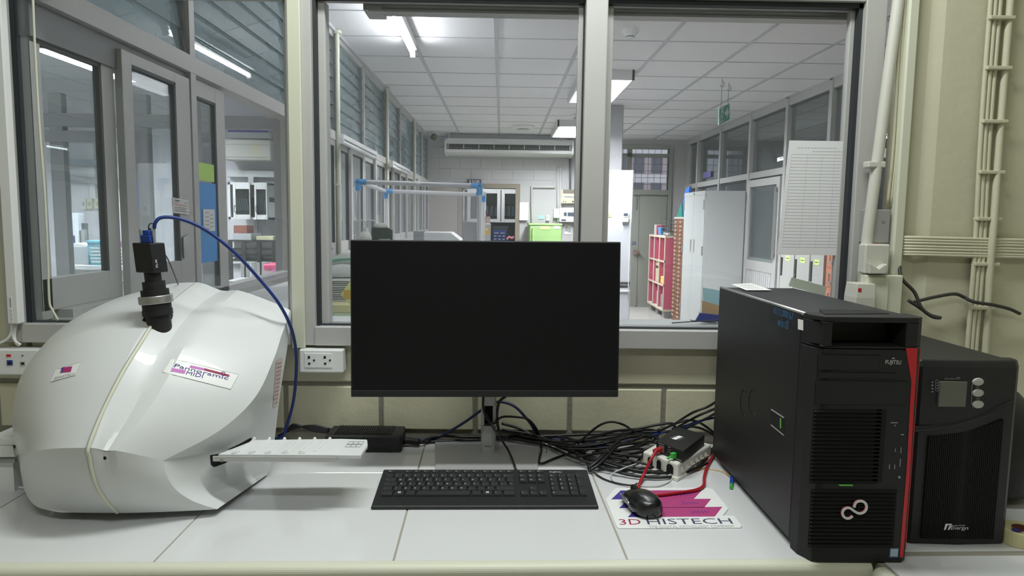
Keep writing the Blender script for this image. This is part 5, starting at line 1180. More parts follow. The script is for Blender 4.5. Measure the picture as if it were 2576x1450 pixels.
for i, P in enumerate([((-20, 1178, .006), (10, 1176, .012), (34, 1196, .006), (36, 1214, .004), (20, 1222, .004), (-20, 1210, .004)), ((-20, 1196, .004), (12, 1204, .004), (30, 1222, .003), (60, 1228, .003), (90, 1226, .003))]):
    cable('white_cable', mix(*P), .003, WHT, ('white cord coiled in a loop beside the scanner at the left edge', 'white cord lying flat towards the scanner at the left edge')[i])
# dark bag and cords at the right edge
bgm = mat('dark_bag', (24, 26, 26), .45, bump=.6, bscale=40)
bd = Y(2590, 1200, -.30)
b = MB(); n_ = 14
rr = []
for z, r in ((0, .85), (.03, 1.0), (.09, 1.05), (.16, .95), (.21, .72), (.24, .4)):
    rr.append([(1.075 + (.105 + .008 * math.sin(5 * t + z * 40)) * r * math.cos(t), -.30 + (.12 + .01 * math.cos(4 * t + z * 30)) * r * math.sin(t), CZ + z) for t in [2 * math.pi * i / n_ for i in range(n_)]])
b.loft(rr, True); tag(b.build('dark_bag', bgm, smooth=True, sub=1), 'crumpled dark bag at the right edge behind the tape roll', 'bag')
# ================================================================== LABORATORY BEHIND THE WINDOW
# air conditioner
AY = 8.72
ac = thing('air_conditioner', 'long white ceiling air conditioner with dark outlet slot on the far wall', 'air conditioner', Y(1280, 392, AY)[:])
a0, a1 = Y(1118, 392, AY).x, Y(1443, 392, AY).x; z1, zt, z2, z3 = Y(1280, 388, AY).z, Y(1280, 350, AY).z, Y(1280, 378, AY).z, Y(1280, 364, AY).z
pf = [(AY + .45, z1), (AY + .10, z1), (AY + .02, z1 + .02), (AY - .01, z2), (AY + .03, z2 + .012), (AY + .03, z3 - .005), (AY - .01, z3), (AY + .0, zt), (AY + .45, zt)]
b = MB(); b.loft([[(x, p[0], p[1]) for p in pf] for x in (a0 + .03, a1 - .03)], True); b.build('body', WHT, ac)
for (xa, xb) in ((a0, a0 + .032), (a1 - .032, a1)):
    b = MB(); P2 = [(AY + .46, z1 - .01), (AY + .10, z1 - .01), (AY + .0, z1 + .01), (AY - .035, z2), (AY - .03, zt - .03), (AY + .0, zt + .01), (AY + .46, zt + .01)]; b.loft([[(x, p[0], p[1]) for p in P2] for x in (xa, xb)], True); b.build('end_cap', WHT, ac, bevel=.006)
b = MB(); b.box(a0 + .05, a1 - .05, AY - .002, AY + .028, z2 + .013, z3 - .006); k = b.build('outlet', DARK, ac)
b = MB()
for i in range(9): x = a0 + .06 + (a1 - a0 - .12) * i / 8; b.box(x - .006, x + .006, AY - .012, AY + .0, z2 + .008, z3 - .004)
for i in range(60): x = a0 + .06 + (a1 - a0 - .12) * i / 59; b.box(x - .002, x + .002, AY - .005, AY + .0, z2 + .016, z2 + .04)
b.build('outlet_vane', GREYL, k)
b = MB()
for x in (a0 + .05, a1 - .1): b.box(x, x + .03, AY + .06, AY + .09, zt, H)
b.build('hanger', STEEL, ac)
b = MB(); b.box(a0 + .02, a1 - .1, AY + .12, AY + .48, zt + .005, H - .005); tag(b.build('duct_panel', WHT_P), 'white panel above the air conditioner against the ceiling', 'panel')
# smoke detectors / speaker
def disc(name, label, px, py, r, cat, mt=WHT):
    p = Z(px, py, H); t = thing(name, label, cat, (p.x, p.y, H - .05)); b = MB(); b.lathe(p, p - Vector((0, 0, .045)), [(0, r), (.35, r), (.8, r * .72), (1, r * .6)], 24); b.build('base', mt, t)
    b = MB(); b.lathe(p - Vector((0, 0, .044)), p - Vector((0, 0, .062)), [(0, r * .45), (.3, r * .5), (1, r * .42)], 18); b.build('sensor', mt, t)
    b = MB(); b.lathe(p - Vector((0, 0, .046)), p - Vector((0, 0, .051)), [(0, r * .47), (1, r * .52)], 18); b.build('sensor_slot', DARK, t)
disc('smoke_detector', 'white smoke detector on the ceiling in the upper right window', 1586, 74, .055, 'smoke detector')
disc('smoke_detector', 'small smoke detector just above the far box ceiling light', 1448, 288, .05, 'smoke detector')
disc('ceiling_speaker', 'round white ceiling speaker above the long air conditioner', 1316, 317, .16, 'speaker')
# security camera
p = Y(1090, 343, 8.6); t = thing('security_camera', 'small security camera in the far upper left corner of the laboratory', 'camera', p[:])
b = MB(); b.bar(p + Vector((-.10, .05, .09)), p + Vector((0, 0, 0)), .05, .05); b.build('body', WHT, t, bevel=.008)
b = MB(); b.cyl(p + Vector((0, 0, 0)), p + Vector((.022, -.02, -.02)), .05, 16); b.build('lens', BLK_G, t)
b = MB(); b.bar(p + Vector((.03, .02, -.02)), Y(1126, 348, 8.65), .012, .012); b.build('bracket', GREY, t)
# exit sign
EY = 4.55
t = thing('exit_sign', 'green running man exit sign with arrow hanging from the ceiling', 'sign', Y(1822, 300, EY)[:])
q = [Y(1808, 314, EY - .12), Y(1835, 301, EY + .16), Y(1835, 260, EY + .16), Y(1808, 272, EY - .12)]
nx = (q[1] - q[0]); nrm = Vector((nx.y, -nx.x, 0)).normalized()
b = MB(); b.poly(q, nrm * -.008); pn_ = b.build('panel', SGREEN, t)
def ep(u, v): return q[0].lerp(q[1], u).lerp(q[3].lerp(q[2], u), v) + nrm * .0012
b = MB()
for P in ([(.55, .40), (.72, .40), (.72, .16), (.95, .5), (.72, .84), (.72, .62), (.55, .62)], [(.10, .08), (.42, .08), (.42, .14), (.16, .14), (.16, .30), (.10, .30)], [(.10, .88), (.42, .88), (.42, .94), (.10, .94)], [(.38, .5), (.42, .5), (.42, .94), (.38, .94)], [(.22, .72), (.30, .72), (.33, .80), (.28, .86), (.22, .82)], [(.16, .50), (.22, .52), (.25, .68), (.33, .66), (.38, .54), (.41, .58), (.35, .72), (.22, .74)], [(.22, .50), (.30, .50), (.34, .36), (.30, .18), (.26, .18), (.28, .36)], [(.22, .52), (.26, .46), (.20, .34), (.12, .34), (.12, .38), (.17, .40)]): b.add([ep(*p) for p in P], [tuple(range(len(P)))])
b.build('pictogram', INKW, t)
b = MB()
for (e0, e1) in (((0, 0), (1, 0)), ((1, 0), (1, 1)), ((1, 1), (0, 1)), ((0, 1), (0, 0))): b.bar(ep(*e0), ep(*e1), .008, .004)
b.build('border', INKW, t)
b = MB()
for u, top in ((.2, (1815, 220)), (.85, (1834, 206))):
    a = ep(u, 1); zz = H; b.cyl(a, (a.x, a.y, zz), .003, 6); b.tube([(a.x + .02 * math.sin(k), a.y, zz - .05 + .025 * math.cos(k)) for k in [i * .6 for i in range(8)]], .0035, 5, 2)
b.build('hanger', GREY, t)
# wall sign 3308
t = thing('room_sign', 'dark room number sign 3308 above the far doorway', 'sign', Y(1192, 466, YF - .02)[:])
x0, x1, z0, z1 = face_rect(1175, 451, 1210, 469, YF - .03); b = MB(); b.box(x0, x1, YF - .045, YF - .032, z0, z1); b.build('plate', mat('sign_purple_black', (42, 30, 60), .5), t)
b = MB(); put_text(b, '3308', (x0 + .03, YF - .047, z0 + .04), (x1 - .025, YF - .047, z0 + .04), .055, (0, 0, 1)); b.build('numerals', INKW, t)
# conduit frames on far wall
b = MB(); b.tube([Y(1340, 600, YF - .02), Y(1338, 480, YF - .02), Y(1345, 471, YF - .02), Y(1396, 471, YF - .02)], .02, 8, 4); tag(b.build('wall_conduit', ROOMW, smooth=True), 'white conduit bending across the far wall above the green fridge', 'pipe')
for px, lb in ((1404, 'vertical white conduit on the far wall, left of the two'), (1410, 'vertical white conduit on the far wall, right of the two')):
    b = MB(); b.tube([Y(px, 600, YF - .02), Y(px, 420, YF - .02)], .022, 8, 1, False); tag(b.build('wall_conduit', ROOMW, smooth=True), lb, 'pipe')
b = MB(); b.tube([Y(1434, 480, YF - .02), Y(1434, 400, YF - .02)], .016, 8, 1, False); tag(b.build('wall_conduit', mat('pipe_dark', (90, 96, 110), .4), smooth=True), 'dark thin pipe above the cream breaker box', 'pipe')
# papers, switch, breaker boxes
def wallbox(name, label, cat, px0, py0, px1, py1, y, dep, mt, parts=()):
    x0, x1, z0, z1 = face_rect(px0, py0, px1, py1, y); t = thing(name, label, cat, ((x0 + x1) / 2, y, z0)); b = MB(); b.box(x0, x1, y, y + dep, z0, z1); b.build('body', mt, t, bevel=.004)
    for nm, a0_, b0_, a1_, b1_, mm in parts:
        b = MB(); b.box(x0 + (x1 - x0) * a0_, x0 + (x1 - x0) * a1_, y - .006, y + .001, z0 + (z1 - z0) * b0_, z0 + (z1 - z0) * b1_); b.build(nm, mm, t)
    return t
CRM = mat('breaker_cream', (218, 212, 176), .5); BRN = mat('smoke_cover', (120, 112, 104), .3); SCR = mat('lcd_dark', (70, 76, 92), .3)
wallbox('breaker_box', 'cream breaker box with brown flap cover on the far wall', 'breaker box', 1412, 477, 1446, 512, YF - .08, .08, CRM, (('flap_cover', .12, .72, 1, 1.0, BRN), ('label_strip', .2, .38, 1, .56, PAPER), ('red_line', .2, .44, 1, .48, RED), ('knob', .14, .08, .2, .15, DARK), ('knob', .3, .08, .36, .15, DARK), ('knob', .8, .08, .9, .18, DARK)))
wallbox('wall_device', 'white wall device with dark screen right of the far doorway', 'device', 1408, 523, 1446, 559, YF - .10, .10, WHT, (('screen', .28, .42, .46, .68, SCR), ('screen', .52, .42, 1, .68, SCR), ('button_row', .12, .08, .42, .18, INK)))
wallbox('switch_box', 'white switch box beside the wall device with dark screen', 'switch', 1393, 525, 1407, 549, YF - .07, .07, WHT)
wallbox('remote_holder', 'small white remote control on the far wall above the green fridge', 'remote control', 1374, 541, 1382, 556, YF - .03, .03, WHT, (('button', .4, .55, .6, .7, DARK),))
wallbox('wall_note', 'pale blue sticky note on the far wall', 'note', 1355, 542, 1369, 552, YF - .008, .008, mat('note_blue', (168, 206, 218), .8))
wallbox('paper_sheet', 'white papers hanging right of the far doorway', 'paper', 1307, 509, 1329, 555, YF - .05, .02, PAPER)
wallbox('wall_chart', 'white printed chart on the far wall right of the green fridge', 'chart', 1420, 565, 1437, 590, YF - .006, .005, PAPER, (('print', .1, .3, .5, .8, INKG), ('print', .55, .2, .95, .7, INKG)))
# green fridge
t = thing('small_fridge', 'small light green fridge against the far wall', 'fridge', Y(1370, 700, 8.55)[:2] + (0,)); t.location.z = 0
x0, x1, z0, z1 = face_rect(1329, 700, 1413, 563, 8.55)
b = MB(); b.box(x0, x1, 8.58, 9.15, .02, z1 - .03); b.build('cabinet', MINT, t, bevel=.01)
b = MB(); b.box(x0 - .01, x1 + .01, 8.54, 9.16, z1 - .03, z1); b.build('top', MINT, t, bevel=.006)
b = MB(); b.box(x0 + .01, x1, 8.53, 8.58, .1, z1 - .04); k = b.build('door', MINT, t, bevel=.008)
b = MB(); b.box(x0 + .045, x0 + .075, 8.50, 8.53, .4, z1 - .07); b.build('handle', mat('mint_dark', (150, 186, 116), .4), k, bevel=.006)
b = MB(); a, c = Y(1360, 577, 8.529), Y(1384, 569, 8.529); b.box(a.x, c.x, 8.526, 8.531, a.z, c.z); b.build('green_label', LBL, k)
b = MB(); a, c = Y(1393, 576, 8.529), Y(1408, 569, 8.529); b.box(a.x, c.x, 8.526, 8.531, a.z, c.z); b.build('maker_plate', PAPER, k)
for (xx, yy) in ((x0 + .05, 8.62), (x1 - .05, 8.62), (x0 + .05, 9.1), (x1 - .05, 9.1)): f = MB(); f.cyl((xx, yy, 0), (xx, yy, .025), .02, 10); f.build('foot', BLK_M, t)
# ---- store room behind the doorway
SY = 10.6
def sv(px, py): return Y(px, py, SY)
t = thing('wall_cabinet', 'white wall cabinet with glass doors seen through the far doorway', 'cabinet', sv(1250, 562)[:])
cx0, cx1, cz0, cz1 = sv(1165, 560).x, sv(1330, 560).x, sv(1250, 560).z, sv(1250, 476).z
b = MB(); b.box(cx0, cx1, SY + .02, SY + .34, cz0, cz0 + .02); b.box(cx0, cx1, SY + .02, SY + .34, cz1 - .02, cz1); b.box(cx0, cx0 + .02, SY + .02, SY + .34, cz0, cz1); b.box(cx1 - .02, cx1, SY + .02, SY + .34, cz0, cz1); b.box(cx0, cx1, SY + .32, SY + .34, cz0, cz1); b.build('carcass', WHT_P, t)
dw = [(1175, 1212), (1214, 1259), (1261, 1310)]
for p0, p1 in dw:
    x0, x1 = sv(p0, 520).x, sv(p1, 520).x; f = .06; b = MB(); b.box(x0, x0 + f, SY, SY + .02, cz0, cz1); b.box(x1 - f, x1, SY, SY + .02, cz0, cz1); b.box(x0 + f, x1 - f, SY, SY + .02, cz0, cz0 + f); b.box(x0 + f, x1 - f, SY, SY + .02, cz1 - f * 1.3, cz1); d = b.build('door', WHT_P, t, bevel=.004)
    b = MB(); b.box(x0 + f, x1 - f, SY + .008, SY + .011, cz0 + f, cz1 - f * 1.3); b.build('glass_pane', ACRY, d)
BIND = mat('binder_black', (40, 42, 46), .5)
def binder(t0, x, z, w_, h, y, lean, spine, label, group):
    t = thing('ring_binder', label, 'binder', (x, y, z), group=group)
    b = MB(); b.hexa([(x, y, z), (x + w_, y, z), (x + w_, y + .25, z), (x, y + .25, z), (x + lean, y, z + h), (x + w_ + lean, y, z + h), (x + w_ + lean, y + .25, z + h), (x + lean, y + .25, z + h)]); b.build('cover', BIND, t)
    b = MB(); l0, l1 = .32, .92; b.hexa([(x + lean * l + k, y - .003 - d, z + h * l) for l in (l0, l1) for k, d in ((w_ * .14, .0), (w_ * .86, .0), (w_ * .86, -.004), (w_ * .14, -.004))]); b.build('spine_label', spine, t)
    b = MB(); b.lathe((x + w_ / 2 + lean * .16, y - .004, z + h * .16), (x + w_ / 2 + lean * .16, y + .001, z + h * .16), [(0, w_ * .28), (1, w_ * .28)], 14); b.build('finger_ring', STEEL, t)
SPW = mat('spine_white', (214, 216, 218), .7); SPB = mat('spine_pale_blue', (176, 206, 214), .7)
for i, (px, ln, sp, lb) in enumerate(((1217, .03, SPW, 'leaning binder with white spine beyond the doorway, first from the left'), (1229, .03, SPW, 'leaning binder with white spine beyond the doorway, second from the left'), (1240, .03, SPW, 'leaning binder with white spine beyond the doorway, third from the left'), (1265, 0, SPW, 'upright white-spined binder beyond the doorway, left one behind the right cabinet door'), (1275, 0, SPW, 'upright white-spined binder beyond the doorway, next to the pale blue one'), (1286, 0, SPB, 'upright binder with pale blue spine beyond the doorway'))):
    binder(t, sv(px, 550).x, cz0 + .02, .065, .30, SY + .04, ln, sp, lb, 'binders beyond the far doorway')
t = thing('store_fridge', 'grey fridge with yellow energy label seen through the far doorway', 'fridge', (sv(1215, 600).x, 10.0, 0))
x0, x1 = Y(1200, 600, 9.9).x, Y(1234, 600, 9.9).x; zt_ = Y(1220, 563, 9.9).z; b = MB(); b.box(x0, x1, 9.9, 10.4, 0.0, zt_); b.build('body', GREYL, t, bevel=.008)
b = MB(); a, c = Y(1219, 590, 9.897), Y(1230, 573, 9.897); b.box(a.x, c.x, 9.893, 9.901, a.z, c.z); k = b.build('energy_label', mat('label_yellow', (226, 178, 70), .7), t)
b = MB(); b.lathe(((a.x + c.x) / 2, 9.889, c.z - .03), ((a.x + c.x) / 2, 9.894, c.z - .03), [(0, .022), (1, .022)], 14); b.build('label_ring', PAPER, k)
t = thing('pen_cup', 'printed cup of pens on the grey fridge beyond the doorway', 'cup', (Y(1226, 562, 10.0).x, 10.0, zt_)); p = Vector((Y(1226, 562, 10.0).x, 10.0, zt_))
b = MB(); b.lathe(p, p + Vector((0, 0, .12)), [(0, .042), (1, .05)], 18); b.build('cup', mat('floral', (206, 190, 180), .6, noise=.5, nscale=60), t)
for i, mm in enumerate((PURP, MAG, USBB, WHT, INK, RED)):
    b = MB(); a_ = i * 1.05; b.cyl(p + Vector((.025 * math.cos(a_), .025 * math.sin(a_), .02)), p + Vector((.06 * math.cos(a_), .05 * math.sin(a_), .21 + .02 * (i % 2))), .005, 6); b.build('pen', mm, t)
t = thing('drawer_organiser', 'small blue drawer organiser seen through the far doorway', 'organiser', (Y(1257, 640, 10.2).x, 10.2, .9)); x0, x1 = Y(1239, 600, 10.15).x, Y(1275, 600, 10.15).x; z1 = Y(1257, 580, 10.15).z
b = MB(); b.box(x0, x1, 10.15, 10.4, .9, z1); b.build('case', mat('organiser_blue', (44, 62, 134), .4), t, bevel=.006)
for j in range(3):
    for i in range(2 if j == 0 else 3):
        n_ = 2 if j == 0 else 3; xa = x0 + .015 + (x1 - x0 - .03) * i / n_; xb = x0 + .015 + (x1 - x0 - .03) * (i + 1) / n_ - .008; zz = z1 - .05 - j * .052
        b = MB(); b.box(xa, xb, 10.14, 10.16, zz - .02, zz + .022); k = b.build('drawer', mat('organiser_drawer', (54, 76, 150), .4) if (i, j) == (0, 0) else bpy.data.materials['organiser_drawer'], t)
        b = MB(); b.box(xa + .012, xb - .012, 10.135, 10.141, zz - .002, zz + .012); b.build('drawer_label', PAPER, k)
t = thing('storage_basket', 'dark grey basket on the blue drawer organiser', 'basket', ((x0 + x1) / 2, 10.2, z1)); b = MB(); b.loft([[(x0 + i, 10.16 + i, z1 + z), (x1 + .02 - i, 10.16 + i, z1 + z), (x1 + .02 - i, 10.38 - i, z1 + z), (x0 + i, 10.38 - i, z1 + z)] for z, i in ((0, .015), (.07, 0), (.07, .01), (.01, .02))], False); b.build('shell', mat('basket_dark', (70, 86, 88), .6), t)
t = thing('store_bench', 'dark bench carrying the blue organiser beyond the far doorway', 'bench', (.1, 10.5, 0)); b = MB(); b.box(-.1, 1.0, 10.1, 10.9, .86, .9); b.build('top', mat('bench_dark', (60, 62, 68), .5), t); b = MB(); b.box(-.08, .98, 10.14, 10.88, 0, .86); b.build('cabinet', GREY, t); b = MB(); b.box(-.3, 1.0, SY + .35, SY + .37, .9, cz0 - .01); tag(b.build('splash_panel', mat('splash_dark', (78, 80, 90), .6)), 'dark wall panel under the binder cabinet beyond the doorway', 'panel')
b = MB(); p = Y(1284, 600, 10.0); b.tube([p + Vector((-.06, 0, -.02)), p + Vector((-.02, 0, .02)), p + Vector((.03, 0, .0)), p + Vector((.06, 0, .03))], .018, 8, 5); tag(b.build('pink_tubing', mat('tubing_pink', (230, 140, 140), .5), smooth=True), 'pink tubing on the dark bench at the right of the doorway', 'tubing')

# ---- bench behind the window with the plastic shield
BZ = 1.12
t = thing('lab_bench', 'white laboratory bench behind the monitor carrying the plastic shield', 'bench', (-.35, 2.9, 0))
b = MB(); b.rbox(-1.02, .20, 2.45, 3.6, BZ - .04, BZ, .005); b.build('top', WHT_P, t); b = MB(); b.box(-.98, .16, 2.5, 3.55, 0, BZ - .04); b.build('cabinet', GREYL, t)
SF, SB = 2.72, 3.45
t = thing('plastic_shield', 'white pipe frame with blue elbows covered in clear plastic film', 'shield', (-.45, (SF + SB) / 2, BZ))
fl, fr = Y(902, 600, SF).x, Y(1205, 600, SF).x; zf = Y(1050, 462, SF).z - .0; r = .0145
zl, zr = Y(905, 458, SF).z, Y(1205, 468, SF).z
bl, br = fl + .055, fr + .005; zl2, zr2 = zl - .03, zr - .03
def pipe(a, c): b = MB(); b.cyl(a, c, r, 16); b.build('pipe', PVC, t, smooth=False)
pipe((fl, SF, BZ), (fl, SF, zl - .03)); pipe((fr, SF, BZ), (fr, SF, zr - .03)); pipe((fl + .03, SF, zl), (fr - .03, SF, zr)); pipe((bl, SB, BZ), (bl, SB, zl2 - .03)); pipe((br, SB, BZ), (br, SB, zr2 - .03)); pipe((bl + .03, SB, zl2), (br - .03, SB, zr2)); pipe((fl, SF + .03, zl), (bl, SB - .03, zl2)); pipe((fr, SF + .03, zr), (br, SB - .03, zr2))
for (x, y, z, s, dy) in ((fl, SF, zl, 1, 1), (fr, SF, zr, -1, 1), (bl, SB, zl2, 1, -1), (br, SB, zr2, -1, -1)):
    b = MB(); b.cyl((x - s * .017, y, z), (x + s * .055, y, z), .019, 12); b.cyl((x, y, z + .017), (x, y, z - .055), .019, 12); b.cyl((x, y - dy * .017, z), (x, y + dy * .055, z), .019, 12); b.build('elbow', ELB, t)
b = MB(); b.grid([[(fl + (fr - fl) * i / 6, SF - .017 - .004 * math.sin(i * 2.1 + j), BZ + .02 + (zl + (zr - zl) * i / 6 - BZ - .0) * j / 5) for i in range(7)] for j in range(6)]); b.build('clear_film', FILM, t, smooth=True)
b = MB(); b.grid([[(bl + (br - bl) * i / 6, SB + .016 + .004 * math.sin(i * 1.7 + j), BZ + .02 + (zl + (zr - zl) * i / 6 - BZ - .04) * j / 5) for i in range(7)] for j in range(6)]); b.build('clear_film', FILM, t, smooth=True)
# wash bottle
p = Vector((Y(921, 600, 2.62).x, 2.60, BZ)); t = thing('wash_bottle', 'white wash bottle with bent double spout behind the monitor', 'bottle', p[:])
zs_ = Y(921, 590, 2.6).z - BZ
b = MB(); b.lathe(p, p + Vector((0, 0, zs_ + .018)), [(0, .036), (.05, .039), (.80, .039), (.90, .032), (1, .020)], 22); b.build('bottle', mat('bottle_white', (226, 226, 222), .45), t, smooth=False)
b = MB(); b.lathe(p + Vector((0, 0, zs_ + .016)), p + Vector((0, 0, zs_ + .042)), [(0, .019), (1, .018)], 16); b.build('cap', PVC, t)
b = MB(); q_ = p + Vector((0, 0, zs_ + .04)); b.tube([q_ + Vector((-.003, 0, 0)), q_ + Vector((-.003, 0, .035)), q_ + Vector((-.010, 0, .044)), q_ + Vector((-.04, 0, .046)), q_ + Vector((-.058, 0, .042))], .0042, 8, 5); b.tube([q_ + Vector((.003, 0, 0)), q_ + Vector((.003, 0, .038)), q_ + Vector((.010, 0, .048)), q_ + Vector((.04, 0, .048)), q_ + Vector((.062, 0, .046))], .0036, 8, 5); b.build('spout', PVC, t, smooth=True)
# glove box
t = thing('glove_box', 'dark green glove box with white tissue showing on top', 'box', Y(957, 605, 2.78)[:2] + (BZ,)); t.location.z = BZ
x0, x1 = Y(934, 600, 2.66).x, Y(981, 600, 2.66).x; zt_ = Y(957, 574, 2.66).z
b = MB(); b.box(x0, x1, 2.665, 2.70 + .004, BZ, zt_); b.box(x0 + .0, x1 + .012, 2.667, 2.703, BZ, zt_ - .01); k = b.build('box', mat('box_green', (34, 54, 44), .5), t, bevel=.003)
b = MB(); put_text(b, 'SAFETY GLOVES', (x0 + .05, 2.664, BZ + (zt_ - BZ) * .80), (x1 - .004, 2.664, BZ + (zt_ - BZ) * .80), .006, (0, 0, 1)) if False else None
for j in range(2):
    for i in range(8): b.box(x0 + .05 + i * .009, x0 + .056 + i * .009, 2.6635, 2.6652, zt_ - .075 - j * .014, zt_ - .069 - j * .014)
b.build('print', INKW, k)
b = MB(); n_ = 10; b.loft([[((x0 + x1) / 2 + (x1 - x0) * .42 * s * math.cos(a_), 2.684 + .016 * s * math.sin(a_), zt_ + z) for a_ in [2 * math.pi * i / n_ for i in range(n_)]] for z, s in ((-.002, .9), (.014, 1), (.026, .85), (.032, .4))], True); b.build('tissue', PAPER, t, smooth=True)
# blurred devices behind the film
t = thing('printer', 'white flat printer seen through the clear film of the shield', 'printer', (Y(1100, 605, 3.9).x, 4.1, 0)); x0, x1 = Y(1062, 600, 4.0).x, Y(1145, 600, 4.0).x; zt_ = Y(1100, 585, 4.0).z
b = MB(); b.loft([[(x0, 4.0, z), (x1 + .04 - i, 4.0, z), (x1 + .04 - i, 4.4, z), (x0, 4.4, z)] for z, i in ((.95, 0), (zt_ - .06, .0), (zt_, .08))], True); b.build('body', WHT, t, bevel=.006)
b = MB(); b.box(x0 + .06, x1 - .06, 3.995, 4.003, 1.0, 1.03); b.build('paper_slot', DARK, t)
t = thing('small_screen', 'dark grey screen beside the white printer behind the film', 'screen', (Y(1052, 605, 4.0).x, 4.05, .95)); x0, x1 = Y(1040, 600, 4.0).x, Y(1067, 600, 4.0).x; b = MB(); b.box(x0, x1, 4.0, 4.04, 1.02, Y(1052, 582, 4.0).z); b.build('panel', mat('screen_grey', (70, 74, 80), .3), t); b = MB(); b.box(x0 + .03, x1 - .03, 4.0, 4.1, .95, .96); b.box((x0 + x1) / 2 - .01, (x0 + x1) / 2 + .01, 4.02, 4.05, .96, 1.04); b.build('stand', BLK_M, t)
t = thing('work_table', 'grey work table behind the plastic shield holding the printer', 'table', (-.4, 4.2, 0)); b = MB(); b.box(-1.05, .1, 3.8, 4.6, .91, .95); b.build('tabletop', WHT_P, t)
for sx in (-1.0, .05):
    for sy in (3.85, 4.55): k = MB(); k.box(sx - .025, sx + .025, sy - .025, sy + .025, 0, .91); k.build('leg', GREY, t)

# ---- white conduits on the left partition
for px, y_, lb in ((841, 3.09, 'white conduit running up the left partition, nearest of the three'), (967, 5.16, 'white conduit running up the left partition, middle of the three'), (1037, 7.31, 'white conduit running up the left partition, farthest of the three')):
    b = MB(); b.cyl((XL + .035, y_, .9), (XL + .035, y_, H - .02), .016, 10); b.cyl((XL + .035, y_, H - .03), (XL + .035, y_, H - .01), .03, 10); b.cyl((XL + .02, y_, 1.6), (XL + .05, y_, 1.6), .018, 10); tag(b.build('conduit_pipe', CREAM, smooth=False), lb, 'pipe')
# notices on the left partition glass near the shield
for (y0, y1, z0, z1, lb, mm) in ((2.66, 2.86, 1.28, 1.57, 'white floor plan notice taped to the left partition glass', PAPER), (2.64, 2.84, 1.14, 1.27, 'white text notice under the floor plan on the left partition', PAPER), (2.68, 2.82, 1.09, 1.13, 'small yellow note below the notices on the left partition', mat('note_yellow', (228, 224, 160), .8))):
    t = thing('notice', lb, 'notice', (XL + .03, (y0 + y1) / 2, z0)); b = MB(); b.box(XL + .022, XL + .024, y0, y1, z0, z1); b.build('sheet', mm, t)
    if mm is PAPER:
        b = MB()
        for i in range(7):
            for j in range(3): 
                if (i * 3 + j) % 4: b.box(XL + .0238, XL + .0246, y0 + .015 + j * .045, y0 + .05 + j * .045, z0 + .02 + i * (z1 - z0) * .13, z0 + .03 + i * (z1 - z0) * .13)
        b.build('print', INK, t)

# ---- stacks at the left end behind the window
SH = .55
def shelf_item(name, label, cat, px0, py0, px1, py1, y, dep, mt, group=None, bev=.002):
    x0, x1, z0, z1 = face_rect(px0, py0, px1, py1, y); b = MB(); b.box(x0, x1, y, y + dep, z0, z1); return tag(b.build(name, mt, bevel=bev), label, cat, group)
st = thing('side_bench', 'low bench behind the window at the left holding stacked boxes', 'bench', (-.6, .8, 0))
zt0 = Y(840, 806, .30).z
b = MB(); b.box(-1.02, -.25, .26, 1.9, zt0 - .03, zt0); b.build('top', WHT_P, st); b = MB(); b.box(-1.0, -.27, .30, 1.86, 0, zt0 - .03); b.build('cabinet', GREYL, st)
LGB = mat('mint_board', (206, 222, 190), .7); CRB = mat('cream_board', (222, 212, 166), .7); BLB = mat('blue_board', (120, 166, 196), .6)
def pile(name, label, cat, px0, py0, px1, py1, y, dep, mt, z_lo=None):
    x0, x1, z0, z1 = face_rect(px0, py0, px1, py1, y); b = MB(); b.box(x0, x1, y, y + dep, z0 if z_lo is None else z_lo, z1); o = b.build(name, mt, bevel=.002); tag(o, label, cat); return z1
z = pile('flat_box', 'pale green flat box, lowest of the stack left of the monitor', 'box', 842, 806, 900, 798, .34, .3, LGB, zt0)
z = pile('flat_box', 'pale green flat box, second from the bottom of the stack left of the monitor', 'box', 838, 798, 900, 789, .34, .3, LGB, z + .0005)
z = pile('flat_box', 'cream flat box on top of the pale green boxes left of the monitor', 'box', 818, 789, 900, 768, .34, .34, CRB, z + .0005)
pile('blue_box', 'small blue box at the bottom left corner of the centre window', 'box', 815, 812, 834, 797, .30, .03, BLB, zt0)
# heater-like grey ribbed tray stack
t = thing('paper_tray_stack', 'grey stack of ribbed trays left of the monitor behind the glass', 'tray', Y(850, 768, .42)[:2] + (z + .001,)); t.location.z = z + .001
x0, x1, z0, z1 = face_rect(812, 768, 905, 705, .42); z0 = z + .001; n_ = 12
for i in range(n_):
    b = MB(); zz = z0 + (z1 - z0) * i / n_; b.box(x0, x1, .42, .70, zz, zz + (z1 - z0) / n_ * .62); b.build('tray', GREYL if i % 4 else WHT_P, t, bevel=.001)
b = MB(); b.box(x0 + .005, x1 - .005, .43, .69, z0, z1 - .004); b.build('tray_core', ALU_D, t)
t = thing('rounded_jug', 'white rounded plastic jug on the grey tray stack', 'jug', Y(855, 705, .55)[:2] + (z1,)); t.location.z = z1
p = Vector((Y(862, 700, .55).x, .56, z1)); zh = Y(850, 666, .55).z - z1
b = MB(); b.lathe(p, p + Vector((0, 0, zh)), [(0, .062), (.1, .066), (.55, .062), (.85, .042), (1, .018)], 20); b.build('body', mat('jug_white', (218, 218, 216), .5), t, smooth=True)
b = MB(); b.tube([p + Vector((-.060, 0, .02)), p + Vector((-.075, 0, .05)), p + Vector((-.06, 0, .085)), p + Vector((-.035, 0, .095))], .006, 8, 5); b.build('handle', GREYL, t, smooth=True)
t = thing('scanner_cover', 'white device cover with mint rim left of the monitor behind the glass', 'device', Y(850, 682, 1.1)[:2] + (zt0,)); t.location.z = zt0
x0, x1 = Y(815, 670, 1.2).x, Y(905, 670, 1.2).x; zA, zB, zC = Y(850, 690, 1.2).z, Y(850, 660, 1.2).z, Y(850, 642, 1.2).z
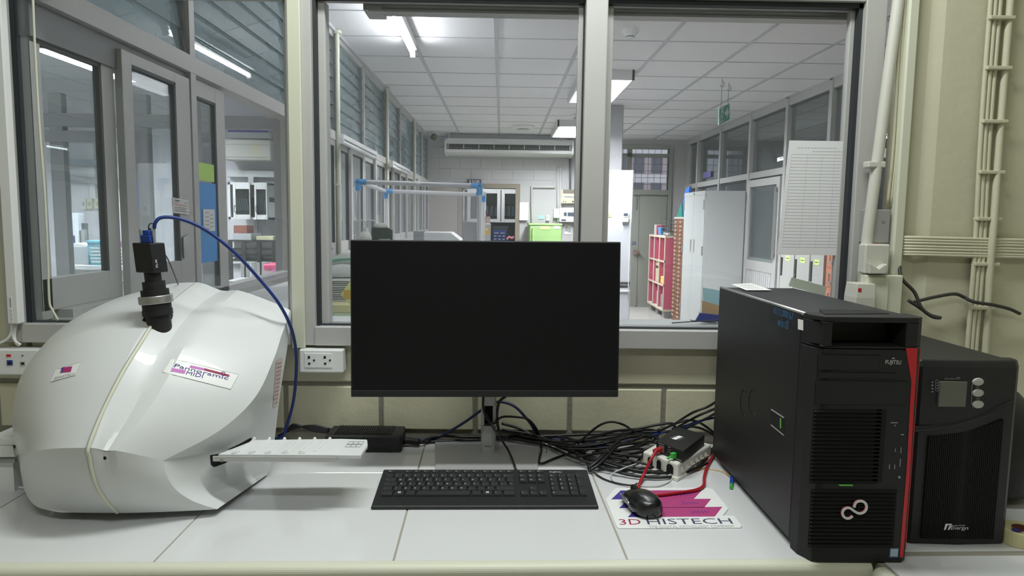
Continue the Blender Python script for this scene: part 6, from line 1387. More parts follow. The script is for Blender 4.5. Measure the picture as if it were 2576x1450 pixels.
b = MB(); b.loft([[(x0 + i, 1.2 + j, zz), (x1, 1.2 + j, zz), (x1, 1.8, zz), (x0 + i, 1.8, zz)] for zz, i, j in ((zt0, .02, .02), (zA, .0, .0), (zB, .005, .0), (zC, .05, .06))], True); b.build('body', WHT, t, bevel=.006)
b = MB(); b.tube([(x0 + .002, 1.198, zB), ((x0 + x1) / 2, 1.198, zB + .012), (x1, 1.198, zB + .015)], .006, 8, 6); b.build('mint_rim', mat('rim_mint', (150, 210, 186), .5), t, smooth=True)
b = MB(); b.hexa([(x0 + .05, 1.196, zA + .01), (x1, 1.196, zA + .01), (x1, 1.201, zA + .01), (x0 + .05, 1.201, zA + .01), (x0 + .08, 1.196, zB - .012), (x1, 1.196, zB - .012), (x1, 1.201, zB - .012), (x0 + .08, 1.201, zB - .012)]); b.build('grey_panel', GREY, t)
# yellow diamond sign
t = thing('diamond_sign', 'pale yellow diamond sign with orange square behind the monitor edge', 'sign', Y(890, 745, .24)[:])
yy = .24; b = MB(); b.poly([Y(857, 741, yy), Y(900, 790, yy), Y(943, 745, yy), Y(900, 680, yy)], (0, .006, 0)); b.build('board', mat('diamond_yellow', (226, 222, 150), .7), t)
b = MB(); b.poly([Y(864, 751, yy - .001), Y(905, 752, yy - .001), Y(905, 730, yy - .001), Y(864, 730, yy - .001)], (0, .0015, 0)); b.build('orange_square', mat('square_orange', (206, 168, 70), .7), t)
b = MB(); c_ = Y(900, 790, yy); b.box(c_.x - .005, c_.x + .005, yy + .006, yy + .012, 1.104, c_.z + .05); b.build('support', GREY, t)

# ---- right half of the laboratory
# tall white fridge
FYY = 5.32
t = thing('upright_fridge', 'tall white upright fridge with temperature monitor in front of the column', 'fridge', (1.2, FYY, 0))
x0, x1 = Y(1460, 600, FYY).x, Y(1593, 500, FYY).x; zt_ = Y(1550, 428, FYY).z; zs_ = Y(1580, 722, FYY).z
FRW = mat('fridge_white', (182, 183, 187), .3)
# the column stands behind it
b = MB(); b.box(x0, x1 - .004, FYY + .06, FYY + .62, .03, zt_ - .01); b.build('cabinet', FRW, t, bevel=.008)
b = MB(); b.rbox(x0, x1, FYY, FYY + .055, zs_ + .012, zt_, .01); d1 = b.build('upper_door', FRW, t)
b = MB(); b.rbox(x0, x1, FYY, FYY + .055, .08, zs_ - .012, .01); d2 = b.build('lower_door', FRW, t)
b = MB(); b.box(x0 + .06, x1 - .01, FYY - .014, FYY + .01, zs_ + .03, zs_ + .05); b.build('handle', CHROME, d1)
b = MB(); b.box(x0 + .06, x1 - .01, FYY - .014, FYY + .01, zs_ - .05, zs_ - .03); b.build('handle', WHT, d2)
b = MB(); a, c = Y(1500, 546, FYY), Y(1539, 536, FYY); b.box(a.x, c.x, FYY - .003, FYY + .001, a.z, c.z); k = b.build('green_label', LBL, d1)
b = MB(); b.box(a.x + .03, c.x - .03, FYY - .004, FYY - .002, a.z + .028, a.z + .036); b.box(a.x + .02, c.x - .02, FYY - .004, FYY - .002, a.z + .010, a.z + .016); b.build('label_print', INK, k)
b = MB(); put_text(b, 'LABCOLD', (x0 + .05, FYY - .001, zt_ - .12), (x0 + .25, FYY - .001, zt_ - .12), .035, (0, 0, 1)); b.build('brand_lettering', PURP, d1)
for (xx, yy) in ((x0 + .05, FYY + .1), (x1 - .05, FYY + .1), (x0 + .05, FYY + .55), (x1 - .05, FYY + .55)): f = MB(); f.cyl((xx, yy, 0), (xx, yy, .035), .02, 10); f.build('foot', BLK_M, t)
x0, x1, z0, z1 = face_rect(1566, 559, 1582, 534, FYY - .03); t = thing('temperature_monitor', 'small white temperature monitor hung on the tall white fridge', 'monitor', ((x0 + x1) / 2, FYY - .03, z0)); b = MB(); b.box(x0, x1, FYY - .03, FYY - .001, z0, z1); b.build('body', WHT, t, bevel=.004)
b = MB(); b.box(x0 + .01, x1 - .01, FYY - .032, FYY - .029, z0 + (z1 - z0) * .62, z1 - .012); b.build('display', SCR, t); b = MB(); b.box(x0 + .008, x1 - .008, FYY - .031, FYY - .029, z0 + (z1 - z0) * .40, z0 + (z1 - z0) * .55); b.build('keypad', GREY, t)
b = MB(); b.tube([(x1, FYY - .015, z0 + .03), (x1 + .02, FYY - .012, z0 + .02), (x1 + .024, FYY - .012, z0 - .2), (x1 + .02, FYY - .012, z0 - .8)], .004, 6, 5); b.build('probe_cord', WHT, t, smooth=True)
# white cabinet
KX0, KX1 = 2.38, 2.86; KY0, KY1 = 6.36, 7.28
t = thing('storage_cabinet', 'tall white storage cabinet with two doors against the right partition', 'cabinet', ((KX0 + KX1) / 2, (KY0 + KY1) / 2, 0)); zt_ = X(1776, 479, KX0).z
CABW = mat('cabinet_white', (188, 190, 189), .45)
b = MB(); b.box(KX0 + .02, KX1, KY0, KY1, 0.02, zt_); b.build('carcass', CABW, t, bevel=.004)
ym_ = (KY0 + KY1) / 2
for (ya_, yb_, hy) in ((KY0 + .012, ym_ - .002, -1), (ym_ + .002, KY1 - .012, 1)):
    b = MB(); b.box(KX0, KX0 + .02, ya_, yb_, .06, zt_ - .05); d = b.build('door', CABW, t, bevel=.003)
    yh = (yb_ - .07) if hy < 0 else (ya_ + .07); b = MB(); b.box(KX0 - .002, KX0 + .001, yh - .022, yh + .022, 1.0, 1.16); b.build('recessed_handle', STEEL, d)
    yq = ya_ + .006 if hy < 0 else yb_ - .006
    for zz in (zt_ - .22, .98, .2): b = MB(); b.cyl((KX0 - .006, yq, zz), (KX0 - .006, yq, zz + .11), .009, 8); b.build('hinge', STEEL, d)
b = MB(); b.box(KX0 + .0, KX0 + .02, KY0, KY1, zt_ - .048, zt_ - .001); b.build('top_rail', CABW, t); b = MB(); b.lathe((KX0 - .004, ym_, zt_ - .025), (KX0 + .001, ym_, zt_ - .025), [(0, .014), (1, .014)], 12); b.build('lock', DARK, t)
for (xx, yy) in ((KX0 + .08, KY0 + .05), (KX1 - .05, KY0 + .05), (KX0 + .08, KY1 - .05), (KX1 - .05, KY1 - .05)): f = MB(); f.cyl((xx, yy, 0), (xx, yy, .03), .02, 8); f.build('foot', BLK_M, t)
# brown card drawers
DX = 2.40; DY0, DY1 = 7.34, 7.86; zt_ = X(1712, 551, DX).z
t = thing('card_drawer_cabinet', 'tall brown card drawer cabinet with many brass handles beside the white cabinet', 'cabinet', (DX + .25, (DY0 + DY1) / 2, 0)); b = MB(); b.box(DX + .012, DX + .45, DY0, DY1, 0.0, zt_); b.build('carcass', BROWN, t, bevel=.003); b = MB(); b.box(DX, DX + .46, DY0 - .004, DY1 + .004, zt_, zt_ + .025); b.build('top', mat('drawer_top', (190, 178, 170), .5), t)
nr_ = 24; BRS = mat('brass_pull', (216, 196, 170), .3, .6)
for j in range(nr_):
    for i in range(2):
        ya_ = DY0 + .01 + i * (DY1 - DY0 - .02) / 2; yb_ = ya_ + (DY1 - DY0 - .02) / 2 - .006; za = .06 + (zt_ - .08) * j / nr_; zb = za + (zt_ - .08) / nr_ - .006
        b = MB(); b.box(DX, DX + .014, ya_, yb_, za, zb); d = b.build('drawer', BROWN, t)
        ym_ = (ya_ + yb_) / 2; b = MB(); b.box(DX - .012, DX + .001, ym_ - .05, ym_ + .05, zb - .028, zb - .006); b.box(DX - .010, DX + .001, ym_ - .014, ym_ + .014, za + .008, zb - .030); b.build('brass_pull', BRS, d)
t = thing('standing_folder', 'blue folder standing on top of the brown card drawer cabinet', 'folder', (DX + .1, 7.5, zt_ + .026)); b = MB(); a = zt_ + .026; b.poly([(DX + .03, 7.40, a), (DX + .06, 7.78, a), (DX + .10, 7.70, a + .38), (DX + .08, 7.42, a + .40)], (.03, 0, 0)); b.build('cover', mat('folder_blue', (36, 110, 206), .5), t); b = MB(); b.poly([(DX + .02, 7.52, a), (DX + .02, 7.82, a), (DX + .06, 7.74, a + .2)], (.015, 0, 0)); b.build('green_sleeve', mat('sleeve_green', (30, 120, 100), .5), t)
# pink shelf
SX = 2.30; SY0, SY1 = 7.93, 8.98; zt_ = X(1676, 594, SX).z; zb_ = .10
t = thing('pink_shelf', 'pink shelf unit of nine compartments with cream edges by the grey door', 'shelf', (SX + .18, (SY0 + SY1) / 2, 0)); SD = .33
CRE = mat('shelf_cream', (226, 214, 196), .5)
b = MB(); b.box(SX + .012, SX + SD, SY0 + .002, SY0 + .022, zb_, zt_ - .02); b.build('side_panel', PINK, t); b = MB(); b.box(SX + .012, SX + SD, SY1 - .022, SY1 - .002, zb_, zt_ - .02); b.build('side_panel', PINK, t)
b = MB(); b.box(SX + SD - .012, SX + SD, SY0 + .02, SY1 - .02, zb_, zt_ - .02); b.build('back_panel', PINK, t)
b = MB(); b.box(SX, SX + SD + .005, SY0 - .004, SY1 + .004, zt_ - .03, zt_); b.build('top', CRE, t); b = MB(); b.box(SX, SX + SD, SY0 - .002, SY1 + .002, zb_, zb_ + .03); b.build('bottom', CRE, t)
cw = (SY1 - SY0) / 3; chh = (zt_ - .03 - zb_ - .03) / 3
for k in (1, 2):
    b = MB(); b.m(0).box(SX + .012, SX + SD - .012, SY0 + .022, SY1 - .022, zb_ + .03 + k * chh - .01, zb_ + .03 + k * chh + .01); b.m(1).box(SX, SX + .012, SY0, SY1, zb_ + .03 + k * chh - .012, zb_ + .03 + k * chh + .012); b.build('shelf_board', [PINK, CRE], t)
    b = MB(); b.m(0).box(SX + .013, SX + SD - .012, SY0 + k * cw - .01, SY0 + k * cw + .01, zb_ + .03, zt_ - .03); b.m(1).box(SX + .001, SX + .013, SY0 + k * cw - .012, SY0 + k * cw + .012, zb_ + .03, zt_ - .03); b.build('divider', [PINK, CRE], t)
b = MB(); b.box(SX, SX + .012, SY0, SY0 + .02, zb_, zt_ - .03); b.box(SX, SX + .012, SY1 - .02, SY1, zb_, zt_ - .03); b.build('edge_strip', CRE, t)
for yy in (SY0 + .1, (SY0 + SY1) / 2, SY1 - .1):
    b = MB(); b.box(SX + .03, SX + SD - .03, yy - .06, yy + .06, 0, zb_); b.build('foot_block', GREY, t)
def comp(i, j): return SY0 + .03 + i * cw, SY0 + (i + 1) * cw - .02, zb_ + .03 + j * chh + .011       # column from the camera side, row from the floor
def item(name, label, cat, i, j, f0, f1, h, mt, z_off=0, group=None, dep=.22):
    ya_, yb_, zz = comp(i, j); b = MB(); b.box(SX + .03, SX + .03 + dep, ya_ + (yb_ - ya_) * f0, ya_ + (yb_ - ya_) * f1, zz + z_off, zz + z_off + h); return tag(b.build(name, mt, bevel=.003), label, cat, group)
for k in range(8):
    item('paper_box', 'cream paper box in the stack in the middle compartment of the pink shelf' if k != 5 else 'box with dark band in the stack on the pink shelf', 'box', 1, 1, .12, .92, .038, CRM if k != 5 else BIND, k * .0395 + .001, 'boxes stacked on the pink shelf' if k != 5 else None)
for k in range(4): item('yellow_box', 'flat yellow box stacked in the near compartment of the pink shelf', 'box', 0, 1, .1, .95, .024, mat('yellow_box', (232, 214, 120), .6) if k == 0 else bpy.data.materials['yellow_box'], k * .026 + .001, 'flat yellow boxes on the pink shelf')
item('blue_folder', 'blue folder standing in the upper far compartment of the pink shelf', 'folder', 2, 2, .2, .5, .27, mat('folder_dark_blue', (50, 76, 140), .5))
item('supply_box', 'dark bottle pack in the lower far compartment of the pink shelf', 'box', 2, 0, .2, .6, .22, SCR); item('supply_box', 'grey carton in the lower middle compartment of the pink shelf', 'box', 1, 0, .2, .5, .2, GREYL); item('supply_box', 'grey carton in the lower near compartment of the pink shelf', 'box', 0, 0, .5, .8, .18, GREY)
# on top of the pink shelf
t = thing('wire_rack', 'grey wire letter rack on top of the pink shelf', 'rack', (SX + .18, 8.15, zt_)); b = MB()
for k in range(5): b.box(SX + .06, SX + .30, 8.0, 8.42, zt_ + .005 + k * .05, zt_ + .012 + k * .05)
for (xx, yy) in ((SX + .06, 8.0), (SX + .30, 8.0), (SX + .06, 8.42), (SX + .30, 8.42), (SX + .06, 8.2)): b.box(xx - .004, xx + .004, yy - .004, yy + .004, zt_, zt_ + .26)
b.build('wires', mat('wire_grey', (120, 124, 128), .4, .5), t); b = MB(); b.box(SX + .08, SX + .28, 8.03, 8.38, zt_ + .013, zt_ + .05); b.build('papers', PAPER, t)
t = thing('blue_cup', 'small blue cup on top of the pink shelf', 'cup', (SX + .08, 8.52, zt_)); b = MB(); b.lathe((SX + .08, 8.52, zt_), (SX + .08, 8.52, zt_ + .12), [(0, .04), (1, .055)], 16); b.build('cup', mat('cup_blue', (90, 150, 214), .5), t)
b = MB(); b.box(SX + .05, SX + .15, 8.62, 8.70, zt_, zt_ + .14); tag(b.build('red_box', RED), 'red box standing on top of the pink shelf', 'box'); b = MB(); b.box(SX + .04, SX + .14, 8.74, 8.82, zt_, zt_ + .15); tag(b.build('white_carton', PAPER), 'white carton at the far end on top of the pink shelf', 'box')
# lockers and wooden card cabinet on the right
LX = 2.45
ly = [X(px, 680, LX).y for px in (1962, 1997, 2036, 2072)]
LOC = mat('locker_grey', (172, 172, 168), .5)
for i, nm in enumerate(('farthest', 'middle', 'nearest')):
    y1, y0 = ly[i], ly[i + 1]; t = thing('steel_locker', 'grey steel locker with green label, %s of the three below the notice sheet' % nm, 'locker', (LX + .2, (y0 + y1) / 2, 0), group='grey lockers along the right partition')
    b = MB(); b.box(LX + .02, LX + .42, y0 + .002, y1 - .002, 0, 1.42); b.build('body', LOC, t); b = MB(); b.box(LX, LX + .02, y0 + .006, y1 - .006, .04, 1.40); d = b.build('door', LOC, t, bevel=.003)
    yh = y1 - .035; b = MB(); b.box(LX - .006, LX + .001, yh - .014, yh + .014, X(2000, 700, LX).z - .0, X(2000, 652, LX).z); k = b.build('handle', BLK_M, d); b = MB(); b.cyl((LX - .010, yh, X(2000, 692, LX).z), (LX - .005, yh, X(2000, 692, LX).z), .008, 10); b.build('key_lock', CHROME, k)
    b = MB(); ya_ = y0 + (y1 - y0) * .3; b.box(LX - .002, LX + .001, ya_, ya_ + .09, X(2020, 662, LX).z, X(2020, 650, LX).z + .004); k = b.build('green_label', LBL, d); b = MB(); zz = X(2020, 656, LX).z; b.box(LX - .003, LX - .0015, ya_ + .015, ya_ + .075, zz - .002, zz + .004); b.build('label_print', INK, k)
    b = MB(); b.box(LX - .002, LX + .001, ya_ + .01, ya_ + .07, 1.19, 1.20); b.box(LX - .002, LX + .001, ya_ + .01, ya_ + .07, 1.22, 1.23); b.build('vent', GREY, d)
WX = 2.40; wy1, wy0 = X(2072, 680, WX).y - .01, X(2140, 680, WX).y
t = thing('wooden_card_cabinet', 'orange wooden card drawer cabinet below the notice sheet at the right', 'cabinet', (WX + .2, (wy0 + wy1) / 2, 0)); zt_ = X(2110, 570, WX).z
b = MB(); b.box(WX + .012, WX + .42, wy0, wy1, 0, zt_); b.build('carcass', WOODO, t, bevel=.004)
rows_ = 9; dz = .128
for j in range(rows_):
    for i in range(2):
        ya_ = wy1 - .02 - (i + 1) * (wy1 - wy0 - .03) / 2 + .01; yb_ = ya_ + (wy1 - wy0 - .03) / 2 - .02; zb = zt_ - .03 - j * (zt_ - .06) / rows_; za = zb - (zt_ - .06) / rows_ + .022
        b = MB(); b.box(WX + .004, WX + .014, ya_, yb_, za, zb); d = b.build('drawer', WOODO, t, bevel=.004)
        ym_ = (ya_ + yb_) / 2; b = MB(); zz = (za + zb) / 2 + .008
        for (q0_, q1_, r0_, r1_) in ((-.045, .045, .026, .034), (-.045, .045, -.034, -.026), (-.045, -.037, -.026, .026), (.037, .045, -.026, .026)): b.box(WX + .0, WX + .005, ym_ + q0_, ym_ + q1_, zz + r0_, zz + r1_)
        b.box(WX - .008, WX + .004, ym_ - .016, ym_ + .016, zz - .048, zz - .036); b.build('card_holder', STEEL, d)
# things on the window ledge at the right
t = thing('light_blue_folder', 'pale blue plastic folder leaning on the ledge left of the tower', 'folder', Y(1790, 780, .13)[:]); yy = .13
b = MB(); b.poly([Y(1769, 800, yy), Y(1850, 806, yy), Y(1850, 742, yy + .03), Y(1814, 732, yy + .03), Y(1769, 724, yy + .03)], (0, .003, 0)); b.build('cover', mat('pale_blue_plastic', (170, 204, 214), .25), t)
b = MB(); yy = .100; b.poly([Y(1766, 803, yy), Y(1860, 806, yy), Y(1860, 785, yy + .018), Y(1813, 770, yy + .018), Y(1767, 757, yy + .018)], (0, .004, 0)); tag(b.build('cardboard_sheet', CARD), 'brown cardboard sheet leaning on the ledge left of the tower', 'cardboard')
b = MB(); yy = .083; b.hexa([Y(1747, 809, yy), Y(1870, 812, yy), Y(1870, 812, yy + .005), Y(1747, 809, yy + .005), Y(1760, 787, yy + .008), Y(1870, 799, yy + .008), Y(1870, 799, yy + .013), Y(1760, 787, yy + .013)]); tag(b.build('blue_case', mat('case_navy', (40, 50, 128), .45, noise=.2, nscale=60), bevel=.002), 'flat navy blue case on the ledge left of the tower', 'case')
b = MB(); b.tube([Y(1690, 813, .085), Y(1720, 811, .085), Y(1757, 809, .08), Y(1790, 808, .078), Y(1815, 806, .078)], .0016, 6, 5); b.tube([Y(1736, 806, .08), Y(1757, 809, .078), Y(1800, 812, .078)], .0012, 6, 5); tag(b.build('thin_strap', RUB, smooth=True), 'thin black strap lying on the ledge in front of the navy case', 'strap')
b = MB(); yy = .105; b.grid([[Y(1985 + i * 30, 702 + i * 6.5 + j * 14, yy + .004 * j) + Vector((0, .004 * math.sin(i), 0)) for i in range(4)] for j in range(3)]); 
b2_ = MB(); b2_.poly([Y(1984, 720, yy), Y(2075, 745, yy), Y(2080, 722, yy + .02), Y(1992, 698, yy + .02)], (0, .003, 0)); tag(b2_.build('folded_sheet', mat('sheet_pale', (224, 228, 206), .8)), 'pale folded paper sheet on the ledge behind the tower', 'paper')
# purple sign on right partition
t = thing('purple_sign', 'small purple sign on the right partition glass', 'sign', (XR, 7.0, 1.9)); p = X(1777, 440, XR - .002)
b = MB(); a, c = X(1769, 449, XR - .002), X(1789, 430, XR - .002); b.box(XR - .006, XR - .002, min(a.y, c.y), max(a.y, c.y), a.z, c.z); b.build('plate', mat('sign_violet', (90, 80, 140), .5), t)
# roller blind housing etc: apartment blocks outside
AP = mat('apartment_wall', (226, 206, 208), .8); APD = mat('apartment_window', (120, 118, 130), .4)
t = thing('apartment_building', 'pinkish apartment block with rows of balconies outside the barred window', 'building', (6.5, 34, 0)); b = MB(); b.box(1, 14, 34, 40, -6, 16); b.build('facade', AP, t)
b = MB()
for j in range(14):
    for i in range(14): b.box(1.2 + i * .92, 1.75 + i * .92, 33.95, 34.0, -4 + j * 1.3, -3.2 + j * 1.3)
b.build('windows', APD, t)
b = MB()
for j in range(14): b.box(1, 14, 33.4, 34.0, -4.5 + j * 1.3, -4.1 + j * 1.3)
b.build('balcony_band', mat('balcony_white', (236, 228, 232), .7), t)
# ================================================================== SIDE ROOM SEEN THROUGH THE LEFT PARTITION
def g_rect(px0, py0, px1, py1, y): return face_rect(px0, py0, px1, py1, y)
# wall air conditioner
t = thing('wall_air_conditioner', 'beige wall air conditioner with round sticker in the side room', 'air conditioner', fv(628, 402)[:]); x0, x1, z0, z1 = g_rect(560, 402, 681, 352, FW - .22)
b = MB(); b.rbox(x0, x1, FW - .22, FW, z0, z1, .01); b.build('body', mat('ac_beige', (196, 192, 184), .5), t, bevel=.004)
b = MB(); b.box(x0 + .02, x1 - .02, FW - .222, FW - .219, z0 + .02, z0 + .03); b.box(x0 + .02, x1 - .02, FW - .222, FW - .219, z1 - .05, z1 - .045); b.build('grille_line', GREY, t)
b = MB(); p = Y(643, 374, FW - .222); b.lathe(p, p + Vector((0, .002, 0)), [(0, .032), (1, .032)], 16); b.lathe(p + Vector((0, -.001, 0)), p, [(0, .014), (1, .014)], 12); b.box(p.x - .04, p.x + .04, p.y - .001, p.y + .001, p.z - .06, p.z - .045); b.build('sticker', mat('sticker_tan', (206, 196, 160), .6), t)
b = MB(); x0, x1, z0, z1 = g_rect(573, 333, 672, 322, FW - .03); b.box(x0, x1, FW - .03, FW - .01, z0, z1); tag(b.build('purple_banner', mat('banner_purple', (84, 68, 150), .6)), 'purple banner strip above the beige air conditioner', 'banner')
b = MB(); x0, x1, z0, z1 = g_rect(573, 347, 678, 334, FW - .06); b.box(x0, x1, FW - .06, FW - .005, z0, z1); tag(b.build('white_trunking', WHT_P), 'white trunking above the beige air conditioner in the side room', 'trunking')
# glazed cabinet with binders
CY0 = FW - .36
t = thing('binder_cabinet', 'white cabinet with glass doors full of binders in the side room', 'cabinet', Y(625, 552, CY0)[:]); x0, x1, z0, z1 = g_rect(573, 552, 672, 460, CY0)
b = MB(); b.box(x0, x1, CY0 + .02, FW - .001, z0, z0 + .02); b.box(x0, x1, CY0 + .02, FW - .001, z1 - .02, z1); b.box(x0, x0 + .02, CY0 + .02, FW - .001, z0, z1); b.box(x1 - .02, x1, CY0 + .02, FW - .001, z0, z1); b.box(x0, x1, FW - .02, FW - .001, z0, z1); b.build('carcass', WHT_P, t)
BK2 = []
for p0, p1, q0_, q1_ in ((586, 629, 593, 627), (640, 672, 645, 669)):
    a0, a1 = Y(p0, 510, CY0).x, Y(p1, 510, CY0).x; b0, b1 = Y(q0_, 510, CY0).x, Y(q1_, 510, CY0).x; zz0, zz1 = Y(610, 540, CY0).z, Y(610, 476, CY0).z
    b = MB(); b.box(a0, b0, CY0, CY0 + .02, z0, z1); b.box(b1, a1, CY0, CY0 + .02, z0, z1); b.box(b0, b1, CY0, CY0 + .02, z0, zz0); b.box(b0, b1, CY0, CY0 + .02, zz1, z1); d = b.build('door', WHT_P, t, bevel=.003); b = MB(); b.box(b0, b1, CY0 + .008, CY0 + .012, zz0, zz1); b.build('glass_pane', ACRY, d); BK2.append((b0, b1, zz0, zz1))
    b = MB(); b.tube([(a0 + .02, CY0 - .001, zz0 + .02), (a0 + .02, CY0 - .025, zz0 + .03), (a0 + .02, CY0 - .025, zz0 + .07), (a0 + .02, CY0 - .001, zz0 + .08)], .005, 6, 3); b.build('handle', STEEL, d)
nb = 0
for (b0, b1, zz0, zz1) in BK2:
    n_ = 5 if nb == 0 else 3
    for i in range(n_):
        wdt = (b1 - b0) / (n_ + .6); binder(None, b0 + .008 + i * wdt, zz0 - .02, wdt * .92, (zz1 - zz0) * .78, CY0 + .05, (-.03 if nb == 0 else .03), SPB, ('pale blue binder behind the left door of the side room cabinet, %s from left' % ('first', 'second', 'third', 'fourth', 'fifth')[i]) if nb == 0 else ('pale blue binder behind the right door of the side room cabinet, %s' % ('leftmost', 'middle one', 'rightmost')[i]), 'binders in the side room cabinet')
    nb += 1
# rack, box, pink bin, bench
t = thing('black_rack', 'black metal rack with white trays in the side room', 'rack', Y(640, 655, 4.3)[:2] + (0,)); t.location.z = 0; RY = 4.3
x0, x1 = Y(575, 640, RY).x, Y(692, 640, RY).x; zz = [Y(630, py, RY).z for py in (656, 645, 628, 607)]
b = MB()
for z in zz: b.box(x0, x1, RY, RY + .4, z - .008, z + .008)
for px in (580, 614, 652, 690): x = Y(px, 640, RY).x; b.box(x - .016, x + .016, RY - .01, RY + .01, .0, zz[3])
b.build('frame', BLK_M, t); b = MB(); b.box(x0 + .03, x1, RY + .05, RY + .35, zz[0] + .01, zz[0] + .04); b.box(x0 + .03, x1, RY + .05, RY + .35, zz[1] + .01, zz[1] + .06); b.box(x0 + .03, x1, RY + .05, RY + .35, zz[2] + .01, zz[2] + .07); b.build('trays', WHT, t)
b = MB(); x0, x1, z0, z1 = g_rect(586, 603, 631, 588, RY + .04); b.box(x0, x1, RY + .04, RY + .3, zz[3] + .009, z1); tag(b.build('paper_pile', mat('pile_grey', (176, 176, 180), .7)), 'pile of papers on the black rack in the side room', 'papers')
b = MB(); x0, x1, z0, z2 = g_rect(588, 588, 621, 568, RY + .08); b.box(x0, x1, RY + .08, RY + .25, z1 + .001, z2); tag(b.build('brown_box', mat('box_maroon', (126, 72, 62), .6)), 'brown box on the paper pile in the side room', 'box')
b = MB(); x0, x1, z0, z2 = g_rect(645, 604, 687, 595, RY + .08); b.box(x0, x1, RY + .08, RY + .25, zz[3] + .009, z2); tag(b.build('cream_box', CRM), 'cream flat box at the right on the black rack', 'box')
t = thing('pink_bin', 'clear pink bin with pink lid at the right end of the side room bench', 'bin', Y(680, 708, 3.9)[:2] + (0,)); x0, x1, z0, z1 = g_rect(666, 708, 700, 670, 3.9)
t.location.z = z0
b = MB(); b.loft([[(x0 + i, 3.9 + i, z), (x1 - i, 3.9 + i, z), (x1 - i, 4.15 - i, z), (x0 + i, 4.15 - i, z)] for z, i in ((z0, .015), (z1 - .03, 0))], True); k = b.build('tub', mat('tub_pink', (232, 196, 206), .5), t, bevel=.006); b = MB(); b.rbox(x0 - .01, x1 + .01, 3.89, 4.16, z1 - .03, z1 + .015, .008); b.build('lid', mat('lid_pink', (226, 90, 130), .45), t); b = MB(); b.box(x0 + .06, x1 - .02, 3.893, 3.899, z0 + .05, z0 + .13); b.build('label', mat('pink_label', (236, 150, 196), .6), k)
t = thing('panel_bench', 'light bench with grey ribbed front in the side room', 'bench', (-1.9, 4.0, 0)); b = MB(); x0_, x1_ = Y(560, 700, 3.86).x, -1.25; b.box(x0_, x1_, 3.86, 4.25, 0, z0 - .002); b.build('body', GREYL, t)
b = MB()
for i in range(int((x1_ - x0_) / .045)): b.box(x0_ + i * .045, x0_ + i * .045 + .03, 4.255, 4.265, 0, Y(600, 660, 4.26).z)
b.build('ribbed_panel', GREY, t)
# things on the second bay pane: blue sheet, green sheet, small paper
def onpane(name, label, cat, px0, py0, px1, py1, xx, mt, parts=()):
    a, c = X(px0, py1, xx), X(px1, py0, xx); t = thing(name, label, cat, (xx, (a.y + c.y) / 2, min(a.z, c.z))); b = MB(); z0, z1 = (X(px0, py1, xx).z + X(px1, py1, xx).z) / 2, (X(px0, py0, xx).z + X(px1, py0, xx).z) / 2; b.box(xx, xx + .003, a.y, c.y, z0, z1); b.build('sheet', mt, t)
    if parts:
        b = MB()
        for (u0, v0, u1_, v1) in parts: b.box(xx + .0028, xx + .0036, a.y + (c.y - a.y) * u0, a.y + (c.y - a.y) * u1_, z0 + (z1 - z0) * v0, z0 + (z1 - z0) * v1)
        b.build('print', INKG, t)
onpane('blue_sheet', 'bright blue plastic sheet hanging on the partition glass', 'sheet', 501, 461, 543, 660, XL - .006, mat('sheet_blue', (52, 138, 208), .45))
onpane('green_sheet', 'light green sheet above the blue plastic sheet', 'sheet', 498, 412, 536, 456, XL - .006, mat('sheet_lime', (182, 218, 110), .7))
onpane('paper_note', 'white paper note with writing taped over the blue sheet', 'note', 511, 527, 538, 582, XL - .002, PAPER, [(.15 + (i % 2) * .4, .1 + i * .09, .5 + (i % 2) * .4, .13 + i * .09) for i in range(9)])
# note on the sliding frame with red heading
p = [X(434, 536, XL + .02), X(474, 540, XL + .02), X(472, 504, XL + .02), X(432, 497, XL + .02)]
t = thing('paper_card', 'white card with red heading tucked on the sliding window frame', 'card', p[0][:]); b = MB(); b.poly(p, (.003, 0, 0)); b.build('card', PAPER, t)
def cp2(u, v): return p[0].lerp(p[1], u).lerp(p[3].lerp(p[2], u), v) + Vector((.0042, 0, 0))
b = MB(); a, c = cp2(.06, .52), cp2(.94, .50); put_text(b, 'Medical Laboratory Center', a, c, .009, (0, 0, 1)); b.build('red_heading', mat('heading_red', (180, 60, 60), .6), t)
b = MB()
for i in range(3): b.bar(cp2(.08, .40 - i * .12), cp2(.9 - .1 * (i % 2), .39 - i * .12), .002, .0006)
b.bar(cp2(.1, .86), cp2(.4, .84), .012, .0006); b.bar(cp2(.75, .8), cp2(.94, .78), .003, .0006); b.build('print', INK, t)
b = MB(); b.poly([X(459, 598, XL + .02), X(472, 590, XL + .02), X(474, 640, XL + .02), X(461, 652, XL + .02)], (.004, 0, 0)); tag(b.build('wall_plate', STEEL), 'small steel plate on the sliding window frame below the white card', 'plate')
# warning label at the bay head, sealant
b = MB(); a, c = Y(668, 297, 1.82), Y(703, 289, 1.82); b.box(a.x, c.x, 1.818, 1.822, a.z, c.z); tag(b.build('closer_label', GREYL), 'small grey door label under the window head near the mullion', 'label')
# flattened cardboard on the sill
t = thing('cardboard_box', 'flat brown cardboard box on the sill left of the mullion', 'cardboard', Y(655, 757, 1.62)[:]); x0, x1, z0, z1 = g_rect(583, 755, 724, 717, 1.62); x1 = min(x1, XL - .058)
b = MB(); b.box(x0, x1, 1.62, 1.70, z0, z1); b.build('carton', CARD, t); b = MB(); b.box(x0, x1, 1.615, 1.62, z0 - .004, z0 + .004); b.build('white_edge', WHT, t); b = MB(); b.box(x1 - .02, x1 - .004, 1.614, 1.62, z0 + .01, z1 - .006); b.build('torn_tape', mat('tape_brown', (160, 120, 84), .5), t)
b = MB(); b.box(x0 - .1, XL - .062, 1.60, 1.90, z0 - .03, z0 - .005); tag(b.build('inner_ledge', ALU), 'metal ledge under the flat cardboard box', 'ledge')
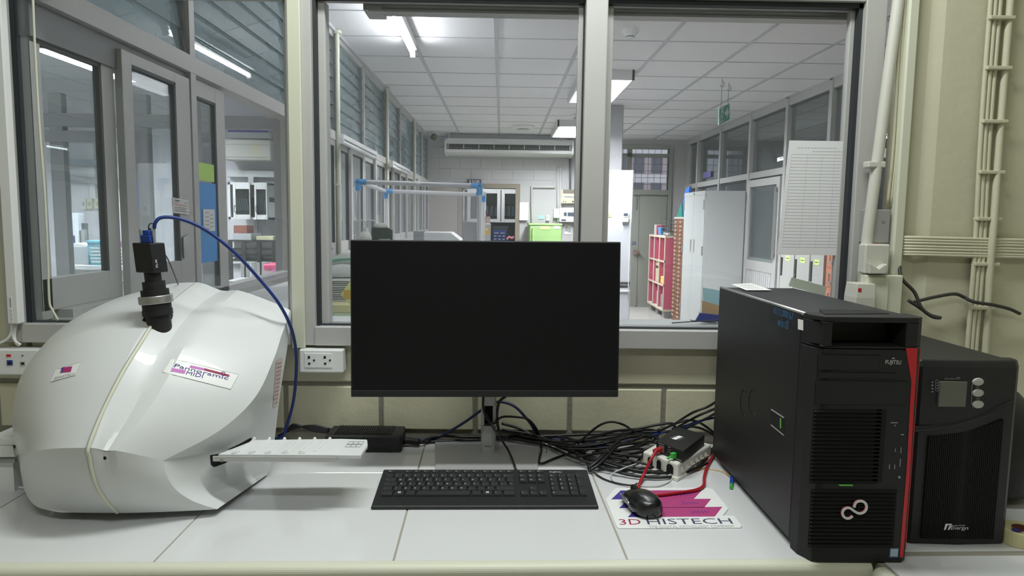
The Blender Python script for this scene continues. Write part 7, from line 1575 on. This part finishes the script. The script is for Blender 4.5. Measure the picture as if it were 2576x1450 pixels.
# left: table with baskets and boxes
TY = 3.7
def tv(px, py): return Y(px, py, TY)
tz = tv(240, 668).z
t = thing('side_table', 'white table with baskets in the side room at the left', 'table', (tv(230, 668).x, TY + .3, 0)); x0, x1 = tv(150, 668).x, tv(330, 668).x; b = MB(); b.box(x0, x1, TY - .05, TY + .6, tz - .03, tz); b.build('tabletop', WHT_P, t)
b = MB(); b.box(x0 + .02, x1 - .02, TY + .02, TY + .56, .1, tz - .03); b.build('cabinet', GREYL, t)
for sx in (x0 + .04, x1 - .04):
    b = MB(); b.box(sx - .02, sx + .02, TY - .03, TY + .01, 0, tz - .03); b.build('leg', GREY, t)
def basket(name, label, px0, px1, py1, y, mt):
    a0, a1 = Y(px0, py1, y).x, Y(px1, py1, y).x; z1 = Y((px0 + px1) / 2, py1, y).z; t = thing(name, label, 'basket', ((a0 + a1) / 2, y + .1, tz)); i = (a1 - a0) * .1
    b = MB(); b.loft([[(a0 + q, y + q, z), (a1 - q, y + q, z), (a1 - q, y + .22 - q, z), (a0 + q, y + .22 - q, z)] for z, q in ((tz, i), (z1, 0), (z1, .008), (tz + .01, i + .008))], False); b.build('wall', mt, t, bevel=.002)
    b = MB(); b.loft([[(a0 - .006 - q, y - .006, z), (a1 + .006, y - .006, z), (a1 + .006, y + .226, z), (a0 - .006, y + .226, z)] for z, q in ((z1 - .012, 0), (z1 + .003, 0))], True); b.build('rim', mt, t)
    b = MB()
    for r_ in range(5):
        for c_ in range(6): u = .2 + .6 * c_ / 5; xx = a0 + (a1 - a0) * u; zz_ = tz + (z1 - tz) * (.15 + .14 * r_); b.box(xx - .008, xx + .008, y + i * (1 - (zz_ - tz) / (z1 - tz)) - .003, y + i * (1 - (zz_ - tz) / (z1 - tz)) + .001, zz_ - .008, zz_ + .008)
    b.build('lattice', WHT, t)
basket('lattice_basket', 'light blue lattice basket on the side room table', 218, 268, 607, TY, mat('basket_blue', (120, 196, 220), .5))
basket('lattice_basket', 'purple lattice basket right of the light blue basket', 270, 312, 608, TY + .02, mat('basket_purple', (170, 90, 170), .5))
b = MB(); x0, x1, z0, z1 = g_rect(184, 668, 222, 622, TY + .05); b.box(x0, x1, TY + .05, TY + .3, tz, z1); tag(b.build('grey_carton', mat('carton_grey', (176, 178, 182), .7), bevel=.004), 'grey carton left of the light blue basket', 'box')
b = MB(); b.poly([Y(182, 612, TY + .05), Y(226, 618, TY + .05), Y(214, 622, TY + .05), Y(184, 622, TY + .05)], (0, .2, 0)); tag(b.build('loose_papers', PAPER), 'loose white papers lying on the grey carton', 'papers')
for px0, px1, py, lb, mt in ((196, 214, 562, 'dark upright file behind the baskets', mat('file_dark', (74, 84, 86), .5)), (202, 208, 586, 'white file between the dark files behind the grey carton', PAPER), (210, 214, 580, 'thin dark file behind the light blue basket', mat('file_dark2', (90, 92, 96), .5)), (216, 222, 578, 'slim grey file nearest the light blue basket', GREY)):
    b = MB(); x0, x1, z0, z1 = g_rect(px0, 640, px1, py, TY + .40); dpt = {196: .2, 202: .0, 210: .05, 216: .02}[px0]; b.box(x0, x1, TY + .34 + dpt * .3, TY + .38 + dpt * .3, tz, z1); tag(b.build('upright_file', mt), lb, 'file')
b = MB(); x0, x1, z0, z1 = g_rect(178, 606, 196, 536, TY + .36); b.box(x0, x1, TY + .36, TY + .44, tz, z1); k = tag(b.build('tall_carton', mat('carton_white', (220, 222, 230), .6)), 'tall white carton with purple print at the left of the side room table', 'box')
b = MB(); b.box(x0 + .01, x1 - .02, TY + .352, TY + .361, tz + .12, tz + .22); b.build('purple_print', PURP, k)
# switches on the far wall of the side room
for px0, px1, py0, py1, lb in ((204, 216, 500, 527, 'slim white remote holder on the side room wall'), (218, 232, 500, 526, 'cream thermostat in the middle on the side room wall'), (237, 256, 500, 526, 'cream switch box rightmost on the side room wall')):
    wallbox('wall_control', lb, 'switch', px0, py0, px1, py1, FW + .02, .03, CRM if px0 > 210 else WHT, (('dial', .3, .3, .7, .7, GREY),))
b = MB(); x0, x1, z0, z1 = g_rect(160, 416, 280, 402, FW - .0); b.box(x0, x1, FW - .02, FW + .05, z0, z1); tag(b.build('metal_rail', mat('rail_grey', (120, 132, 140), .4, .4)), 'grey metal rail across the side room wall', 'rail')
b = MB(); b.tube([fv(165, 447), fv(210, 452), fv(250, 458), fv(300, 462)], .03, 8, 4); tag(b.build('wall_pipe', mat('pipe_grey', (150, 150, 154), .5), smooth=True), 'grey pipe sagging across the side room wall', 'pipe')
for px, lb in ((252, 'white trunking strip running down the side room wall, right of the switches'), (222, 'white trunking strip running down the side room wall, between the switches')):
    b = MB(); x0, x1, z0, z1 = g_rect(px, 500, px + 9, 360, FW); b.box(x0, x1, FW + .02, FW + .05, z0, z1); tag(b.build('wall_trunking', WHT_P), lb, 'trunking')
wallbox('power_socket', 'white round-cornered socket low in the side room beside the blue sheet', 'socket', 527, 676, 541, 694, 2.6, .04, WHT, (('socket_hole', .4, .4, .5, .5, DARK), ('socket_hole', .6, .4, .7, .5, DARK)))
wallbox('socket_board', 'cream socket board behind the white socket in the side room', 'panel', 540, 660, 556, 700, 2.63, .03, CRM)
